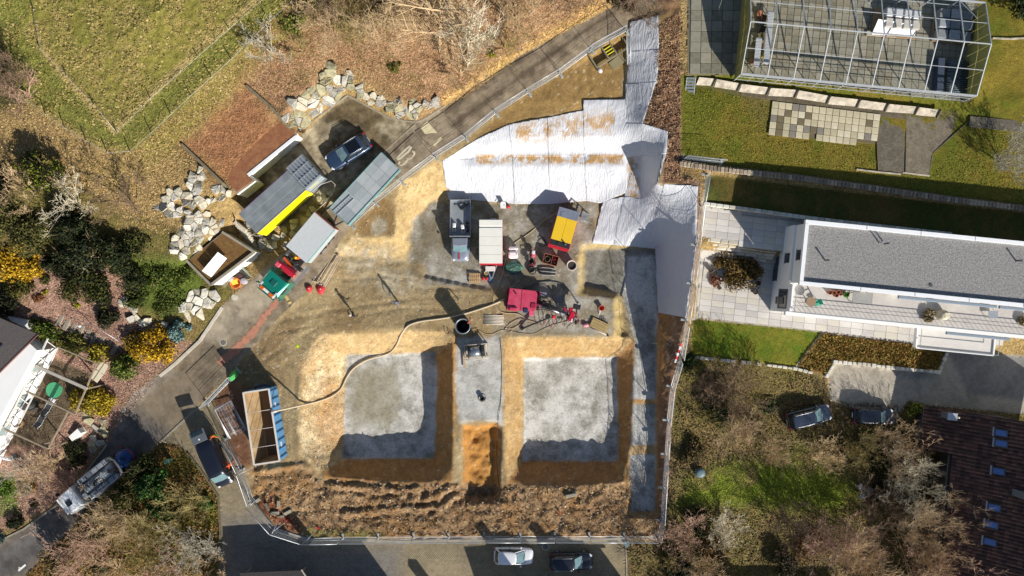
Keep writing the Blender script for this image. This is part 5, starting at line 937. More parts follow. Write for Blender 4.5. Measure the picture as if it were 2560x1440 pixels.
for px_, py_ in ((2503,1082),(2503,1108),(2497,1178),(2486,1268),(2480,1311),(2475,1354)):
    s_, t_ = rinv(px_, py_); sk = part('skylight', MB().box((0,0,.1), (1.1,.72,.16)), M_FRAME, hb); sk.matrix_world = Matrix.Translation(RP(s_, t_, .03)) @ Rm; pn = part('pane', MB().box((0,0,.19), (.86,.5,.04)), M_BLIND, sk); fl = part('flashing', MB().box((-.62,0,.08), (.14,.9,.1)), mat('lead_flashing', S(150,150,156), .6), sk)
for px_, py_, h in ((2365,1037,1.0),(2545,1232,1.6)):
    s_, t_ = rinv(px_, py_); c = RP(s_, t_); ch_ = part('chimney', MB().box((c.x,c.y,c.z+h/2-.3), (.8,.6,h+.6), rzr), mat('zinc_clad', S(110,118,128), .5, .3), hb); part('chimney_cap', MB().box((c.x,c.y,c.z+h+.05), (.95,.72,.06), rzr), M_ALU, ch_)
s_, t_ = rinv(2390,1042); part('vent_pipe', MB().tube([RP(s_,t_), RP(s_,t_)+Vector((0,0,.5))], .09, 10), mat('cream_pipe', S(214,206,184), .6), hb)
part('gutter', MB().tube([RP(-.06,-.05,-.1), RP(-.06,jog,-.1)], .08, 8), M_FRAME, hb); part('gutter', MB().tube([RP(s_j-.06,jog,-.1), RP(s_j-.06,24,-.1)], .08, 8), M_FRAME, hb)
# ---- houses along the south side of the lower road, just beyond the frame: they throw the shadows on the cobbles
def gable(name, label, x0, x1, y0, y1, zb, ze, zr, m_roof, chim):
    t = thing(name, label, 'house'); a, b = W(x0, y0, zb), W(x1, y1, zb); X0, X1, Y0, Y1 = a[0], b[0], a[1], b[1]; ym = (Y0+Y1)/2
    part('wall', MB().prism([(X0+.4,Y0-.4),(X1-.4,Y0-.4),(X1-.4,Y1+.4),(X0+.4,Y1+.4)][::-1], zb-1, ze), M_CONCL, t)
    part('gable_wall', MB().add([(X0+.4,Y0-.4,ze),(X0+.4,Y1+.4,ze),(X0+.4,ym,zr-.25),(X1-.4,Y0-.4,ze),(X1-.4,Y1+.4,ze),(X1-.4,ym,zr-.25)], [(0,1,2),(3,5,4)]), M_CONCL, t)
    rf = part('roof', MB().add([(X0,Y0,ze-.2),(X1,Y0,ze-.2),(X1,ym,zr),(X0,ym,zr),(X0,Y1,ze-.2),(X1,Y1,ze-.2)], [(0,1,2,3)[::-1],(3,2,5,4)[::-1]]), m_roof, t); s_ = rf.modifiers.new('t', 'SOLIDIFY'); s_.thickness = .22
    for f_ in chim: X = X0+(X1-X0)*f_; part('chimney', MB().box((X,ym+.8,zr+.2), (.9,.7,2.4), ch=.03), M_CONC, rf)
    return t
gable('row_house', 'row house with dark roof just south of the lower road on the left', 690, 1044, 1520, 1760, -1.2, 4.2, 7.2, M_DTILE, (.8,))
gable('row_house', 'row house with dark roof just south of the lower road on the right', 1358, 1626, 1520, 1760, -1.2, 3.6, 6.5, M_DTILE, (.25,.75))
gable('row_house', 'low row house with dark roof south of the road between its two taller neighbours', 1160, 1400, 1530, 1740, -1.2, 1.6, 3.4, M_DTILE, (.1,.85))
gable('row_house', 'row house with dark roof south of the orchard', 1800, 2180, 1560, 1790, -1.4, 3.4, 6.2, M_DTILE, (.5,))
t = thing('carport', 'dark carport roof corner poking in at the bottom edge', 'carport'); pg = wpoly([(600,1432),(754,1426),(768,1446),(772,1500),(600,1500)], 1.6); part('roof', MB().prism(pg, 1.45, 1.6), M_DTILE, t); part('fascia', MB().bar(W(754,1424,1.56), W(769,1447,1.56), .12, .14), M_PEEL, t)
for x, y in ((748,1440),(610,1440)): w0 = W(x,y,1.4); part('post', MB().bar((w0[0],w0[1],-1.3), (w0[0],w0[1],1.45), .12), M_BEAM, t)
# ------------------------------------------------------------------ vehicles and machines
M_TYRE = mat('tyre_rubber', S(38,38,40), .85, var=.1); M_RIM = mat('alloy_rim', S(170,172,176), .35, .7, var=.05); M_BLACK = mat('black_plastic', S(34,34,36), .6, var=.1); M_DKSTEEL = mat('dark_oily_steel', S(58,58,60), .5, .4, var=.25, scale=5); M_CGLASS = mat('car_glass', S(40,52,58), .05, var=.1, spec=.9); M_WSCREEN = mat('windscreen_glass', S(112,140,146), .06, var=.15, scale=1.2, spec=.9)
M_HEAD = mat('headlamp_glass', S(220,224,230), .1, var=.05); M_TAIL = mat('tail_lamp_red', S(170,24,30), .3, var=.05)
def loc_at(px, py, hgt=0.8, zg=None):
    z = zt(px, py) if zg is None else zg
    for _ in range(2):
        X, Y, _z = W(px, py, z+hgt); z = zt(1280+X*F/(H-z), 720-Y*F/(H-z)) if zg is None else zg
    return (X, Y, z+.01)
def wheel(parent, x, y, r, w=.22, rim=M_RIM, name='wheel'):
    o = part(name, MB().tube([(0,-w/2,0),(0,-w/2+.04,0),(0,w/2-.04,0),(0,w/2,0)], [r*.9,r,r,r*.9], 20, smooth=False), M_TYRE, parent, (x,y,r)); part('rim', MB().cyl((0,0,0), r*.62, w+.02, 16, axis='y'), rim, o); return o
def paint(name, rgb): return mat('paint_'+name, S(*rgb), .28, .25, var=.05, scale=.8, spec=.6, coat=.6)
def car(label, px, py, ang, L, Wd, Ht, m_, cab, belt=.92, bon=.86, cat='car', name='parked_car', rails=False, sunroof=False, tail=None, roofm=None, group=None):
    t = thing(name, label, cat, loc_at(px, py, 1.0), math.radians(ang), group); hw = Wd/2; xr, xrt, xft, xf = [c*L for c in cab]; tail = tail or belt
    sts = [(-.503,.62,.6*tail),(-.492,.8,.78*tail),(-.468,.92,.93*tail),(-.42,.985,tail),(-.2,1,belt),(0,1,belt),(.18,1,belt*.98),(.25,1,bon+.05),(.32,.99,bon+.02),(.39,.955,bon),(.44,.88,bon*.95),(.474,.77,bon*.88),(.494,.6,bon*.76),(.503,.4,bon*.62)]
    rings = []
    for fx, wk, tz in sts:
        w = hw*wk; x = fx*L; half = [(w*.86,.24),(w*.97,.34),(w,.52),(w*.985,tz*.82),(w*.93,tz*.95),(w*.8,tz),(w*.4,tz+.025)]
        rings.append([(x,y,z) for y, z in half]+[(x,-y,z) for y, z in reversed(half)])
    body = part('body', MB().loft(rings), m_, t)
    zb, zr = belt-.02, Ht-.07; wb, wt = hw*.9, hw*.73
    def outline(x0, x1, w, z, k): # rear x0, front x1, rounded
        return [(x0,w*.72,z),(x0+.12*k,w*.93,z),(x0+.4,w,z),((x0+x1)/2,w*1.01,z),(x1-.45,w*.98,z),(x1-.14*k,w*.88,z),(x1,w*.6,z),(x1+.05,0,z),(x1,-w*.6,z),(x1-.14*k,-w*.88,z),(x1-.45,-w*.98,z),((x0+x1)/2,-w*1.01,z),(x0+.4,-w,z),(x0+.12*k,-w*.93,z),(x0,-w*.72,z),(x0-.04,0,z)]
    bo, to = outline(xr, xf, wb, zb, 1), outline(xrt, xft, wt, zr, .8)
    part('side_glass', MB().loft([bo, to]), M_CGLASS, t)
    def tri(k, s_, z): return [(xrt+(xft-xrt)*.5+(x-(xrt+xft)/2)*k, y*k, z) for x, y, _ in to]
    part('roof', MB().loft([tri(1.03,0,zr-.03), tri(1.035,0,zr+.01), tri(.97,0,zr+.045), tri(.8,0,zr+.065), tri(.4,0,zr+.075), tri(.05,0,zr+.077)]), roofm or m_, t)
    e = .012
    part('windscreen', MB().add([(xf+.03,wb*.8,zb+.03),(xf+.1,0,zb+.03),(xf+.03,-wb*.8,zb+.03),(xft+.04,-wt*.74,zr-.02),(xft+.08,0,zr-.02),(xft+.04,wt*.74,zr-.02)], [(0,1,4,5)[::-1],(1,2,3,4)[::-1]]), M_WSCREEN, t)
    part('rear_window', MB().add([(xr-.02,-wb*.68,zb+.05),(xr-.06,0,zb+.05),(xr-.02,wb*.68,zb+.05),(xrt-.03,wt*.66,zr-.02),(xrt-.06,0,zr-.02),(xrt-.03,-wt*.66,zr-.02)], [(0,1,4,5)[::-1],(1,2,3,4)[::-1]]), M_CGLASS, t)
    for s_ in (-1,1):
        part('pillar', MB().bar((xf-.06,s_*wb*.9,zb), (xft-.1,s_*wt*.9,zr), .07), m_, t); part('pillar', MB().bar(((xr+xf)/2,s_*wb*1.01,zb), ((xrt+xft)/2,s_*wt*1.01,zr), .08), M_BLACK, t); part('pillar', MB().bar((xr+.12,s_*wb*.93,zb), (xrt+.12,s_*wt*.93,zr), .1), m_, t)
        mi = part('mirror', MB().box((xf-.35,s_*(hw+.08),zb+.06), (.2,.2,.15), ch=.04), m_, t)
        part('headlight', MB().box((.445*L,s_*hw*.68,bon*.86), (.34,.26,.16), ch=.05, rz=-s_*.75), M_HEAD, t); part('tail_light', MB().box((-.478*L,s_*hw*.74,tail*.84), (.14,.3,.18), ch=.03, rz=s_*.3), M_TAIL, t)
        part('door_seam', MB().box(((xr+xf)/2-.1,s_*hw*.992,.6), (.015,.02,.5)), M_BLACK, t); part('door_handle', MB().box(((xr+xf)/2+.15,s_*hw*1.0,belt*.8), (.18,.03,.03)), m_, t)
        for fx in (-.31,.31): wheel(t, fx*L, s_*(hw-.12), .33)
        if rails: part('roof_rail', MB().tube([(xrt+.15,s_*wt*.93,zr+.06),(xrt+.3,s_*wt*.93,zr+.12),(xft-.3,s_*wt*.93,zr+.12),(xft-.12,s_*wt*.93,zr+.06)], .025, 6), M_RIM, t)
    part('bonnet_seam', MB().box((xf+.12,0,bon+.03), (.05,hw*1.5,.02)), M_BLACK, t); part('wiper', MB().bar((xf+.1,.4,zb+.05), (xf-.1,-.2,zb+.16), .025), M_BLACK, t)
    part('grille', MB().box((.493*L,0,bon*.55), (.06,hw*.9,.2), ch=.02), M_BLACK, t); part('number_plate', MB().box((-.503*L,0,.55), (.03,.5,.12)), mat('plate_white', S(230,230,226), .5), t)
    part('rear_bumper', MB().box((-.488*L,0,.42), (.14,hw*1.7,.24), ch=.05), m_, t)
    if sunroof: part('sunroof', MB().box(((xrt+xft)/2+.05,0,zr+.075), ((xft-xrt)*.72,wt*1.45,.02), ch=.008), mat('sunroof_glass', S(16,20,26), .05, spec=.9), t)
    return t
car('blue estate car with panoramic roof and silver rails on the parking court', 868, 378, 212, 4.75, 1.88, 1.6, paint('steel_blue', (52,70,98)), (-.44,-.36,.02,.2), rails=True, sunroof=True)
car('small white hatchback parked on the cobbles beside the fence', 1284, 1393, -1, 4.1, 1.78, 1.45, paint('white', (238,238,240)), (-.46,-.38,.06,.27), bon=.84)
car('black estate car parked right of the white hatchback on the cobbles', 1428, 1406, 1, 4.55, 1.85, 1.6, paint('blue_black', (28,32,46)), (-.47,-.42,.06,.24), rails=True, belt=.95)
car('dark estate car parked on earth left of the other dark car', 2026, 1043, 14, 4.6, 1.85, 1.55, paint('slate', (56,66,84)), (-.47,-.41,.08,.26), rails=True)
car('dark hatchback parked on earth near the tiled house', 2186, 1041, -2, 4.1, 1.8, 1.5, paint('night_blue', (40,46,62)), (-.46,-.4,.1,.27))
def wpart(name, mb, m_, t): return part(name, mb, m_, t)
# ---- black van, tailgate up
v = thing('black_van', 'long black panel van on the lower road with its tailgate raised', 'van', loc_at(536,1158,1.2), math.radians(-66)); MV = paint('van_black', (30,34,46)); L, hw, Hv = 5.2, .97, 2.0
rings = []
for fx, wk, tz in [(-.5,.93,1.86),(-.48,.97,1.95),(-.3,.98,2.0),(.0,.98,2.0),(.18,.97,1.98),(.24,.95,1.9),(.31,.95,1.5),(.36,.96,1.16),(.42,.95,1.06),(.47,.88,.95),(.495,.74,.78),(.5,.6,.6)]:
    w = hw*wk; half = [(w*.9,.26),(w,.4),(w*1.02,.9 if tz > 1.2 else tz*.75),(w*(.96 if tz > 1.2 else .97),tz*.9),(w*.86,tz*.985),(w*.5,tz+.02)]; rings.append([(fx*L,y,z) for y, z in half]+[(fx*L,-y,z) for y, z in reversed(half)])
part('body', MB().loft(rings), MV, v)
part('windscreen', MB().add([(.372*L,.8,1.17),(.385*L,0,1.19),(.372*L,-.8,1.17),(.245*L,-.7,1.93),(.255*L,0,1.96),(.245*L,.7,1.93)], [(0,1,4,5)[::-1],(1,2,3,4)[::-1]]), M_WSCREEN, v)
for s_ in (-1,1):
    part('cab_window', MB().add([(.30*L,s_*.985,1.2),(.08*L,s_*.99,1.2),(.08*L,s_*.93,1.72),(.22*L,s_*.93,1.72)], [(0,1,2,3) if s_ > 0 else (3,2,1,0)]), M_CGLASS, v); part('mirror', MB().box((.27*L,s_*1.12,1.25), (.18,.28,.24), ch=.05), M_BLACK, v); part('headlight', MB().box((.462*L,s_*.66,.86), (.3,.34,.2), ch=.06, rz=-s_*.5), M_HEAD, v); part('tail_light', MB().box((-.505*L,s_*.9,1.1), (.06,.14,.6)), M_TAIL, v)
    for fx in (-.3,.32): wheel(v, fx*L, s_*.86, .34)
part('roof_seam', MB().box((-.22*L,0,2.02), (.03,1.5,.02)), M_BLACK, v); part('wiper', MB().bar((.36*L,.5,1.26), (.34*L,-.1,1.34), .03), M_BLACK, v); part('grille', MB().box((.497*L,0,.62), (.05,1.0,.24), ch=.02), M_BLACK, v)
tg = part('tailgate', MB().box((-.5*L-.62,0,2.06), (1.3,1.62,.07), ry=-.06, ch=.03), mat('tailgate_inner', S(92,98,104), .6, var=.1), v); part('tailgate_window', MB().box((-.5*L-.95,0,2.1), (.42,1.3,.03), ry=-.06), M_CGLASS, tg); part('emblem', MB().cyl((-.5*L-.3,.0,2.12), .1, .02, 12), M_HEAD, tg); part('lifter', MB().bar((-.5*L,.7,1.6), (-.5*L-.5,.7,2.02), .03).bar((-.5*L,-.7,1.6), (-.5*L-.5,-.7,2.02), .03), M_BLACK, tg)
part('cargo_floor', MB().box((-.46*L,0,.7), (.5,1.5,.06)), M_DKSTEEL, v)
# ---- white jetting truck with blue hose reel
t = thing('jetting_truck', 'white drain-jetting truck with blue hose reel parked by the bare shrubs', 'truck', loc_at(240,1204,1.8), math.radians(219)); MWT = paint('truck_white', (240,244,246))
part('chassis', MB().box((-.4,0,.75), (7.0,.9,.3)), M_DKSTEEL, t)
cab = part('cab', MB().loft([[(2.0,1.2,.6),(3.95,1.2,.6),(4.05,0,.6),(3.95,-1.2,.6),(2.0,-1.2,.6)], [(2.0,1.22,1.5),(4.0,1.2,1.5),(4.12,0,1.5),(4.0,-1.2,1.5),(2.0,-1.22,1.5)], [(2.0,1.15,2.5),(3.75,1.1,2.4),(3.85,0,2.4),(3.75,-1.1,2.4),(2.0,-1.15,2.5)], [(2.1,1.0,2.72),(3.5,.95,2.62),(3.55,0,2.64),(3.5,-.95,2.62),(2.1,-1.0,2.72)]], smooth=False), MWT, t)
part('windscreen', MB().add([(4.06,1.05,1.6),(4.16,0,1.6),(4.06,-1.05,1.6),(3.82,-1.0,2.36),(3.9,0,2.36),(3.82,1.0,2.36)], [(0,1,4,5)[::-1],(1,2,3,4)[::-1]]), M_CGLASS, cab); part('roof_hatch', MB().box((3.0,.1,2.72), (.62,.62,.06), ch=.03), M_CGLASS, cab); part('visor', MB().box((3.85,0,2.52), (.2,1.9,.06)), M_HEAD, cab)
for s_ in (-1,1): part('mirror', MB().box((3.85,s_*1.4,2.0), (.12,.25,.5), ch=.03), M_BLACK, cab); part('headlight', MB().box((4.02,s_*.85,.8), (.12,.4,.2)), M_HEAD, cab)
part('tank', MB().tube([(-2.4,0,1.55),(-2.3,0,1.55),(1.2,0,1.55),(1.35,0,1.55)], [.5,.66,.66,.5], 18), mat('grey_tank', S(170,176,180), .5, .3, var=.15, scale=3), t)
for s_ in (-1,1):
    lk = part('locker', MB().box((-.5,s_*.98,1.55), (3.6,.5,1.3), ch=.03), MWT, t); part('locker_lid', MB().box((-.5,s_*.92,2.24), (3.5,.42,.06)), mat('grey_lid', S(136,142,146), .6, var=.15), lk)
    for k in range(5): part('lid_rib', MB().box((-2.0+k*.75,s_*.92,2.29), (.05,.42,.06)), M_DKSTEEL, lk)
for k, (x, y, z, d) in enumerate([(1.55,.5,2.0,(.5,.6,.5)),(1.6,-.5,1.9,(.5,.7,.5)),(.8,.05,2.35,(.5,.4,.3)),(-.2,.1,2.3,(.7,.35,.25)),(-1.3,-.05,2.35,(.6,.5,.2)),(-2.2,.2,2.2,(.4,.8,.3)),(.3,-.2,2.3,(.4,.3,.2))]): part('pump_unit', MB().box((x,y,z), d, rz=.2*k, ch=.05), M_DKSTEEL if k % 2 else mat('grey_lid', S(92,96,100)), t)
for k in range(5): part('pipe', MB().tube([(-2.2+.3*k,-.4+.2*k,2.25),(-.5,-.3+.15*k,2.4),(1.2,.3-.2*k,2.3)], .035, 6), M_RIM if k % 2 else M_BLACK, t)
part('hose_loop', MB().tube([(-2.5,1.1,2.1),(-2.9,1.0,2.2),(-3.1,.4,2.25),(-3.15,-.4,2.25),(-2.95,-1.0,2.2),(-2.5,-1.15,2.1)], .13, 8), mat('grey_hose', S(96,100,100), .7), t)
rl = part('hose_reel', MB().lathe([(.25,0),(.95,0),(.95,.06),(.7,.1),(.7,.62),(.95,.66),(.95,.72),(.25,.72)], 26, (-3.8,0,1.2)), mat('reel_blue', S(24,64,122), .5, var=.12, scale=3), t); part('reel_hub', MB().cyl((-3.8,0,1.95), .2, .1, 14), M_DKSTEEL, rl); part('hose_winding', MB().lathe([(.72,.14),(.86,.2),(.86,.54),(.72,.6)], 26, (-3.8,0,1.2)), mat('orange_hose', S(170,70,40), .7), rl); part('reel_bar', MB().bar((-4.6,.3,1.96), (-3.0,-.3,1.96), .14, .06), mat('reel_blue', S(30,86,156)), rl)
part('rear_frame', MB().bar((-3.9,-1.2,.9), (-3.9,1.2,.9), .1), M_DKSTEEL, t)
for s_ in (-1,1): part('marker_lamp', MB().box((-3.9,s_*1.25,.95), (.15,.15,.15)), M_TAIL, t)
for x in (2.9,-1.6,-2.6):
    for s_ in (-1,1): wheel(t, x, s_*1.05, .5, .3)
# ---- green truck with red crane and grey box
t = thing('crane_truck', 'green-cabbed truck with red loading crane and grey box body on the road', 'truck', loc_at(748,640,2.0,.75), math.radians(230)); MG = paint('turquoise_green', (18,132,112)); GB = mat('light_grey_box', S(176,182,184), .6, var=.06, scale=1.2)
part('chassis', MB().box((0,0,.85), (9.4,.95,.35)), M_DKSTEEL, t)
cab = part('cab', MB().loft([[(2.55,1.22,.6),(4.7,1.22,.6),(4.85,0,.6),(4.7,-1.22,.6),(2.55,-1.22,.6)], [(2.55,1.24,1.7),(4.75,1.22,1.7),(4.9,0,1.7),(4.75,-1.22,1.7),(2.55,-1.24,1.7)], [(2.55,1.2,2.75),(4.45,1.15,2.6),(4.6,0,2.6),(4.45,-1.15,2.6),(2.55,-1.2,2.75)], [(2.7,1.0,3.0),(4.1,.95,2.8),(4.2,0,2.82),(4.1,-.95,2.8),(2.7,-1.0,3.0)]], smooth=False), MG, t)
part('windscreen', MB().add([(4.84,1.05,1.8),(4.94,0,1.8),(4.84,-1.05,1.8),(4.54,-1.02,2.54),(4.66,0,2.54),(4.54,1.02,2.54)], [(0,1,4,5)[::-1],(1,2,3,4)[::-1]]), M_CGLASS, cab)
for s_ in (-1,1): part('side_window', MB().box((3.7,s_*1.215,2.2), (.9,.03,.7)), M_CGLASS, cab); part('mirror', MB().box((4.6,s_*1.45,2.2), (.14,.24,.6), ch=.04), MG, cab); part('lamp_bracket', MB().box((4.45,s_*.9,2.86), (.7,.18,.08)), mat('bracket_grey', S(200,204,212), .5), cab)
lb = part('light_bar', MB().box((4.6,0,2.84), (.28,1.9,.14), ch=.04), mat('light_bar_white', S(226,226,220), .3), cab)
for s_ in (-1,1): part('beacon', MB().box((4.62,s_*.6,2.9), (.3,.5,.18), ch=.04), mat('amber_beacon', S(224,104,24), .3), lb)
part('sun_visor', MB().box((4.86,0,2.62), (.2,2.1,.06)), mat('visor_green', S(20,92,84), .4), cab)
part('roof_hatch', MB().box((3.5,0,2.95), (.6,.6,.06), ch=.02), mat('visor_green', S(20,92,84)), cab)
MR_ = mat('crane_red', S(190,36,56), .4, var=.12, scale=2, coat=.3); cr = part('crane', MB().box((1.75,0,2.6), (.45,2.3,.42), ch=.06).box((1.75,.2,1.9), (.7,.9,1.4), ch=.06), MR_, t)
part('crane_arm', MB().box((1.4,.1,3.0), (.26,2.1,.3), rz=.12, ch=.04), mat('crane_dark_red', S(120,24,40), .4), cr); part('crane_jib', MB().box((1.1,-.1,2.8), (.24,1.6,.26), rz=-.2, ch=.04), mat('crane_orange', S(206,84,34), .5), cr); part('crane_seat', MB().box((1.85,-.85,2.85), (.5,.5,.1), ch=.04), mat('crane_pink', S(222,90,110), .5), cr); part('cylinder', MB().tube([(1.2,-.9,2.5),(1.1,.8,2.7)], .07, 8), M_RIM, cr)
for k, (x, y, z) in enumerate([(1.0,.9,1.8),(.8,.2,1.9),(1.1,-1.0,1.7),(.7,-.6,1.8)]): part('hydraulic_unit', MB().box((x,y,z), (.4,.5,.5), rz=k, ch=.05), M_DKSTEEL, t)
part('side_step', MB().box((1.4,-1.25,1.2), (2.2,.3,.06)).box((1.4,1.25,1.2), (2.2,.3,.06)), M_ALU, t)
bx_ = part('box_body', MB().box((-2.3,0,2.35), (4.3,2.5,1.9)), GB, t); part('box_lid', MB().box((-2.3,0,3.33), (4.34,2.54,.07)), mat('pale_lid', S(196,200,202), .6, var=.05), bx_); part('side_rail', MB().box((-2.3,1.3,3.1), (4.2,.08,.3)).box((-2.3,-1.3,3.1), (4.2,.08,.3)), mat('teal_rail', S(120,160,160), .5), bx_); part('rear_frame', MB().box((-4.52,0,2.4), (.1,2.6,1.9)), mat('rusty_frame', S(134,84,66), .8, var=.2), bx_)
for x in (3.7,-1.8,-3.1):
    for s_ in (-1,1): wheel(t, x, s_*1.05, .52, .32)
# ---- trailer with grey deck load
t = thing('deck_trailer', 'flat grey trailer with panelled deck and a ladder on it', 'trailer', loc_at(912,472,1.6), math.radians(47)); MD = [mat('deck_%d' % i, S(*c), .7, var=.08, scale=1.5) for i, c in enumerate([(158,166,168), (166,172,174), (148,156,160), (172,178,180)])]
part('chassis', MB().box((0,0,.8), (7.2,2.2,.25)), M_DKSTEEL, t); part('side_board', MB().box((0,1.23,1.35), (7.5,.06,.7)).box((0,-1.23,1.35), (7.5,.06,.7)).box((3.75,0,1.35), (.06,2.5,.7)).box((-3.75,0,1.35), (.06,2.5,.7)), mat('teal_rail', S(120,160,160)), t)
r = random.Random(5)
for i in range(6):
    for j in range(3): part('deck_panel', MB().box((-3.1+i*1.24,-.8+j*.8,1.6), (1.22,.785,.08)), r.choice(MD), t)
for x in (-2.2,-1.0,2.4):
    for s_ in (-1,1): wheel(t, x, s_*.95, .42, .28)
part('drawbar', MB().bar((-3.7,.5,.8), (-5.0,0,.7), .12).bar((-3.7,-.5,.8), (-5.0,0,.7), .12), M_DKSTEEL, t)
lo = Vector(t.location)+Vector((0,0,1.68)); l_ = thing('ladder', 'aluminium ladder lying on the grey trailer deck', 'ladder', W(856,514,lo.z), math.radians(43))
for s_ in (-1,1): part('rail', MB().box((0,s_*.25,0), (2.5,.06,.07)), M_ALU, l_)
for k in range(9): part('rung', MB().box((-1.12+k*.28,0,0), (.05,.46,.04)), M_ALU, l_)
# ---- yellow-sided container with louvred unit
t = thing('process_container', 'yellow-sided process container with grey roof in front of the white garage', 'container', loc_at(680,505,3.0,2.15), math.radians(41.8)); MY = mat('signal_yellow', S(236,222,20), .5, var=.05, scale=1.2); MTOP = mat('wet_grey_roof', S(142,150,154), .4, col2=S(112,118,120), scale=.7)
part('body', MB().box((0,0,1.5), (6.35,2.55,2.8)), MY, t)
for k, w in enumerate((.84,.84,.84)): part('roof_panel', MB().box((0,.85-.85*k,2.93), (6.36,.83,.06), ch=.01), MTOP, t)
part('roof_edge', MB().box((0,-1.27,2.93), (6.4,.06,.1)).box((0,1.27,2.93), (6.4,.06,.1)), mat('violet_edge', S(120,104,140), .5), t); part('skid', MB().box((0,1.1,.06), (6.4,.2,.12)).box((0,-1.1,.06), (6.4,.2,.12)), M_DKSTEEL, t)
lu = part('cooler_unit', MB().box((4.25,.12,1.6), (2.05,2.7,3.0)), mat('cooler_grey', S(130,138,142), .5, .2, var=.08), t); part('cooler_side', MB().box((4.25,-1.28,2.3), (2.0,.1,1.4)), mat('side_grey', S(156,166,170), .5), lu)
for i in range(3):
    for k in range(6): part('louvre', MB().box((3.35+k*.34+.0,1.0-.85*i,3.16), (.2,.8,.05), ry=-.5), M_ALU, lu)
part('louvre_frame', MB().box((4.25,.57,3.2), (2.05,.06,.06)).box((4.25,-.27,3.2), (2.05,.06,.06)).box((4.25,1.44,3.2), (2.05,.06,.06)).box((4.25,-1.2,3.2), (2.05,.06,.06)), M_ALU, lu)
for k in range(6): part('lettering', MB().box((3.65+k*.17,-1.345,2.5), (.1,.03,.18)), MY, lu)
t = thing('safety_rail', 'pale tubular rail curving round the yellow container', 'railing'); M_RAILW = mat('pale_rail', S(206,196,184), .5, var=.06)
lp = [(588,545),(592,560),(612,578),(640,590),(655,588),(690,560),(740,515),(800,462),(828,452),(838,462),(834,480),(815,505),(790,528)]
for dz in (1.0,.55): part('rail', MB().tube([P(x,y,dz) for x, y in lp], .03, 6), M_RAILW, t)
for x, y in lp[::2]: part('post', MB().tube([P(x,y,0), P(x,y,1.0)], .03, 6), M_RAILW, t)
# ---- silver pickup with flat bed
t = thing('flatbed_pickup', 'silver pickup truck with long grey drop-side bed on the work platform', 'pickup', loc_at(1151,577,1.0,-.28), math.radians(-90)); MS = paint('silver', (140,148,162))
part('chassis', MB().box((0,0,.55), (6.2,.9,.25)), M_DKSTEEL, t)
rings = []
for x, w, tz in [(.75,.9,1.1),(.8,.93,1.15),(1.5,.95,1.1),(2.0,.95,1.05),(2.4,.93,1.02),(2.8,.88,.95),(3.05,.75,.85),(3.15,.6,.6)]:
    half = [(w*.9,.35),(w,.5),(w,tz*.8),(w*.92,tz),(w*.4,tz+.03)]; rings.append([(x,y,z) for y, z in half]+[(x,-y,z) for y, z in reversed(half)])
cb = part('cab_body', MB().loft(rings), MS, t); part('cab_glass', MB().loft([[(.78,.86,1.08),(2.05,.86,1.06),(2.2,0,1.06),(2.05,-.86,1.06),(.78,-.86,1.08)], [(.82,.74,1.72),(1.6,.72,1.7),(1.66,0,1.72),(1.6,-.72,1.7),(.82,-.74,1.72)]], smooth=False), M_CGLASS, t)
part('cab_roof', MB().loft([[(.78,.77,1.7),(1.62,.75,1.7),(1.7,0,1.7),(1.62,-.75,1.7),(.78,-.77,1.7)], [(.85,.7,1.78),(1.5,.68,1.78),(1.55,0,1.8),(1.5,-.68,1.78),(.85,-.7,1.78)]], smooth=False), MS, t); part('windscreen', MB().add([(2.09,.78,1.1),(2.25,0,1.1),(2.09,-.78,1.1),(1.63,-.68,1.68),(1.7,0,1.68),(1.63,.68,1.68)], [(0,1,4,5)[::-1],(1,2,3,4)[::-1]]), M_WSCREEN, t)
part('bonnet_stripe', MB().box((2.55,-.15,1.06), (.8,.22,.02), ry=.1), mat('dull_red_stripe', S(150,70,84), .4), t)
for s_ in (-1,1): part('headlight', MB().box((2.95,s_*.66,.82), (.25,.35,.18), ch=.05, rz=-s_*.5), M_HEAD, t); part('mirror', MB().box((1.95,s_*1.03,1.2), (.15,.2,.2), ch=.04), M_BLACK, t); part('tail_light', MB().box((-3.2,s_*.85,.7), (.06,.2,.12)), M_TAIL, t)
bd = part('bed', MB().box((-1.28,0,.9), (3.75,2.0,.1)), mat('grey_bed', S(150,156,160), .5, .3, var=.15, scale=1.5), t); part('bed_side', MB().box((-1.28,1.03,1.1), (3.8,.05,.4)).box((-1.28,-1.03,1.1), (3.8,.05,.4)).box((-3.17,0,1.1), (.05,2.1,.4)), M_ALU, bd); part('headboard', MB().box((.62,0,1.35), (.1,2.1,.9)), mat('grey_bed', S(150,156,160)), bd)
for x in (2.3,-1.9):
    for s_ in (-1,1): wheel(t, x, s_*.85, .36, .24)
bz = t.location.z+.96
def ontruck(px, py): return W(px, py, bz)
ho = thing('hose_coil', 'black hose coil lying on the pickup bed', 'hose', ontruck(1156,515)); part('coil', MB().tube([(.34*math.cos(a*.55)*(1+.1*math.sin(a)), .34*math.sin(a*.55)+.1*math.sin(a*.2), .05+.004*a) for a in range(36)], .04, 6), M_BLACK, ho); part('loose_end', MB().tube([(-.35,.1,.05),(-.7,.2,.05),(-.85,.1,.04)], .04, 6).tube([(.35,0,.05),(.6,.2,.06),(.7,.35,.05)], .04, 6), M_BLACK, ho)
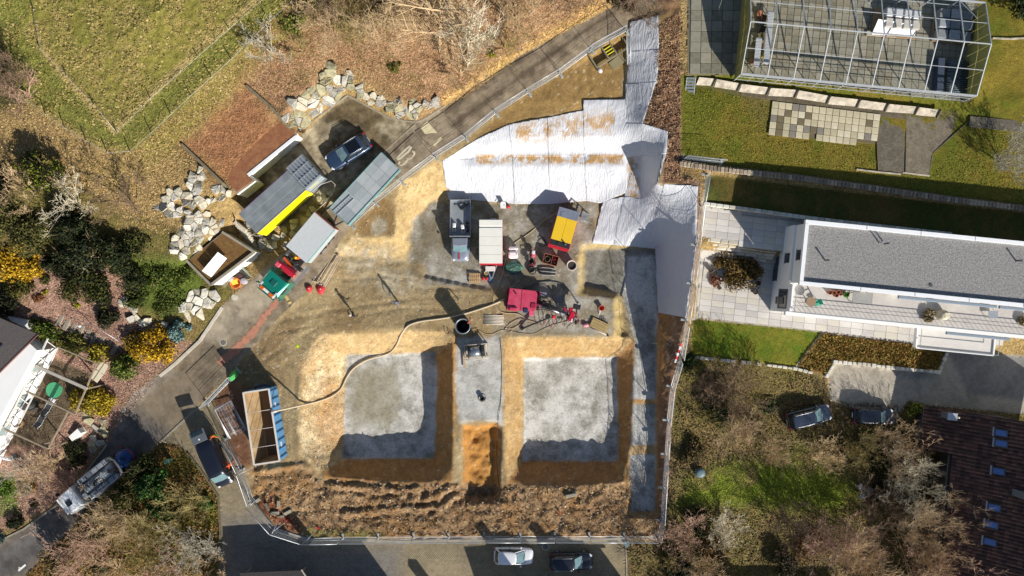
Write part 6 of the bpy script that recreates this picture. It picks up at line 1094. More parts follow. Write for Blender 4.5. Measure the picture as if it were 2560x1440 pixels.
for (x, y, lab, rz) in ((1136,566,'white plate compactor with tubular handle on the left of the pickup bed', 0), (1157,570,'white petrol breaker leaning across the pickup bed', .25)):
    o = thing('site_tool', lab, 'tool', ontruck(x,y), rz); part('housing', MB().box((0,.1,.25), (.36,.5,.4), ch=.08), mat('white_plastic', S(226,226,226), .5), o); part('handle', MB().tube([(-.14,-.1,.3),(-.15,-.55,.45),(.15,-.55,.45),(.14,-.1,.3)], .03, 6), M_ALU, o); part('base_plate', MB().box((0,.05,.04), (.45,.55,.08), ch=.02), M_DKSTEEL, o)
o = thing('cable_heap', 'brown tangle of cables in the corner of the pickup bed', 'cables', ontruck(1168,566)); r = random.Random(4)
part('cables', MB().tube([(r.uniform(-.22,.22), -.6+.03*k+r.uniform(-.1,.1), .06+r.uniform(0,.15)) for k in range(40)], .03, 5), mat('brown_cable', S(84,56,48), .8), o); part('plug', MB().box((.1,-.5,.2), (.12,.2,.1), ch=.03), M_BLACK, o)
# ---- white box trailer
t = thing('box_trailer', 'white box trailer with red base frame and drawbar', 'trailer', loc_at(1227,603,2.3,-.28), math.radians(-90)); MRED = mat('frame_red', S(178,36,52), .5, var=.12)
part('body', MB().box((0,0,1.45), (4.4,2.3,1.9)), mat('trailer_white', S(226,226,220), .5, var=.04), t)
for k in range(5): part('roof_panel', MB().box((-1.8+k*.9 if k else -1.85,0,2.44), (.88 if k else .6,2.34,.06), ch=.01), mat('roof_cream', S(232,230,220), .55, var=.04, scale=1), t)
part('frame', MB().box((.05,0,.42), (4.7,2.36,.16)).box((2.28,0,.75), (.16,2.36,.5)), MRED, t); part('drawbar', MB().bar((2.3,.6,.45), (3.9,0,.45), .1).bar((2.3,-.6,.45), (3.9,0,.45), .1), M_ALU, t); part('tool_box', MB().box((2.75,-.1,.75), (.5,1.0,.5), ch=.03), mat('pale_box', S(200,192,190), .6), t); part('jockey_wheel', MB().tube([(3.6,.2,.1),(3.6,.2,.9)], .04, 8), M_ALU, t)
for x in (-.5,.5):
    for s_ in (-1,1): wheel(t, x, s_*1.02, .34, .22)
part('rear_step', MB().box((-2.35,.2,.6), (.3,.6,.05)), M_ALU, t)
# ---- yellow generator trailer
t = thing('generator', 'large yellow and red generator unit with grey end on the platform', 'generator', loc_at(1411,570,2.0,-.28), math.radians(-105.8)); MGY = mat('cat_yellow', S(232,190,40), .5, var=.04, scale=1)
part('body', MB().box((0,0,1.15), (4.0,2.15,1.7)), MRED, t); part('roof_panel', MB().box((.2,.53,2.04), (2.4,1.04,.08), ch=.015), MGY, t); part('roof_panel', MB().box((.2,-.53,2.04), (2.4,1.04,.08), ch=.015), MGY, t); part('grey_end', MB().box((-1.48,0,2.05), (.96,2.16,.12), ch=.015), mat('slate_grey_paint', S(118,126,142), .5), t); part('engine_bay', MB().box((1.68,0,2.0), (.55,2.0,.06)), M_BLACK, t); part('exhaust', MB().cyl((1.6,.55,2.2), .09, .4, 10), M_RIM, t); part('fan_guard', MB().cyl((1.7,-.1,2.06), .22, .06, 16), M_DKSTEEL, t); part('skid', MB().box((0,.95,.16), (4.3,.2,.3)).box((0,-.95,.16), (4.3,.2,.3)).box((2.1,0,.5), (.16,2.2,.6)), MRED, t); part('hatch', MB().box((-1.3,-.55,2.13), (.5,.4,.03)), mat('slate_grey_paint', S(118,126,142)), t)
o = thing('steel_steps', 'small galvanised step grating beside the grey end of the generator', 'steps', W(1459,545,-.28), math.radians(-14))
for k in range(4): part('tread', MB().box((-.3+.2*k,0,1.3-.3*k), (.18,.85,.03)), M_GALV, o)
part('stringer', MB().bar((-.4,.45,1.4), (.5,.45,.05), .05, .12).bar((-.4,-.45,1.4), (.5,-.45,.05), .05, .12), M_GALV, o); part('handrail', MB().tube([(-.4,-.48,2.1),(.9,-.48,1.1)], .025, 6), M_GALV, o)
# ---- red drilling rig
t = thing('drill_rig', 'crimson tracked drilling rig with black hydraulic arms', 'drill rig', loc_at(1307,750,1.6,-.3), math.radians(-4)); MC = mat('rig_crimson', S(186,40,78), .5, col2=S(204,84,108), scale=1.1); MCD = mat('rig_dark_red', S(150,28,62), .5, var=.1)
for s_ in (-1,1):
    part('track', MB().loft([[(-1.7,s_*.75+e,.3),(-1.5,s_*.75+e,.05),(1.5,s_*.75+e,.05),(1.75,s_*.75+e,.3),(1.5,s_*.75+e,.6),(-1.5,s_*.75+e,.6)] for e in (-.2,.2)], smooth=False), M_DKSTEEL, t)
part('undercarriage', MB().box((0,0,.6), (2.4,1.3,.3)), M_DKSTEEL, t); part('body', MB().prism([(-1.62,-1.12),(1.2,-1.15),(1.45,-.9),(1.5,.75),(1.3,1.05),(-1.45,1.15)], .8, 1.85, [(-1.55,-1.08),(1.15,-1.1),(1.4,-.85),(1.42,.72),(1.25,1.0),(-1.4,1.1)]), MC, t)
part('cover_seam', MB().box((-.15,0,1.86), (.04,2.1,.02)), M_BLACK, t); part('lower_skirt', MB().box((-1.6,0,1.1), (.14,2.2,.5)), MCD, t); part('exhaust', MB().cyl((-.75,.6,1.95), .08, .25, 10), M_BLACK, t); part('tool_tray', MB().box((-.9,-1.0,1.95), (.8,.35,.22), ch=.04), MC, t); part('control_seat', MB().box((.35,-1.05,1.75), (.5,.45,.4), ch=.05), mat('navy_panel', S(40,52,84), .5), t); part('side_box', MB().box((.95,-1.25,1.5), (.5,.55,.5), ch=.05), mat('rig_pink', S(220,88,120), .5), t); part('top_hatch', MB().box((1.1,-.5,1.9), (.5,.5,.08), ch=.02), MCD, t)
ma = part('mast', MB().box((3.0,-.55,1.2), (3.4,.5,.4), rz=-.3, ch=.03), M_DKSTEEL, t); part('slide', MB().tube([(1.5,-.35,1.5),(4.4,-1.2,1.4)], .12, 10), M_RIM, ma); part('slide', MB().tube([(1.5,-.05,1.45),(3.8,-.8,1.4)], .09, 10), M_BLACK, ma)
for k in range(7): part('hydraulic_line', MB().tube([(1.5,-.9+.22*k,1.3),(2.2,-.8+.15*k,1.65+.05*(k % 3)),(3.4+.1*k,-1.0+.1*k,1.5),(4.6,-1.3+.12*k,1.2)], .035, 5), M_BLACK, ma)
part('boom', MB().bar((3.0,-1.55,1.0), (.25,-2.95,.25), .16, .16), M_DKSTEEL, t); part('boom_foot', MB().box((.2,-3.0,.12), (.4,.3,.24), rz=.5, ch=.05), M_BLACK, t); part('boom_joint', MB().cyl((2.7,-1.5,1.1), .28, .4, 14), M_BLACK, t); part('red_lamp', MB().box((3.3,-1.5,1.3), (.3,.35,.3), ch=.06), mat('bright_red', S(224,44,34), .4), t)
hd = part('drill_head', MB().box((5.1,-1.3,1.25), (.5,1.1,.7), rz=-.3, ch=.08).box((5.0,-.7,1.3), (.4,.5,.5), ch=.06), mat('head_red', S(196,22,56), .4, var=.1), t); part('clamp', MB().box((5.6,-.3,1.2), (.75,.55,.5), rz=-.1, ch=.04), M_BLACK, hd); part('guide', MB().box((5.6,-1.3,1.1), (.14,1.7,.2)), M_DKSTEEL, hd); part('white_tag', MB().box((5.15,-1.75,1.62), (.14,.36,.02), rz=-.3), M_HEAD, hd)
for k in range(5): part('hose', MB().tube([(5.2,-.9,1.5),(5.7+.1*k,-1.0-.2*k,1.7),(5.9,-1.6-.1*k,1.2),(5.4+.1*k,-2.0,.6)], .03, 5), mat('tan_hose', S(176,160,132), .7) if k % 2 else MCD, hd)
r = random.Random(21)
for k in range(26):
    x, y = 1.6+r.uniform(0,4.2), 0; y = -.2-.28*(x-1.6)+r.uniform(-.75,.6); part('rig_fitting', (MB().cyl((x,y,r.uniform(.7,1.6)), r.uniform(.05,.13), r.uniform(.2,.7), 8, axis=r.choice('xyz')) if k % 2 else MB().box((x,y,r.uniform(.7,1.6)), (r.uniform(.1,.45),r.uniform(.1,.3),r.uniform(.1,.3)), rz=r.uniform(-1,1), ch=.02)), r.choice([M_DKSTEEL, M_BLACK, M_RIM, M_DKSTEEL, MCD, M_ALU]), t)
for k in range(9): x = 2+.45*k; part('rig_hose', MB().tube([(x,-.3-.2*k,1.2),(x+.3,-.9-.1*k,1.5+r.uniform(-.2,.2)),(x+.2,-1.6,.9),(x-.4+r.uniform(-.3,.3),-2.2-r.uniform(0,.5),.12)], .03, 5), r.choice([M_BLACK, M_BLACK, MCD, mat('tan_hose', S(176,160,132), .7)]), t)
part('control_stand', MB().box((2.1,.75,.9), (.62,.4,.35), ch=.03), mat('slate_grey_paint', S(118,126,142)), t); part('control_legs', MB().box((2.1,.75,.4), (.08,.08,.75)).box((1.75,.75,.95), (.16,.4,.3)), MC, t); o = thing('grating', 'small steel grating lying north of the rig mast', 'grating', W(1397,747,-.26), -.08)
for k in range(7): part('bar', MB().box((-.48+k*.16,0,.03), (.05,.42,.05)), M_GALV, o)
part('rim', MB().box((0,.22,.03), (1.1,.04,.06)).box((0,-.22,.03), (1.1,.04,.06)), M_GALV, o)
# ---- open blue skip container
t = thing('open_container', 'large open blue container with muddy inside and pale rim', 'container', loc_at(656,1066,2.2,-.22), math.radians(-81.4)); MB_ = mat('container_blue', S(92,156,206), .5, var=.1, scale=1.5); MIN = mat('muddy_steel', S(150,118,76), .8, col2=S(196,172,134), scale=.8); MRIM = mat('pale_rim', S(214,206,196), .6, var=.06)
L, hw, h = 7.35, 1.3, 2.35
part('side_wall', MB().box((0,hw,h/2+.1), (L,.06,h)), MB_, t); part('side_wall', MB().box((0,-hw,h/2+.1), (L,.06,h)), MB_, t); part('end_wall', MB().box((L/2,0,h/2+.1), (.06,2*hw-.06,h)).box((-L/2,0,h/2+.1), (.06,2*hw-.06,h)), MB_, t)
part('lining', MB().add([(-L/2+.04,hw-.04,h+.1),(L/2-.04,hw-.04,h+.1),(L/2-.04,-hw+.04,h+.1),(-L/2+.04,-hw+.04,h+.1),(-L/2+.3,hw-.15,.35),(L/2-.3,hw-.15,.35),(L/2-.3,-hw+.5,.35),(-L/2+.3,-hw+.95,.35)], [(0,1,5,4),(1,2,6,5),(2,3,7,6),(3,0,4,7),(4,5,6,7)][::1]), MIN, t)
part('sludge', MB().box((0,.28,.34), (L-.6,2*hw-1.0,.06)), mat('brown_sludge', S(118,92,60), .35, var=.2, scale=.8), t)
part('rim', MB().box((0,hw,h+.13), (L+.1,.16,.08)).box((0,-hw,h+.13), (L+.1,.16,.08)).box((L/2,0,h+.13), (.16,2*hw-.16,.078)).box((-L/2,0,h+.13), (.16,2*hw-.16,.078)), MRIM, t)
for x in (-1.6,.2,2.0): part('tie_bar', MB().tube([(x,-hw,h+.05),(x,hw,h+.05)], .025, 6), MRIM, t)
for k in range(9): part('rib', MB().box((-3.4+k*.85,hw+.07,1.15), (.09,.1,2.1)), mat('rib_blue', S(58,118,172), .5), t)
for k in range(9): part('rib', MB().box((-3.4+k*.85,-hw-.07,1.15), (.09,.1,2.1)), mat('rib_blue', S(58,118,172)), t)
for x in (-1.9,2.2): part('notice', MB().box((x,hw+.05,1.4), (.55,.03,.35)), M_HEAD, t)
part('end_hook', MB().tube([(-L/2-.05,-.8,.4),(-L/2-.35,-.5,1.0),(-L/2-.35,.5,1.0),(-L/2-.05,.8,.4)], .09, 8), mat('navy_hook', S(34,54,96), .5), t)
# ------------------------------------------------------------------ fences, hoses, small things, people
ORD = ['first','second','third','fourth','fifth','sixth','seventh','eighth','ninth','tenth','eleventh','twelfth','thirteenth','fourteenth']
M_WIRE = mat('fence_wire', S(206,212,216), .4, .3, var=.05); M_FOOT = mat('fence_foot', S(158,162,158), .9, var=.12, scale=4)
def panel_mesh(L, sp=.14):
    fr = MB().tube([(-L/2,0,.12),(-L/2,0,2.05),(L/2,0,2.05),(L/2,0,.12),(-L/2,0,.12)], .032, 6, cap=False).tube([(-L/2,0,.85),(L/2,0,.85)], .014, 5)
    w = MB(); n = int(L/sp)
    for k in range(n): x = -L/2+(k+.5)*L/n; w.bar((x,0,.14), (x,0,2.04), .008)
    for k in range(6): w.bar((-L/2,0,.4+k*.3), (L/2,0,.4+k*.3), .009)
    return fr, w
def fence(pts, where, start, brace=None, feet=True):
    for i, (a, b) in enumerate(zip(pts[:-1], pts[1:])):
        A, B = Vector(P(*a)), Vector(P(*b)); d = B-A; L = math.hypot(d.x, d.y); mid = (A+B)/2; ang = math.atan2(d.y, d.x); sl = math.atan2(d.z, L)
        t = thing('mesh_fence', 'galvanised mesh fence bay %s, %s from the %s' % (where, ORD[i], start), 'fence', mid, ang, 'mesh fence bays '+where); t.rotation_euler = (0, -sl, ang); fr, w = panel_mesh(L-.08); part('frame', fr, M_WIRE, t); part('wire_mesh', w, M_WIRE, t)
        if brace and i in brace: s_ = brace[i]; part('brace', MB().tube([(L/2-.1,0,1.5),(L/2-.1,s_*1.3,.1)], .025, 6), M_WIRE, t)
        if feet:
            for x in ((-L/2, L/2) if i == len(pts)-2 else (-L/2,)): ft = part('foot', MB().box((x,.12,.07), (.24,.72,.15), ch=.03), M_FOOT, t); part('clamp', MB().box((x,0,.24), (.1,.12,.2), ch=.02), M_BLACK, ft)
fence([(769,1345),(857,1343),(945,1342),(1033,1341),(1121,1341),(1210,1340),(1300,1340),(1387,1340),(1472,1340),(1559,1340),(1640,1341)], 'along the lower road', 'left')
fence([(769,1345),(690,1320),(632,1255)], 'at the curved south-west corner', 'right', {0: -1, 1: -1})
fence([(634,1248),(608,1172),(572,1094)], 'beside the black van', 'south', {0: -1})
fence([(1643,1340),(1652,1300),(1657,1218),(1662,1134),(1667,1050),(1676,967),(1700,885),(1713,800),(1727,708),(1738,612),(1750,515),(1764,437)], 'along the east bank', 'south')
fence([(1566,78),(1480,126),(1400,185),(1322,232),(1240,284),(1165,345),(1090,392),(1005,455),(940,508),(880,565)], 'along the uphill road', 'top', {1: -1, 3: -1, 5: -1})
fence([(1566,78),(1568,165)], 'across the top of the dig', 'top', feet=False)
fence([(1706,398),(1802,409)], 'standing on the lawn above the garden wall', 'left')
fence([(520,1010),(592,935)], 'by the green netting', 'left')
def dark(v): return v
# fence panels stacked flat beside the container
for k in range(3):
    t = thing('stacked_fence', 'mesh fence bay lying in the stack beside the blue container, %s from the bottom' % ORD[k], 'fence', (*W(573+2*k,1048+k,-.1)[:2], -.15+.07*k), math.radians(-66+2*k), 'fence panels stacked flat'); t.rotation_euler = (math.radians(-90), 0, math.radians(-66+2.5*k)); fr, w = panel_mesh(3.4, .5); fr.v = [(x,y,z-1.05) for x, y, z in fr.v]; w.v = [(x,y,z-1.05) for x, y, z in w.v]; part('frame', fr, M_WIRE, t); part('wire_mesh', w, M_WIRE, t)
# barriers stacked beside the truck
for k in range(5):
    a, b = W(772+9*k,700+4*k,.5+.15*k), W(826+6*k,622+5*k,.6+.15*k); t = thing('barrier', 'pale steel barrier in the stack beside the crane truck, %s from the left' % ORD[k], 'barrier', (0,0,0), 0, 'barriers stacked by the truck'); part('rail', MB().tube([a, b], .03, 6), M_RAILW, t); a2, b2 = W(776+9*k,702+4*k,.5+.15*k), W(830+6*k,625+5*k,.6+.15*k); part('rail', MB().tube([a2, b2], .022, 6), M_RAILW, t)
    for s_ in (.03,.97): m0 = Vector(a).lerp(Vector(b), s_); m1 = Vector(a2).lerp(Vector(b2), s_); part('end', MB().bar(m0, m1, .05, .3), M_RAILW, t)
for x, y, s_, lab in ((803,724,.42,'bright red tool bag lying right of the barrier stack'), (774,722,.32,'red and white sack at the foot of the barrier stack')):
    t = thing('sack', lab, 'sack', P(x,y)); part('bag', MB().loft([[(s_*k_*math.cos(a)*(1+.15*math.sin(3*a)), s_*1.3*k_*math.sin(a)*(1+.1*math.cos(2*a)), z) for a in [2*math.pi*k/14 for k in range(14)]] for k_, z in ((.9,0),(1,.15),(.9,.32),(.5,.42),(.1,.44))]), mat('bag_red', S(206,48,56), .6, var=.15, scale=4, bump=.4, bscale=8), t); part('tie', MB().cyl((.05,.05,.47), .06, .1, 8), mat('bag_white', S(226,206,200), .7), t)
t = thing('timber_beam', 'pale yellow timber beam lying beside the green cab', 'beam', P(720,747), math.radians(-58)); part('beam', MB().box((0,0,.12), (1.1,.32,.22), ch=.02), mat('fresh_timber', S(206,180,120), .8, var=.08), t); part('wedge', MB().box((.45,0,.27), (.2,.3,.08)), mat('fresh_timber', S(206,180,120)), t)
# wire fences of the meadow
M_POST = mat('zinc_post', S(206,206,200), .5, .2, var=.05)
def wirefence(label, pts, hgt, n):
    t = thing('wire_fence', label, 'fence')
    for x, y in pts: part('post', MB().tube([P(x,y,-.1), P(x,y,hgt)], .045, 6), M_POST, t)
    for k in range(n): z = hgt*(.25+.7*k/max(1,n-1)); part('wire', MB().tube([P(x,y,z) for x, y in pts], .01, 4), M_WIRE, t)
wirefence('thin wire fence with white posts on the west side of the straw meadow', [(84,24),(100,122),(166,190),(234,262),(292,332)], 1.0, 4); wirefence('thin wire fence with white posts on the east side of the straw meadow', [(292,332),(376,246),(494,142),(573,72),(655,0)], 1.0, 4)
wirefence('tall wire fence with grey posts along the mown strip below the meadow', [(325,378),(378,332),(427,286),(477,239),(528,193),(578,148),(628,98),(675,52),(728,4)], 1.5, 5); wirefence('grey wire fence running down from the gate at the left edge', [(18,228),(64,249),(114,286),(162,320),(215,352),(268,382),(325,378)], 1.5, 3)
# long pale delivery hose from the rig to the container
M_PHOSE = mat('pale_hose', S(196,180,152), .7, var=.08, scale=3); hp = [W(683,1030,2.35), W(696,1026,2.42), W(720,1021,1.7), W(742,1016,.7)]+[PS(x,y,.12) for x, y in [(770,1010),(800,1002),(830,990),(852,972),(866,945),(880,925),(900,909),(925,897),(970,884),(990,865),(1002,838),(1016,818),(1034,808),(1060,802),(1100,797),(1140,790),(1180,779),(1225,764),(1262,748)]]
def smooth(pts, n=5):
    pts = [Vector(p) for p in pts]; out = []
    for i in range(len(pts)-1):
        p0, p1, p2, p3 = pts[max(i-1,0)], pts[i], pts[i+1], pts[min(i+2,len(pts)-1)]
        for k in range(n):
            t = k/n; out.append(.5*((2*p1)+(p2-p0)*t+(2*p0-5*p1+4*p2-p3)*t*t+(3*p1-p0-3*p2+p3)*t**3))
    return out+[pts[-1]]
t = thing('delivery_hose', 'long pale hose snaking from the drill rig to the blue container', 'hose'); part('hose', MB().tube(smooth(hp), .095, 8), M_PHOSE, t); part('nozzle', MB().tube([W(678,1030,2.4), W(692,1027,2.45)], .13, 8), mat('nozzle_grey', S(206,196,184), .5), t)
def cable(label, pts, rad, m_, cat='hose', name='hose', dz=.06): t = thing(name, label, cat); part('line', MB().tube(smooth([PS(x,y,dz) if len(p_) == 2 else W(*p_) for p_ in pts for x, y in [p_[:2]]], 4), rad, 6), m_, t); part('coupling', MB().tube([PS(pts[-1][0],pts[-1][1],dz), PS(pts[-1][0]+4,pts[-1][1]+2,dz)], rad*1.6, 6), M_RIM, t); return t
M_TAN = mat('tan_hose', S(176,160,132), .7)
cable('thin tan hose running from the generator past the white trailer to the rig', [(1396,530,.3),(1360,552),(1325,582),(1290,605),(1272,625),(1262,660),(1255,690),(1240,725),(1233,750),(1245,775),(1265,783),(1295,785),(1320,800),(1340,806)], .045, M_TAN)
cable('dark thick hose arching north of the rig mast', [(1306,722),(1340,708),(1375,704),(1400,709),(1420,722),(1438,748),(1444,758)], .07, mat('grey_hose', S(96,100,100), .7))
cable('thin grey cable looping on the ground south of the rig', [(1195,825),(1215,835),(1232,835),(1255,826),(1275,828),(1300,833),(1335,834),(1360,822),(1400,808),(1420,803)], .025, M_TAN, 'cable', 'cable')
cable('tangled pale loops of hose between the pipe stack and the rig', [(1258,800),(1268,812),(1262,826),(1272,832),(1280,824),(1270,815),(1285,803),(1310,798),(1298,812),(1280,822),(1262,820)], .03, M_TAN); cable('thin dark cable running south along the concrete strip', [(1250,845),(1254,900),(1252,1000),(1245,1050),(1242,1120),(1246,1200),(1262,1240),(1300,1280),(1345,1335)], .022, M_BLACK, 'cable', 'cable')
cable('short white pipe lying across the trench', [(1622,854),(1632,858),(1668,859)], .05, M_PHOSE, 'pipe', 'pipe'); cable('black wire loops beside the upright barrel', [(1110,815),(1112,830),(1122,835),(1118,818),(1128,830),(1145,842)], .02, M_BLACK, 'cable', 'cable')
# small things on the platform
M_WOOD = mat('pallet_wood', S(190,156,112), .85, var=.15, scale=4); PZ_ = -.27
t = thing('wooden_pallet', 'single wooden pallet in front of the white trailer', 'pallet', W(1187,696,PZ_+.1), 0)
for k in range(6): part('board', MB().box((-.5+k*.2,0,.13), (.11,1.05,.03)), M_WOOD, t)
for y in (-.45,0,.45): part('stringer', MB().box((0,y,.06), (1.2,.1,.1)), M_WOOD, t)
def canister(label, px, py, m_, rz=0, z=PZ_): t = thing('canister', label, 'canister', W(px,py,z), rz); part('body', MB().box((0,0,.2), (.36,.22,.4), ch=.05), m_, t); part('handle', MB().tube([(-.12,0,.4),(-.1,0,.48),(.1,0,.48),(.12,0,.4)], .02, 5), m_, t); part('cap', MB().cyl((.13,0,.43), .04, .06, 8), M_BLACK, t)
MCAN = mat('canister_red', S(210,34,44), .5); canister('red fuel canister by the pallet, left one of the pair', 1208, 697, MCAN, 1.57); canister('red fuel canister by the pallet, right one of the pair', 1217, 697, MCAN, 1.57); canister('small red canister beside the white chair near the sheets', 1271, 518, MCAN, .3)
chair('white plastic chair standing alone near the slope sheets', W(1258,516,PZ_), math.radians(-90), mat('white_plastic', S(226,226,226)))
t = thing('bucket', 'cream bucket at the trailer drawbar', 'bucket', W(1216,683,PZ_)); part('bucket', MB().lathe([(.15,0),(.19,.36),(.21,.36),(.17,.3),(.14,.04),(.01,.04)], 16), mat('cream_plastic', S(226,208,160), .6), t); part('handle', MB().tube([(.2*math.cos(a),.02,.36+.1*math.sin(a)) for a in [math.pi*k/8 for k in range(9)]], .01, 4), M_ALU, t)
t = thing('folded_tarp', 'crumpled blue tarpaulin by the trailer drawbar', 'tarpaulin', W(1226,694,PZ_)); r = random.Random(8); part('cloth', MB().loft([[(.32*k_*math.cos(a)*r.uniform(.8,1.2), .45*k_*math.sin(a)*r.uniform(.8,1.2), z) for a in [2*math.pi*k/12 for k in range(12)]] for k_, z in ((1,0),(.95,.15),(.6,.3),(.1,.36))], smooth=False), mat('tarp_blue', S(54,98,140), .6, var=.2, scale=4), t); part('rope', MB().tube([(-.3,-.2,.1),(.1,0,.38),(.3,.3,.08)], .02, 5), M_TAN, t)
MBAG = mat('big_bag', S(230,220,222), .7, var=.06, bump=.4, bscale=6)
for y, lab, h in ((622,'white big bag behind, wedged next to the trailer', .8), (638,'white big bag in front, above the green tarpaulin', .95)):
    t = thing('big_bag', lab, 'big bag', W(1283,y,PZ_), .05); part('bag', MB().box((0,0,h/2), (1.0,.75 if y > 630 else .45,h), ch=.16), MBAG, t); part('red_side', MB().box((-.52,0,h/2), (.05,.5 if y > 630 else .36,h*.8), ch=.02), mat('bag_red', S(206,48,56)), t)
    for s_ in (-1,1): part('loop', MB().tube([(s_*.4,-.1,h-.05),(s_*.42,0,h+.12),(s_*.4,.1,h-.05)], .03, 5), MBAG, t)
t = thing('tarpaulin_heap', 'dark green tarpaulin heap below the white big bags', 'tarpaulin', W(1284,669,PZ_)); r = random.Random(12); part('cloth', MB().loft([[(1.0*k_*math.cos(a)*r.uniform(.85,1.15), .72*k_*math.sin(a)*r.uniform(.85,1.15), z+r.uniform(-.05,.05)) for a in [2*math.pi*k/16 for k in range(16)]] for k_, z in ((1,0),(.95,.3),(.75,.5),(.45,.58),(.08,.62))], smooth=False), mat('tarp_green', S(58,96,84), .6, var=.3, scale=2.5, bump=.4, bscale=5), t); part('fold', MB().tube([(-.7,.4,.4),(0,.3,.62),(.8,.2,.35)], .06, 6), mat('tarp_green', S(58,96,84)), t)
t = thing('mixing_pump', 'small black and pink mixing pump beside the big bags', 'pump', W(1328,645,PZ_), math.radians(88)); part('frame', MB().box((0,.15,.35), (1.6,.08,.08)).box((0,-.35,.35), (1.6,.08,.08)).box((.75,-.1,.35), (.08,.5,.3)).box((-.75,-.1,.35), (.08,.5,.3)), MCD, t); part('hopper', MB().lathe([(.1,.15),(.34,.6),(.36,.6),(.3,.5),(.05,.3)], 16, (-.3,.1,0)), M_BLACK, t); part('motor', MB().box((.3,-.2,.55), (.5,.35,.4), ch=.06), mat('rig_pink', S(220,88,120)), t); part('control_box', MB().box((.55,-.2,.95), (.35,.3,.3), ch=.03), M_HEAD, t); part('hose', MB().tube([(.6,.1,.5),(.2,.35,.7),(-.4,.3,.6),(-.7,-.1,.3),(-.5,-.5,.1)], .04, 6), M_BLACK, t); part('wheel', MB().cyl((-.6,-.4,.2), .2, .1, 14, axis='y'), M_TYRE, t)
t = thing('steel_crate', 'rusty red open steel crate full of hoses and fittings', 'crate', W(1376,650,PZ_), math.radians(-15)); MRU = mat('rust_red', S(150,96,76), .85, var=.25, scale=4)
part('floor', MB().box((0,0,.06), (1.5,1.0,.08)), MRU, t)
for s_ in (-1,1): part('side', MB().box((0,s_*.5,.4), (1.5,.05,.7)), MRU, t); part('end', MB().box((s_*.75,0,.4), (.05,.95,.7)), MRU, t)
part('divider', MB().box((.12,0,.4), (.04,.95,.66)), MRU, t); part('coiled_hose', MB().tube([(-.35+.28*math.cos(a*.5), .3*math.sin(a*.5), .2+.012*a) for a in range(40)], .04, 6), mat('olive_hose', S(90,92,70), .7), t)
r = random.Random(3)
for k in range(9): part('fitting', MB().cyl((.45+r.uniform(-.22,.22), r.uniform(-.36,.36), .35+r.uniform(0,.15)), .07, .2, 8, axis=r.choice('xyz')), r.choice([MRU, MCD, M_RIM]), t)
t = thing('slurry_tub', 'round pale tub with dark slurry at the edge of the platform', 'tub', W(1428,664,PZ_)); part('tub', MB().lathe([(.42,0),(.5,.75),(.56,.8),(.54,.84),(.44,.78),(.38,.1),(.01,.1)], 24), mat('tub_beige', S(206,190,172), .7, var=.1), t); part('slurry', MB().cyl((0,0,.6), .43, .04, 24), mat('dark_slurry', S(70,66,62), .2), t)
t = thing('hose_coil', 'black coiled hose left of the flexible pipe bundle', 'hose', W(1331,677,PZ_)); part('coil', MB().tube([(.36*math.cos(a*.5)+.02*math.sin(a*1.7), .36*math.sin(a*.5)+.02*math.cos(a*1.3), .05+.006*a) for a in range(60)], .045, 6), M_BLACK, t); part('end', MB().tube([(.36,0,.1),(.7,.2,.06),(.9,.1,.05)], .045, 6), M_BLACK, t)
t = thing('pipe_bundle', 'bundle of black flexible pipes bent at one end on the platform', 'pipes', W(1368,680,PZ_), -.05)
for k in range(7): part('pipe', MB().tube([(-.9,.35-.08*k,.1),(-.5,.45-.13*k,.12),(.3,.42-.13*k,.12+.02*(k % 2)),(.85,.3-.1*k,.1)], .055, 6), M_BLACK if k % 3 else mat('grey_pipe', S(150,150,148), .6), t)
cable('loose black cable loop west of the generator', [(1345,596),(1352,590),(1362,600),(1364,612),(1352,616),(1346,604),(1356,598),(1370,618)], .03, M_BLACK, 'cable', 'cable')
t = thing('pipe_stack', 'stack of pale drill casing pipes west of the rig', 'pipes', W(1234,799,-.1), -.04)
for k in range(7): part('pipe', MB().tube([(-1.02+.04*(k % 2),.45-.15*k,.1),(1.02+.04*(k % 3),.45-.15*k,.1)], .065, 8), mat('casing_pale', S(190,182,166), .7, var=.08), t)
for x in (-.7,.7): part('bearer', MB().box((x,0,.03), (.1,1.2,.06)), M_WOOD, t)
t = thing('plank_stack', 'stack of worn timber planks at the east end of the drill bench', 'planks', W(1498,814,-.28), math.radians(-25))
for k in range(6): part('plank', MB().box((.03*(k % 2),.45-.17*k,.14+.05*(k % 2)), (1.9,.15,.08)), mat('plank_yellow', S(176,152,104), .85, var=.2, scale=3), t)
for x in (-.6,.6): part('bearer', MB().box((x,0,.05), (.1,1.1,.1)), M_DKSTEEL, t)
t = thing('casing_pipe', 'single pale pipe lying south of the plank stack', 'pipe', W(1497,828,-.28), math.radians(-25)); part('pipe', MB().tube([(-.9,0,.08),(1.1,0,.08)], .08, 8), mat('casing_pale', S(190,182,166)), t); part('coupling', MB().tube([(.9,0,.08),(1.12,0,.08)], .1, 8), M_DKSTEEL, t)
t = thing('red_bucket', 'orange red bucket tipped over east of the drill head', 'bucket', W(1503,770,-.28)); part('bucket', MB().lathe([(.18,0),(.26,.4),(.3,.42),(.26,.38),(.2,.06),(.01,.06)], 16), mat('bucket_orange', S(206,84,54), .6), t); part('handle', MB().bar((-.1,-.2,.25), (-.2,-.7,.05), .05), M_HEAD, t)
t = thing('pink_sack', 'pink sack at the foot of the drill guide', 'sack', W(1464,813,-.28)); part('bag', MB().ell((0,0,.15), (.35,.22,.17)), mat('sack_pink', S(226,150,160), .7, var=.1), t); part('tie', MB().cyl((.34,0,.2), .05, .1, 8), MRED, t)
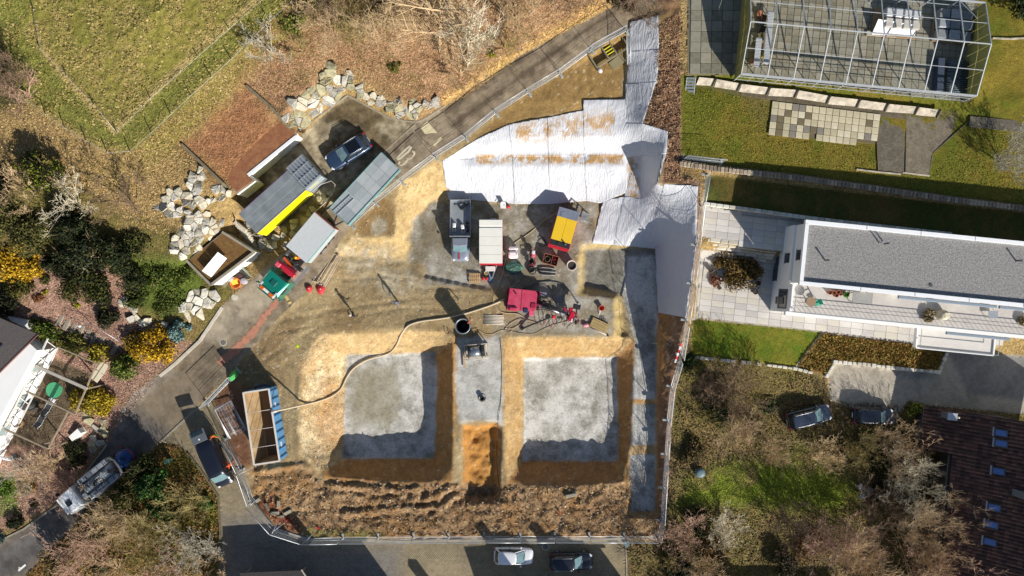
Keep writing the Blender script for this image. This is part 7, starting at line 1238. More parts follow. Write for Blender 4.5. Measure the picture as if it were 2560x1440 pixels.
t = thing('steel_ring', 'small spoked steel wheel beside the planks', 'wheel', W(1508,800,-.2)); part('rim', MB().lathe([(.22,0),(.26,.03),(.22,.06),(.18,.03)], 18, close=True), M_DKSTEEL, t); part('spokes', MB().bar((-.2,0,.03), (.2,0,.03), .03).bar((0,-.2,.03), (0,.2,.03), .03), M_DKSTEEL, t)
t = thing('upright_barrel', 'tall open black barrel standing on the mud near the concrete strip', 'barrel', W(1160,813,-.05)); part('shell', MB().lathe([(.68,0),(.7,.5),(.74,.52),(.7,.56),(.7,1.3),(.74,1.34),(.7,1.38),(.72,1.95),(.78,1.98),(.72,2.02),(.62,1.95),(.62,.2),(.01,.2)], 28), mat('barrel_black', S(46,48,52), .45, var=.15), t); part('rim', MB().lathe([(.7,1.98),(.8,2.0),(.8,2.06),(.7,2.06)], 28, close=True), mat('rim_grey', S(140,148,156), .4, .3), t); part('hose_end', MB().tube([(.5,.3,2.05),(.7,.5,2.2),(.75,.75,1.9),(.7,.9,1.2)], .06, 6), mat('bucket_orange', S(206,84,54)), t)
t = thing('mixing_drum', 'silver cable drum in a pale timber frame on the concrete strip', 'drum', W(1190,877,-.18), math.radians(4)); part('drum', MB().tube([(-.72,0,.85),(-.7,0,.85),(.6,0,.85),(.62,0,.85)], [.1,.55,.55,.1], 24), mat('drum_silver', S(180,186,190), .25, .8, var=.06), t); part('flange', MB().cyl((-.75,0,.85), .72, .06, 24, axis='x').cyl((.66,0,.85), .72, .06, 24, axis='x'), M_DKSTEEL, t)
part('frame', MB().box((0,.65,.08), (2.6,.12,.16)).box((0,-.65,.08), (2.6,.12,.16)).box((-1.1,0,.5), (.1,1.2,1.0)).box((1.0,0,.5), (.1,1.2,1.0)).box((1.25,0,1.0), (.08,1.3,.08)).box((1.25,.6,.5), (.08,.08,1.0)).box((1.25,-.6,.5), (.08,.08,1.0)), mat('frame_timber', S(186,174,154), .8, var=.12), t); part('rail', MB().tube([(-1.2,.75,1.1),(1.3,.75,1.1)], .035, 6).tube([(-1.2,-.75,1.1),(1.3,-.75,1.1)], .035, 6), M_RAILW, t); part('plank', MB().box((-1.3,-.9,.2), (.14,1.6,.08)), M_WOOD, t)
t = thing('pipe_stub', 'short black pipe stub with rings set in the concrete strip', 'pipe', W(1206,995,-.18)); part('pipe', MB().lathe([(.2,0),(.2,.3),(.26,.32),(.26,.36),(.16,.36),(.14,.05),(.01,.05)], 20), M_BLACK, t); part('collar', MB().lathe([(.34,0),(.42,.03),(.42,.08),(.34,.08)], 20, close=True), mat('grey_pipe', S(150,150,148)), t)
t = thing('warning_board', 'red and white striped warning board leaning on the east bank fence', 'barrier', P(1694,882,.3), math.radians(72))
for k in range(6): part('stripe', MB().box((-.85+k*.34,0,.25), (.335,.2,.05), rx=.5), mat('sign_red', S(206,34,40), .5) if k % 2 else M_HEAD, t)
part('leg', MB().bar((-.8,0,.2), (-.8,.2,-.2), .05).bar((.8,0,.2), (.8,.2,-.2), .05), M_ALU, t)
r = random.Random(6); t = thing('slab_rubble', 'broken pale concrete slabs dumped in the south-west corner of the dig', 'rubble')
for x, y, w, d, a in ((697,1260,.85,.35,1.5),(688,1282,.9,.4,.1),(668,1266,.8,.3,-1.1),(720,1280,.9,.35,.5),(646,1250,.6,.3,.6),(705,1290,.4,.3,.2)): part('slab', MB().box((0,0,.1), (w,d,.2), rx=.15, ry=-.1, ch=.03), r.choice(SLAB), t, P(x,y,.08), a)
t = thing('stone', 'pale block of concrete exposed in the brown soil below the right pit', 'stone', P(1427,1237,.05), .2); part('block', MB().box((0,0,.1), (1.2,.35,.4), ch=.05), SLAB[2], t); part('chip', MB().box((.45,.2,.05), (.4,.25,.2), rz=.4, ch=.04), SLAB[0], t)
t = thing('orange_marker', 'small orange marker stick in the brown soil', 'marker', P(1398,1280)); part('stick', MB().bar((0,0,0), (.05,.1,.7), .05), mat('hi_vis_orange', S(240,96,30), .6), t); part('tape', MB().box((.05,.05,.35), (.1,.3,.3), rz=.3), mat('hi_vis_orange', S(240,96,30)), t)
for x, y, x2, y2, lab in ((684,1328,720,1300,'leaning pole with red tip at the south-west fence corner'), (766,1352,795,1320,'leaning pole with red tip right of the fence corner')):
    t = thing('survey_pole', lab, 'pole'); part('pole', MB().tube([P(x,y,1.7), P(x2,y2,.2)], .025, 6), M_WIRE, t); part('tip', MB().cyl(P(x2,y2,.2), .12, .25, 8), mat('canister_red', S(210,34,44)), t)
t = thing('green_netting', 'bright green netting bundle hung on the fence end', 'netting', P(592,936), math.radians(38)); part('net', MB().box((.1,0,1.0), (.75,.55,1.6), rx=.3, ch=.1), mat('net_green', S(76,176,90), .8, var=.15, scale=5), t); part('board', MB().box((.75,.1,.9), (.1,.9,.3)).box((-.5,-.1,.9), (.3,.5,.2)), M_GALV, t)
decal('spray_mark', [(742,860),(745,864),(748,860),(747,865),(751,867),(746,868),(744,873),(742,868),(738,868),(741,865)][::-1], mat('lime_spray', S(200,220,40), .8), .03)
# timber formwork round the shaft at the top of the dig
t = thing('shaft_formwork', 'grey timber frame with yellow panel round a shaft at the top of the dig', 'formwork', W(1520,130,4.2), math.radians(33)); MTF = mat('grey_timber', S(128,122,96), .85, var=.15, scale=3)
for y in (-.75,.75): part('beam', MB().box((0,y,.3), (3.8,.14,.3)), MTF, t)
for x in (-1.85,-.4,.5,1.85): part('crossbeam', MB().box((x,0,.3), (.14,1.36,.298)), MTF, t)
part('grate', MB().box((.05,0,.3), (.7,.9,.1)), M_BLACK, t)
for k in range(3): part('yellow_bar', MB().box((.05,-.3+.3*k,.38), (.8,.08,.06)), MY, t)
part('plywood', MB().box((.2,-1.35,.12), (1.5,.9,.06), rz=.1), mat('plywood_grey', S(138,130,100), .85, var=.1), t); part('white_bag', MB().ell((-1.7,-1.15,.2), (.22,.28,.2)), MBAG, t)
# things in front of the small garage
t = thing('flower_tub', 'orange tub with yellow cover by the small garage wall', 'tub', P(592,708)); part('tub', MB().lathe([(.4,0),(.55,.4),(.58,.42),(.5,.4),(.4,.1),(.01,.1)], 20), mat('tub_orange', S(226,120,50), .6), t); part('cover', MB().box((-.05,.1,.42), (.6,.5,.05), rz=.3), mat('cover_yellow', S(230,200,60), .6), t)
t = thing('garden_bench', 'pale green frame bench leaning at the corner of the small garage', 'bench', P(617,684), math.radians(-45)); MGR = mat('pale_green_frame', S(176,196,176), .6)
for k in range(5): part('slat', MB().box((0,-.2+.1*k,.45), (1.3,.07,.03)), M_DKSTEEL, t)
for s_ in (-1,1): part('leg', MB().bar((s_*.6,-.25,0), (s_*.6,-.25,.45), .05).bar((s_*.6,.25,0), (s_*.6,.25,.85), .05), MGR, t)
part('frame', MB().box((0,.25,.85), (1.3,.05,.05)).box((0,.25,.45), (1.3,.05,.05)), MGR, t)
for x, y, c, s_, lab in ((582,700,(190,190,186),.36,'grey sack by the small garage wall'),(602,690,(70,44,48),.32,'dark plum bag beside the orange tub'),(612,703,(170,166,176),.36,'lilac grey sack in front of the bench')):
    t = thing('sack', lab, 'sack', P(x,y)); m_ = mat('sack_'+lab[:5], S(*c), .7, var=.15, bump=.3); part('bag', MB().ell((0,0,s_*.6), (s_*1.2,s_,s_*.65), 10, 6), m_, t); part('tie', MB().cyl((s_,0,s_*.7), .07, .14, 8), m_, t)
t = thing('utility_box', 'small green utility box at the tip of the shrub island', 'box', P(427,1149), .2); part('housing', MB().box((0,0,.4), (.5,.4,.9), ch=.02), mat('utility_green', S(84,120,98), .6), t); part('lid', MB().box((0,0,.87), (.56,.46,.05)), mat('utility_green', S(84,120,98)), t)
t = thing('shaft_cover', 'round blue-grey shaft lid standing proud in the orchard grass', 'manhole', P(1748,1180)); part('shaft', MB().cyl((0,0,.2), .5, .5, 24), M_CONC, t); part('lid', MB().lathe([(.52,.45),(.5,.52),(.2,.58),(.01,.58)], 24), mat('lid_teal', S(98,122,128), .5, var=.12), t)
t = thing('shaft_cover', 'small round lid half hidden at the fence corner by the cobbles', 'manhole', P(1567,1358)); part('shaft', MB().cyl((0,0,.1), .28, .3, 20), M_CONC, t); part('lid', MB().cyl((0,0,.27), .3, .05, 20), mat('lid_teal', S(98,122,128)), t)
t = thing('table', 'round grey garden table in the shade of the orchard', 'table', P(2164,1224)); part('tabletop', MB().cyl((0,0,.72), .5, .04, 24), mat('grey_table', S(110,112,112), .6), t); part('leg', MB().cyl((0,0,.36), .04, .7, 8), M_FRAME, t); part('base', MB().cyl((0,0,.03), .3, .05, 14), M_FRAME, t)
MCH = mat('white_plastic', S(226,226,226)); chair('white garden chair tilted against the orchard table, left one', P(2146,1214), math.radians(30), MCH); chair('white garden chair tilted against the orchard table, lower one', P(2150,1236), math.radians(70), MCH)
t = thing('planter', 'long grey balcony trough beside the potted shrubs on the terrace', 'planter', P(1793,714), math.radians(-55)); part('trough', MB().box((0,0,.2), (.9,.3,.4), ch=.03), M_FRAME, t); part('soil', MB().box((0,0,.4), (.84,.24,.02)), mat('potting_soil', S(70,54,40)), t)
for x, y, lab in ((1775,675,'dark plant pot nearest the retaining wall on the terrace'),(1886,730,'round black pot alone in the house shadow on the terrace'),(1893,708,'large dark pot in the house shadow by the shrub'),(1785,684,'small grey pot under the shrub on the terrace')):
    t = thing('plant_pot', lab, 'pot', W(x,y,1.65)); part('pot', MB().lathe([(.16,0),(.24,.36),(.27,.38),(.22,.36),(.18,.2),(.01,.2)], 16), M_FRAME, t); part('soil', MB().cyl((0,0,.3), .21, .03, 14), mat('potting_soil', S(70,54,40)), t)
# ------------------------------------------------------------------ people: one skinned body each
def person(label, px, py, facing, legs, torso, skin, hat, arms=((.28,.05,1.05),(.1,.25,.85)), lean=0.0, z=None, hatm=None, name='person'):
    x, y, z0 = loc_at(px, py, 1.55, z); t = thing(name, label, 'person', (x, y, z0), math.radians(facing))
    J = [(0,0,.95),(0.02+lean*.2,0,1.15),(lean*.5,0,1.38),(lean*.7+.02,0,1.5),(lean*.85+.03,0,1.58),(lean+.04,0,1.68),(lean+.03,0,1.78)]; Rd = [.15,.145,.16,.07,.07,.1,.085]; E_ = [(0,1),(1,2),(2,3),(3,4),(4,5),(5,6)]
    for s_ in (-1,1):
        b = len(J); J += [(0,s_*.1,.88),(.03+.05*s_,s_*.11,.5),(-.02+.08*s_,s_*.12,.1),(.15+.08*s_,s_*.13,.05)]; Rd += [.11,.075,.055,.045]; E_ += [(0,b),(b,b+1),(b+1,b+2),(b+2,b+3)]
        (ex, ey, ez), (hx, hy, hz_) = arms; b = len(J); J += [(lean*.5,s_*.2,1.4),(lean*.5+ex*.6,s_*(.28+ey),1.12),(lean*.5+ex+hx,s_*(.26+ey*.5+hy*.3),hz_ if hz_ > .5 else .9)]; Rd += [.07,.05,.04]; E_ += [(2,b),(b,b+1),(b+1,b+2)]
        hp_ = Vector(J[b+2]); d = (hp_-Vector(J[b+1])).normalized(); side = d.cross(Vector((0,0,1))).normalized()
        for k in range(5): q0 = len(J); off = side*(k-2)*.02; J += [tuple(hp_+d*.06+off), tuple(hp_+d*(.12 if k else .08)+off*1.3)]; Rd += [.012,.009]; E_ += [(b+2,q0),(q0,q0+1)]
    me = bpy.data.meshes.new('body'); me.from_pydata(J, E_, []); o = link('body', me, None, t); sk = o.modifiers.new('skin', 'SKIN'); sv = me.skin_vertices[0].data
    for v_, rr in zip(sv, Rd): v_.radius = (rr, rr)
    sv[0].use_root = True; o.modifiers.new('sub', 'SUBSURF').levels = 1
    mname = 'outfit_'+label[:18]; m_ = bpy.data.materials.new(mname); m_.use_nodes = True; n = m_.node_tree.nodes; l = m_.node_tree.links; tc = n.new('ShaderNodeTexCoord'); sp = n.new('ShaderNodeSeparateXYZ'); l.new(tc.outputs['Object'], sp.inputs[0]); rp = n.new('ShaderNodeValToRGB'); rp.color_ramp.interpolation = 'CONSTANT'; mr = n.new('ShaderNodeMath'); mr.operation = 'DIVIDE'; mr.inputs[1].default_value = 2.0; l.new(sp.outputs[2], mr.inputs[0]); l.new(mr.outputs[0], rp.inputs[0])
    el = rp.color_ramp.elements; el[0].position = 0; el[0].color = (*S(40,36,34), 1); el[1].position = .06; el[1].color = (*legs, 1); e = el.new(.47); e.color = (*torso, 1); e = el.new(.755); e.color = (*skin, 1); l.new(rp.outputs[0], n['Principled BSDF'].inputs['Base Color']); n['Principled BSDF'].inputs['Roughness'].default_value = .85; me.materials.append(m_)
    hx = lean+.03
    if hat == 'helmet': part('helmet', MB().lathe([(.15,0),(.14,.03),(.125,.09),(.08,.135),(.01,.15)], 16, (hx,0,1.74)).box((hx+.13,0,1.75), (.12,.18,.015)), hatm, t)
    else: part('hair', MB().ell((hx-.01,0,1.78), (.11,.1,.09), 12, 8), hatm, t)
    part('face', MB().box((hx+.1,0,1.68), (.04,.03,.05), ch=.01).ell((hx+.085,.035,1.71), (.015,.015,.012), 6, 4).ell((hx+.085,-.035,1.71), (.015,.015,.012), 6, 4).box((hx+.09,0,1.62), (.02,.05,.012)), mat('skin_tone', S(200,150,120), .6, var=.05), t)
    return t
SK = S(200,150,120); YH = mat('yellow_helmet', S(236,196,24), .35); WHH = mat('white_helmet', S(232,230,222), .4); HB = mat('brown_hair', S(60,42,30), .7)
person('person in blue-grey jacket standing on the muddy track', 989, 755, -120, S(60,66,86), S(112,120,150), SK, 'hair', hatm=mat('grey_hair', S(120,112,108), .7)); person('person in dark clothes and pale cap with arms spread on the track', 876, 788, 60, S(36,36,42), S(44,42,48), SK, 'helmet', ((.22,.25,1.1),(.2,.4,1.05)), hatm=mat('pale_cap', S(206,190,180), .8))
person('person in orange hi-vis jacket standing beside the black van', 570, 1164, 200, S(224,84,28), S(240,92,30), SK, 'hair', hatm=mat('orange_hood', S(200,60,34), .8)); person('person in orange and lime workwear behind the raised van tailgate', 524, 1092, -60, S(80,120,50), S(226,110,50), SK, 'hair', lean=.2, hatm=HB); person('person in orange workwear with yellow helmet at the truck crane', 741, 645, 120, S(206,80,30), S(214,84,34), SK, 'helmet', hatm=YH, z=1.3)
# ------------------------------------------------------------------ vegetation
def fol_mat(name, rough=.75, spec=.2):
    m = bpy.data.materials.new(name); m.use_nodes = True; n = m.node_tree.nodes; l = m.node_tree.links; p = n['Principled BSDF']; p.inputs['Roughness'].default_value = rough; p.inputs['Specular IOR Level'].default_value = spec
    at = n.new('ShaderNodeAttribute'); at.attribute_name = 'Col'; l.new(at.outputs['Color'], p.inputs['Base Color']); return m
M_LEAF = fol_mat('leaf_surface'); M_TWIG = {k: mat('bark_'+k, S(*c), .9, var=.2, scale=3) for k, c in dict(tan=(196,170,132), grey=(186,178,160), pink=(190,156,134), dark=(128,106,84), olive=(160,144,92), pale=(214,204,178)).items()}
def leaf_quads(cen, nrm, size, rg):
    n = len(cen); a = rg.normal(size=(n, 3)); t = np.cross(nrm, a); t /= np.linalg.norm(t, axis=1, keepdims=True)+1e-9; b = np.cross(nrm, t); s = size[:, None]
    t = t*s; b = b*s*.62; V = np.stack([cen-t-b*.4, cen+b, cen+t-b*.3, cen-b], 1).reshape(-1, 3); return V, np.arange(4*n).reshape(-1, 4)
def bush_mesh(name, r, h, col, n, seed, leaf=.13, lobes=14, tip=None, cone=False, flat=.0):
    rg = np.random.default_rng(seed); u = rg.normal(size=(lobes, 3)); u /= np.linalg.norm(u, axis=1, keepdims=True); rad = rg.uniform(.35, .8, (lobes, 1)); lc = u*rad*np.array([r, r, h*.5]); lc[:, 2] = np.abs(lc[:, 2])*1.0+h*.28
    if cone: z = rg.uniform(.1, 1, lobes); a = rg.uniform(0, 6.28, lobes); k = (1-z)*.75; lc = np.stack([r*k*np.cos(a), r*k*np.sin(a), z*h], 1)
    lr = rg.uniform(.28, .5, lobes)*r*(.75 if cone else 1); i = rg.integers(0, lobes, n); d = rg.normal(size=(n, 3)); d[:, 2] = d[:, 2]*.8+.35; d /= np.linalg.norm(d, axis=1, keepdims=True)
    rr = lr[i]*rg.uniform(.55, 1.05, n); cen = lc[i]+d*rr[:, None]*np.array([1, 1, .8]); cen[:, 2] = np.maximum(cen[:, 2], .03); nr = d+rg.normal(size=(n, 3))*.55; nr /= np.linalg.norm(nr, axis=1, keepdims=True)
    V, Fq = leaf_quads(cen, nr, rg.uniform(.6, 1.3, n)*leaf, rg); c = np.array(col)[None]*rg.uniform(.55, 1.35, (n, 1)); lobe_t = rg.uniform(.75, 1.2, lobes)[i][:, None]; c = c*lobe_t
    if tip is not None: m = (rg.random(n) < .35)[:, None]; c = np.where(m, np.array(tip)[None]*rg.uniform(.7, 1.2, (n, 1)), c)
    me = np_mesh(name, V, Fq, False); set_col(me, np.repeat(c, 4, 0)); return me
def limbs(h, r, n, seed, rad=.05):
    rr = random.Random(seed); mb = MB()
    for k in range(n): a = rr.uniform(0, 6.28); q_ = rr.uniform(.3, .75)*r; mb.tube([(0,0,-.1), (q_*.3*math.cos(a), q_*.3*math.sin(a), h*.35), (q_*math.cos(a), q_*math.sin(a), h*.8)], [rad, rad*.7, rad*.2], 5)
    return mb
def bush(label, px, py, r, h, col, n=1600, leaf=.13, tip=None, cone=False, cat='shrub', name='evergreen_shrub', bark='dark', lobes=14, z=None, sx=1.0, rz=0.0):
    sd_ = int(px*7+py*13); t = thing(name, label, cat, P(px, py, -.05) if z is None else W(px, py, z), rz); cr = part('crown', bush_mesh('crown', r, h, S(*col), n, sd_, leaf, lobes, S(*tip) if tip else None, cone), M_LEAF, t); cr.scale = (sx, 1, 1); part('trunk' if cat == 'tree' else 'stems', limbs(h, r, 7, sd_), M_TWIG[bark], t); return t
def bare_mesh(seed, nst, h, spread, lv=3, up=.75, k1=7, k2=5, k3=4, trunk=False):
    rr = random.Random(seed); segs = []; st = []
    if trunk:
        p = Vector((0,0,-.1)); q_ = Vector((rr.uniform(-.3,.3), rr.uniform(-.3,.3), h*.8)); st.append((p, (q_-p).normalized(), h*.85, .03+h*.012, 0)); k1 = k1+5
    else:
        for k in range(nst): a = 6.283*k/nst+rr.uniform(-.4,.4); e = rr.uniform(.25, 1.0)*spread/h; st.append((Vector((rr.gauss(0,.12), rr.gauss(0,.12), -.05)), Vector((math.cos(a)*e, math.sin(a)*e, up)).normalized(), h*rr.uniform(.8,1.15), .018+.004*h, 0))
    while st:
        p, d, L, r0, l = st.pop(); n = 4 if l == 0 else 3; pts = [p]; dd = d.copy()
        for k in range(n): gn = .07 if trunk else .13; dd = (dd+Vector((rr.gauss(0,gn), rr.gauss(0,gn), rr.gauss(.04,gn*.7)))).normalized(); pts.append(pts[-1]+dd*L/n)
        for k in range(n): segs.append((pts[k], pts[k+1], max(.011, r0*(1-.7*k/n)), max(.008, r0*(1-.7*(k+1)/n))))
        if l < lv-0:
            nk = (k1, k2, k3, 0)[l]
            for c in range(nk):
                f = rr.uniform(.3 if l == 0 else .15, 1.0); j = min(int(f*n), n-1); b = pts[j].lerp(pts[j+1], f*n-j); a = rr.uniform(0, 6.283); side = Vector((math.cos(a), math.sin(a), rr.uniform(-.1,.5))); nd = (dd*.75+side*(.75 if not (trunk and l == 0) else 1.1)).normalized(); st.append((b, nd, L*rr.uniform(.32,.5)*(1 if not (trunk and l == 0) else 1.0), r0*.5, l+1))
    A = np.array([[*s_[0], *s_[1], s_[2], s_[3]] for s_ in segs]); a, b = A[:, :3], A[:, 3:6]; d = b-a; d /= np.linalg.norm(d, axis=1, keepdims=True)+1e-9; x = np.cross(d, np.array([.31,.17,.93])); x /= np.linalg.norm(x, axis=1, keepdims=True)+1e-9; y = np.cross(d, x); V = []
    for c, rad in ((a, A[:, 6:7]), (b, A[:, 7:8])):
        for k in range(3): th = 2.0944*k; V.append(c+(x*math.cos(th)+y*math.sin(th))*rad)
    V = np.stack(V, 1); m = len(A); base = np.arange(m)[:, None]*6; Fq = np.concatenate([base+np.array([[k, (k+1) % 3, 3+(k+1) % 3, 3+k]]) for k in range(3)], 0); return np_mesh('twigs', V.reshape(-1, 3), Fq, False)
BV = {'s': [bare_mesh(100+i, 7, 2.6, 2.6) for i in range(3)], 'm': [bare_mesh(200+i, 10, 4.0, 3.6, k1=9, k2=6, k3=4) for i in range(3)], 'l': [bare_mesh(300+i, 9, 6.0, 4.6, k1=10, k2=7, k3=5) for i in range(3)], 't': [bare_mesh(400+i, 1, 10.5, 3, trunk=True, k1=12, k2=7) for i in range(3)]}
BV = {k: v for k, v in BV.items()}
_bi = [0]
def bare(label, px, py, kind, sc=1.0, bark='tan', zs_=1.0, cat=None):
    _bi[0] += 1; me0 = BV[kind][_bi[0] % len(BV[kind])]; key = (me0.name, bark)
    if key not in BARK: m2 = me0.copy(); m2.materials.clear(); m2.materials.append(M_TWIG[bark]); BARK[key] = m2
    tree = kind in 'lt'; hc = {'s': .9, 'm': 1.6, 'l': 2.6, 't': 0}[kind]*sc; X_, Y_, Z_ = loc_at(px, py, hc); t = thing('bare_tree' if tree else 'bare_shrub', label, 'tree' if tree else 'shrub', (X_, Y_, Z_-.06), (_bi[0]*1.7) % 6.28); cr = link('crown', BARK[key], None, t); cr.scale = (sc, sc, sc*zs_)
    part('trunk', MB().tube([(0,0,-.2), (.03,0,.5*sc), (.05,.05,1.1*sc)], [.13*sc if kind == 't' else .07*sc, .1*sc if kind == 't' else .05*sc, .04*sc], 7), M_TWIG[bark], t)
BARK = {}
for a in [('tall bare tree with pale trunk above the road bend',1100,128,'t',1.1,'tan'),('slim bare tree left of the paired trunks above the road',1128,92,'t',.9,'tan'),('bare tree with bright trunk, left of the pair nearest the road',1178,140,'t',.85,'pale'),('bare tree with bright trunk, right of the pair nearest the road',1192,126,'t',.75,'pale'),('dense pale bare shrub on the wooded slope top centre',1050,60,'l',.9,'tan'),('dense tan bare shrub at the top edge of the slope',985,30,'l',.9,'tan'),('sprawling brown shrub top centre right of the mown strip',900,70,'m',1.0,'olive'),('yellowish bare shrub by the top of the wire fence',820,60,'m',1.0,'tan'),('low fan of bare branches on the leaf slope',752,122,'s',.8,'olive'),('small grey bare shrub near the fence posts',668,122,'s',1.1,'grey'),('bare shrub with arching branches beside the road bend',1150,175,'s',1.3,'tan'),('thin shrub near the yellow verge bush',1262,110,'s',1.1,'olive'),('dark bare bush overhanging the top of the road',1590,12,'m',1.0,'dark'),('bare shrub at the top edge above the road',1290,30,'m',1.0,'tan'),('bare shrub at the top edge near the road end',1420,-20,'m',1.0,'dark'),
    ('spreading pinkish bare shrub at the bottom left corner of the island',215,1375,'m',1.25,'pink'),('large tan bare shrub in the middle of the island',320,1300,'l',.75,'tan'),('bare shrub beside the white truck cab',300,1245,'s',1.3,'tan'),('bare shrub with dark trunk in the island centre',385,1345,'l',.7,'olive'),('grey twiggy shrub at the right edge of the island',490,1365,'m',.95,'grey'),('olive twiggy shrub behind the van',470,1260,'m',.9,'olive'),('pinkish shrub at the bottom of the island',430,1440,'m',1.0,'pink'),('tan shrub low on the island beside the cobbles',525,1430,'s',1.2,'tan'),('bare shrub on the lower left rim of the island',270,1440,'m',1.0,'tan'),
    ('greyish bare shrub behind the white truck in the bark garden',120,1165,'m',.8,'tan'),('bare shrub left of the grey one in the bark garden',70,1180,'s',1.2,'grey'),('brown bare shrub by the round box bush',150,1225,'s',1.2,'pink'),('small bare shrub in the ivy slope',225,645,'s',.8,'pale'),('tan bare bush on the left slope below the yew',60,470,'s',1.2,'tan'),('pale branching shrub on the left slope',170,500,'s',1.3,'pale'),('brown bare shrub alone in the dry grass',312,500,'s',1.4,'dark'),('dark scrubby bush at the left edge by the gate',25,180,'m',.8,'dark'),('brown scrub by the gate at the left edge',50,225,'s',1.1,'pink'),
    ('bare shrub against the east fence by the south lawn',1770,960,'m',.8,'dark'),('large dark bare shrub below the south lawn',1840,985,'l',.8,'dark'),('olive bare shrub left of the dark round bush',1880,960,'m',.9,'olive'),('bare shrub beside the parked estate car',1930,1120,'m',.7,'tan'),('tan shrub west of the parked estate car',1840,1090,'l',.6,'tan'),('tan shrub south of the parked estate car',2060,1130,'m',.7,'tan'),('pale shrub between the parked cars and the garden table',2150,1120,'m',.8,'olive'),('bright tan shrub south of the dark hatchback',2225,1110,'m',.85,'tan'),('round bare bush with bright twigs by the fence corner',1808,1315,'m',.75,'pale'),('tree with sunlit pale twigs beside the shaded courtyard',2262,1195,'l',.7,'pale'),('wide bare tree against the tiled roof',2330,1320,'l',.95,'tan'),('bare tree left of the widest one by the tiled house',2255,1340,'l',.9,'tan'),('bare tree at the bottom edge by the tiled house',2340,1420,'l',.9,'pink'),('brown shrub in the middle of the orchard',2080,1330,'l',.8,'pink'),('dark shrub below the orchard lawn',1990,1320,'m',1.1,'dark'),('tan shrub near the bottom path',2150,1400,'l',.8,'tan'),('brown bramble heap right of the cobbles',1700,1330,'m',.8,'pink'),('bramble heap at the corner of the cobbles',1640,1400,'s',1.2,'olive'),('low bramble near the bottom edge',1760,1420,'m',.9,'tan'),('shrub in the shade of the orchard table',2190,1260,'m',.9,'dark'),('thin shrub by the tiled house gutter',2300,1130,'s',1.2,'tan'),('pruned bare fruit tree on the upper right lawn',2525,392,'m',.9,'grey')]: bare(*a)
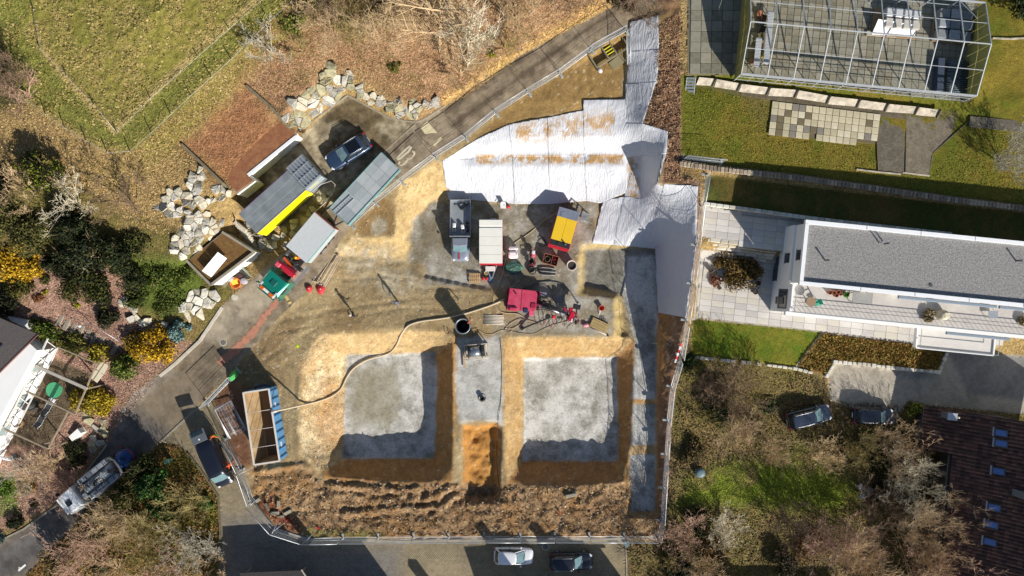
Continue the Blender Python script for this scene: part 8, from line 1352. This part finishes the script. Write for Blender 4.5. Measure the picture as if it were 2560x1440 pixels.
for a in [('dark yew with yellow-green tips on the left slope',130,435,2.1,4.4,(34,42,18),3000,.13,(104,108,30)),('tall dark yew in the left garden',205,580,2.0,5.5,(26,34,18),3000,.13,(52,60,28)),('broad dark evergreen in the left garden, upper one',245,620,2.6,4.4,(28,38,20),4000,.13,(58,66,32)),('broad dark evergreen right of the upper one',312,640,2.3,3.8,(32,42,22),3400,.13,(62,70,34)),('dark evergreen above the bark mulch',225,705,2.4,3.6,(34,40,16),3400,.13,(74,74,26)),('small dark evergreen behind the pale rocks',262,735,1.7,2.8,(34,40,16),2000,.13,(74,74,26)),('large olive shrub spreading at the left edge',85,565,3.4,1.8,(72,74,38),4200,.12,(112,106,56)),('olive shrub right of the large spreading one',175,545,1.9,1.6,(66,72,36),1800,.12,(100,100,50)),('dark scrub in the shade at the left edge',5,480,2.6,2.6,(40,42,24),2400,.13,None),('olive scrub filling the left edge below the tan bush',20,545,2.2,1.8,(70,72,36),2000,.12,(108,104,54)),('golden shrub at the left edge',30,655,2.1,1.6,(170,132,24),2400,.12,(206,170,48)),('golden shrub beside the one at the left edge',85,672,1.7,1.4,(166,130,26),1800,.12,(204,166,48)),('dark green bush in front of the golden shrubs',62,712,1.5,1.6,(50,52,22),1500,.12,(92,88,34)),('small round dark bush in the bark mulch',117,697,.6,.8,(44,52,20),420,.1,(90,92,36)),('tiny yellow bush in the bark mulch',118,731,.38,.4,(150,140,40),220,.09,None),('rusty dwarf shrub in the shaded bark mulch',100,745,.7,.6,(120,80,54),380,.1,None),('little yellow-green bush at the shadow edge',195,762,.4,.4,(150,146,40),240,.09,None),
    ('olive shrub above the ivy slope',350,610,1.7,1.4,(62,68,34),1700,.12,(96,98,44)),('ivy mound beside the small garage',400,690,2.4,.8,(60,78,28),2600,.11,(104,112,46)),('ivy mound below the boulders',460,680,1.9,.7,(66,82,30),1900,.11,(110,116,46)),('ivy mound above the white boulders',420,750,1.9,.7,(62,78,30),1900,.11,(108,112,50)),('green shrub at the foot of the stepped boulders',345,740,1.5,1.0,(56,70,28),1300,.11,(96,100,44)),('large golden shrub at the road corner',398,868,2.3,3.2,(158,122,24),4200,.12,(214,172,44)),('shaded golden shrub behind the large one',352,858,1.5,2.4,(110,92,26),1400,.12,(150,124,36)),('yellow-olive bush between hedge and driveway',256,880,1.3,2.2,(120,112,34),1300,.12,(176,158,50)),('golden-olive bush beside the pergola, left half',228,995,1.7,2.0,(116,104,28),2200,.12,(178,154,44)),('golden-olive bush beside the pergola, right half',262,1002,1.6,2.0,(140,122,28),2200,.12,(204,176,48)),('dark shrub beside the white stele',200,1132,1.6,1.4,(42,48,26),1500,.12,(70,72,36)),('clipped round dark box bush in the bark garden',47,1300,1.15,1.1,(30,36,18),1500,.09,None),('small dark bush in the pinkish bark',88,1258,.5,.5,(40,44,22),320,.09,None),('ochre heather cushion in the bark garden',68,1212,1.1,.5,(136,108,40),1000,.1,None),('green cushion plant at the left edge of the bark garden',15,1215,1.4,.4,(82,108,34),1200,.1,None),('bluish bush at the far left by the driveway',0,1340,.9,.8,(50,76,74),600,.1,None),
    ('holly bush in the island behind the van',405,1200,1.9,5.0,(36,62,24),3200,.13,(70,110,44)),('holly bush lower in the island',412,1265,1.4,3.2,(40,68,26),1800,.13,(80,116,48)),('ivy clump by the kerb in front of the van',520,1255,.9,.8,(60,92,34),700,.11,(100,130,50)),('evergreen clump at the bottom of the island',260,1430,1.1,1.2,(50,80,30),900,.12,None),('dark green thicket at the tip of the island',378,1165,2.0,4.8,(40,46,22),3000,.12,(80,84,36)),('olive thicket behind the white truck reel',335,1222,2.0,5.0,(66,68,30),3000,.12,(120,108,48)),('ochre thicket in the middle of the island',440,1310,1.8,.8,(120,104,36),1600,.11,(150,132,52)),
    ('dark evergreen left of the upper pair in the left garden',165,650,1.8,3.4,(30,36,18),2200,.13,(56,62,28)),('dark evergreen behind the clipped hedge',345,700,1.5,2.6,(36,44,22),1600,.12,(66,72,34)),('dense olive thicket on the road side of the island',252,1312,2.1,2.8,(84,80,40),2800,.12,(130,112,62)),('dense olive thicket at the lower road side of the island',172,1388,2.1,4.4,(88,80,44),2600,.12,(136,114,70)),('dark laurel mass on the upper road side of the island',305,1262,1.6,2.0,(52,62,28),2600,.12,(88,92,42)),('dark laurel by the shaded garden steps',285,800,1.5,2.2,(40,44,24),1500,.12,None),('dark scrub added for shade at the left edge above the house',20,755,1.9,2.2,(36,40,22),1800,.12,None),('dark ivy mass below the fence corner',1740,1300,1.7,1.8,(40,44,24),1700,.12,(70,70,36)),('dark holly at the south end of the orchard',1690,1415,1.6,2.4,(36,44,24),1700,.12,None),('dark thicket near the bottom path of the orchard',1950,1400,1.9,2.0,(48,46,28),1800,.12,(80,72,44)),('round dark green bush below the south lawn',1916,1012,1.0,1.4,(28,50,22),1300,.1,None),('yellow-green bush by the tiled roof corner',2288,1022,1.25,1.5,(104,112,40),1300,.12,(160,164,70)),('dark conifer at the top right corner',2548,12,2.2,4.0,(28,38,18),2800,.13,(54,66,30)),('ivy clump on the fence by the south lawn',1722,905,1.0,.9,(44,60,30),800,.11,(76,92,42)),('dark ivy thicket along the east bank',1790,1000,2.4,2.6,(44,54,26),3000,.12,(86,84,44)),('dark thicket below the east bank ivy',1730,1130,1.8,1.0,(70,64,36),1500,.12,(110,92,56)),('thicket behind the orchard fence corner',1690,1390,1.6,.9,(72,76,36),1300,.12,(110,104,56)),('dark evergreen thicket between the tiled house and the table',2215,1160,2.2,2.6,(46,46,24),2400,.12,(84,78,40)),('olive thicket behind the parked cars',2100,1125,1.8,.8,(104,96,46),1500,.12,(134,116,60)),('low green thicket near the orchard table',2180,1230,1.4,1.0,(50,58,26),1100,.12,None),('ground ivy at the bottom path',2160,1430,1.6,.9,(44,62,32),1300,.12,(70,88,46)),('russet thicket in the orchard centre',2030,1370,2.2,.8,(116,88,52),1800,.12,(150,116,74)),('russet bramble right of the cobbles',1780,1370,2.0,.8,(104,82,48),1600,.12,(140,112,70)),  # the scrub at the left edge above the house is added to shade that corner
    ('pale yellow-green bush on the wooded slope',868,62,1.0,1.4,(150,140,80),900,.1,(196,184,116)),('yellow bush by the road verge',1228,136,.5,.6,(150,140,40),420,.09,None),('olive undergrowth below the top trees',960,20,2.4,1.0,(92,88,48),1700,.12,(124,112,64)),('green undergrowth by the upper fence',735,55,1.6,.5,(104,112,44),1000,.11,None),('moss green patch bush on the leaf slope',985,165,.8,.4,(104,102,44),420,.1,None),('dark undergrowth at the top of the road',1560,-5,1.6,1.0,(52,48,34),1000,.12,None)]: bush(a[0], a[1], a[2], a[3], a[4], a[5], a[6], a[7], a[8])
bush('blue-green dwarf spruce beside the driveway kerb', 450, 828, 1.7, 1.5, (84,112,108), 2600, .11, (136,164,158), cone=True, name='dwarf_spruce', cat='tree'); bush('bushy dwarf pine at the driveway corner', 325, 912, 1.8, 3.0, (66,82,28), 2600, .13, (128,136,60), name='dwarf_pine', cat='tree')
bush('clipped hedge beside the pergola terrace, upper half', 120, 828, 1.3, 2.0, (66,84,28), 1900, .09, (104,118,44), name='clipped_hedge', cat='hedge', sx=1.6, rz=-.5); bush('clipped hedge beside the pergola terrace, lower half', 192, 862, 1.3, 2.0, (84,86,36), 1900, .09, (120,118,50), name='clipped_hedge', cat='hedge', sx=1.7, rz=-.5)
bush('large rusty brown shrub on the terrace in front of the white house', 1838, 674, 2.3, 1.5, (84,66,34), 3800, .11, (126,104,52), z=1.62, sx=1.25, rz=-.2); bush('dead brown potted shrub lying on the terrace', 1786, 700, .7, .4, (150,100,76), 420, .09, z=1.65, rz=.9, sx=1.3)
bush('dried ornamental grass tuft on the balcony', 2318, 790, .65, .7, (140,122,86), 900, .12, (190,176,136), z=6.09, name='ornamental_grass', cat='plant'); bush('dried ornamental grass at the right end of the balcony', 2552, 800, .6, .7, (140,122,86), 800, .12, (190,176,136), z=6.09, name='ornamental_grass', cat='plant'); bush('bright green potted plant beside the terracotta pots', 2113, 737, .32, .6, (74,130,40), 300, .1, (120,180,60), z=6.09, name='potted_plant', cat='plant'); bush('dark green potted plant behind the terracotta pots', 2098, 729, .24, .5, (60,84,40), 180, .08, None, z=6.09, name='potted_plant', cat='plant')
# ---- uncountable cover: grass, leaves, ivy, gravel
def inpoly(poly, x, y):
    c = np.zeros(x.shape, bool)
    for i in range(len(poly)):
        (x1, y1), (x2, y2) = poly[i], poly[(i+1) % len(poly)]
        if y1 != y2: c ^= ((y1 > y) != (y2 > y)) & (x < (x2-x1)*(y-y1)/(y2-y1)+x1)
    return c
def scatter(name, label, poly, n, size, cols, seed, lift=.05, tilt=.6, cat='ground cover', excl=(), clump=0.0):
    rg = np.random.default_rng(seed); Pp = np.array(poly); x = rg.uniform(Pp[:,0].min(), Pp[:,0].max(), n*3); y = rg.uniform(Pp[:,1].min(), Pp[:,1].max(), n*3); m = inpoly(poly, x, y)
    for e in excl: m &= ~inpoly(e, x, y)
    if clump: ii = np.clip(((x-PX0)/STEP).astype(int), 0, NX-1); jj = np.clip(((y-PY0)/STEP).astype(int), 0, NY-1); m &= (n2[jj, ii]+n3[jj, ii]*.6+rg.normal(0, .25, len(x))) > clump-.5
    x, y = x[m][:n], y[m][:n]; n = len(x); z = ztv(x, y)+rg.uniform(.2, 1, n)*lift; k = (H-z)/F; cen = np.stack([(x-1280)*k, (720-y)*k, z], 1); nr = rg.normal(size=(n, 3))*tilt; nr[:, 2] += 1; nr /= np.linalg.norm(nr, axis=1, keepdims=True)
    V, Fq = leaf_quads(cen, nr, rg.uniform(.5, 1.4, n)*size, rg); C_ = np.array([S(*c) for c in cols]); c = C_[rg.integers(0, len(cols), n)]*rg.uniform(.85, 1.2, (n, 1)); me = np_mesh(name, V, Fq, False); set_col(me, np.repeat(c, 4, 0)); o = link(name, me, M_LEAF); o['kind'] = 'stuff'; o['label'] = label; o['category'] = cat; return o
scatter('meadow_grass', 'straw and green tussocks covering the fenced meadow', [(0,-60),(0,80),(60,240),(250,370),(330,370),(640,90),(760,-60)], 12000, .11, [(146,134,76),(170,150,100),(130,124,62),(114,114,52),(156,140,88)], 1, .06, .6, clump=.55)
scatter('leaf_litter', 'fallen brown leaves on the wooded slope above the road', [(640,90),(760,-40),(1600,-40),(1545,0),(1300,128),(1100,258),(1000,250),(900,190),(830,155),(700,270),(600,190)], 26000, .08, [(180,136,104),(196,156,122),(154,114,84),(128,96,70),(170,140,92),(136,120,70)], 2, .03, .35)
scatter('dry_grass', 'dry grass and weeds on the slope left of the garages', [(-40,260),(60,260),(250,390),(330,380),(640,110),(600,200),(520,300),(450,360),(500,420),(400,480),(430,600),(330,560),(200,470),(-40,470)], 14000, .09, [(176,148,100),(158,132,86),(140,126,68),(188,164,116),(132,108,74)], 3, .04, .5)
scatter('garden_weeds', 'weeds and dead stalks between the shrubs of the orchard', [(1700,920),(1990,930),(2060,950),(2080,1000),(2300,1015),(2300,1200),(2350,1440),(1580,1440),(1575,1360),(1660,1350),(1690,1000)], 15000, .1, [(116,98,64),(98,94,48),(136,112,76),(86,76,50),(104,110,46),(72,66,46)], 4, .1, .7, excl=([(1740,1190),(1860,1150),(1950,1130),(2140,1140),(2160,1250),(1990,1285),(1800,1268),(1700,1255)],))
scatter('island_weeds', 'grass and dead leaves under the island shrubs', [(400,1112),(440,1115),(512,1192),(546,1245),(548,1440),(60,1445),(300,1205)], 11000, .11, [(140,112,58),(112,114,40),(150,104,62),(96,86,46)], 5, .14, .9)
scatter('ivy_cover', 'rusty ivy covering the bank beside the drive', [(2054,836),(2370,872),(2346,926),(2088,900),(2066,934),(1994,914)], 9000, .11, [(128,98,44),(150,116,60),(104,80,36),(116,110,44)], 6, .3, .7)
scatter('lawn_blades', 'longer grass blades in the upper lawn', [(1704,215),(1850,240),(1925,260),(1925,345),(2190,365),(2200,430),(2330,440),(2430,310),(2560,345),(2560,505),(2200,464),(1800,412),(1704,396)], 12000, .065, [(124,120,44),(140,132,54),(108,110,36),(130,116,52)], 7, .03, .6)
scatter('bark_mulch', 'pinkish bark mulch between the shrubs of the left garden', [(90,655),(200,640),(320,700),(330,800),(480,860),(430,905),(270,1100),(130,1260),(0,1325),(-20,1140),(120,1130),(240,950),(130,880),(0,760)], 16000, .075, [(176,144,126),(152,118,102),(190,160,144),(130,98,84),(146,122,104)], 8, .04, .5)
scatter('soil_clods', 'clods and stones in the dug soil of the south strip', [(640,1175),(800,1200),(1130,1212),(1560,1215),(1640,1295),(1640,1335),(780,1340),(690,1315),(640,1240)], 5000, .1, [(150,122,90),(120,94,68),(180,152,114),(104,80,58),(168,128,80),(196,184,160)], 9, .08, .8)
scatter('slope_gravel', 'loose pale gravel on the west slope of the left pit', [(752,880),(800,836),(866,888),(860,1145),(800,1180),(752,1130)], 4500, .05, [(220,206,174),(196,174,134),(170,140,98),(228,218,194),(140,112,76)], 10, .04, .7)
scatter('track_stones', 'small stones strewn over the muddy track', [(640,880),(800,690),(900,600),(1060,700),(1240,730),(1230,810),(800,825),(740,1120),(640,1150)], 3500, .045, [(196,178,140),(150,128,90),(214,204,180),(112,90,60)], 11, .05, .7)
scatter('bank_clods', 'dark clods and roots along the east soil bank', [(1650,60),(1700,30),(1702,430),(1740,450),(1660,450),(1672,330),(1615,308)], 5000, .08, [(130,100,76),(160,126,98),(96,70,52),(180,150,120)], 12, .08, .9)

scatter('bank_stones', 'stones and crumbs on the clay banks round the pits', [(780,840),(1130,826),(1134,880),(1092,884),(866,890),(800,900)], 1100, .045, [(206,186,146),(170,138,92),(224,210,176),(132,102,64)], 13, .06, .8)
scatter('bank_stones', 'stones and crumbs on the clay bank north of the right pit', [(1256,838),(1584,846),(1545,894),(1310,896),(1306,1150),(1266,1200)], 1200, .045, [(200,170,120),(170,132,82),(218,196,150),(130,98,60)], 14, .06, .8)
scatter('bank_stones', 'stones and crumbs on the clay corner beside the uphill road', [(860,600),(1000,470),(1105,400),(1120,495),(1040,545),(1024,655),(900,645)], 1200, .045, [(206,184,140),(170,142,98),(222,206,168),(128,102,66)], 15, .06, .8)
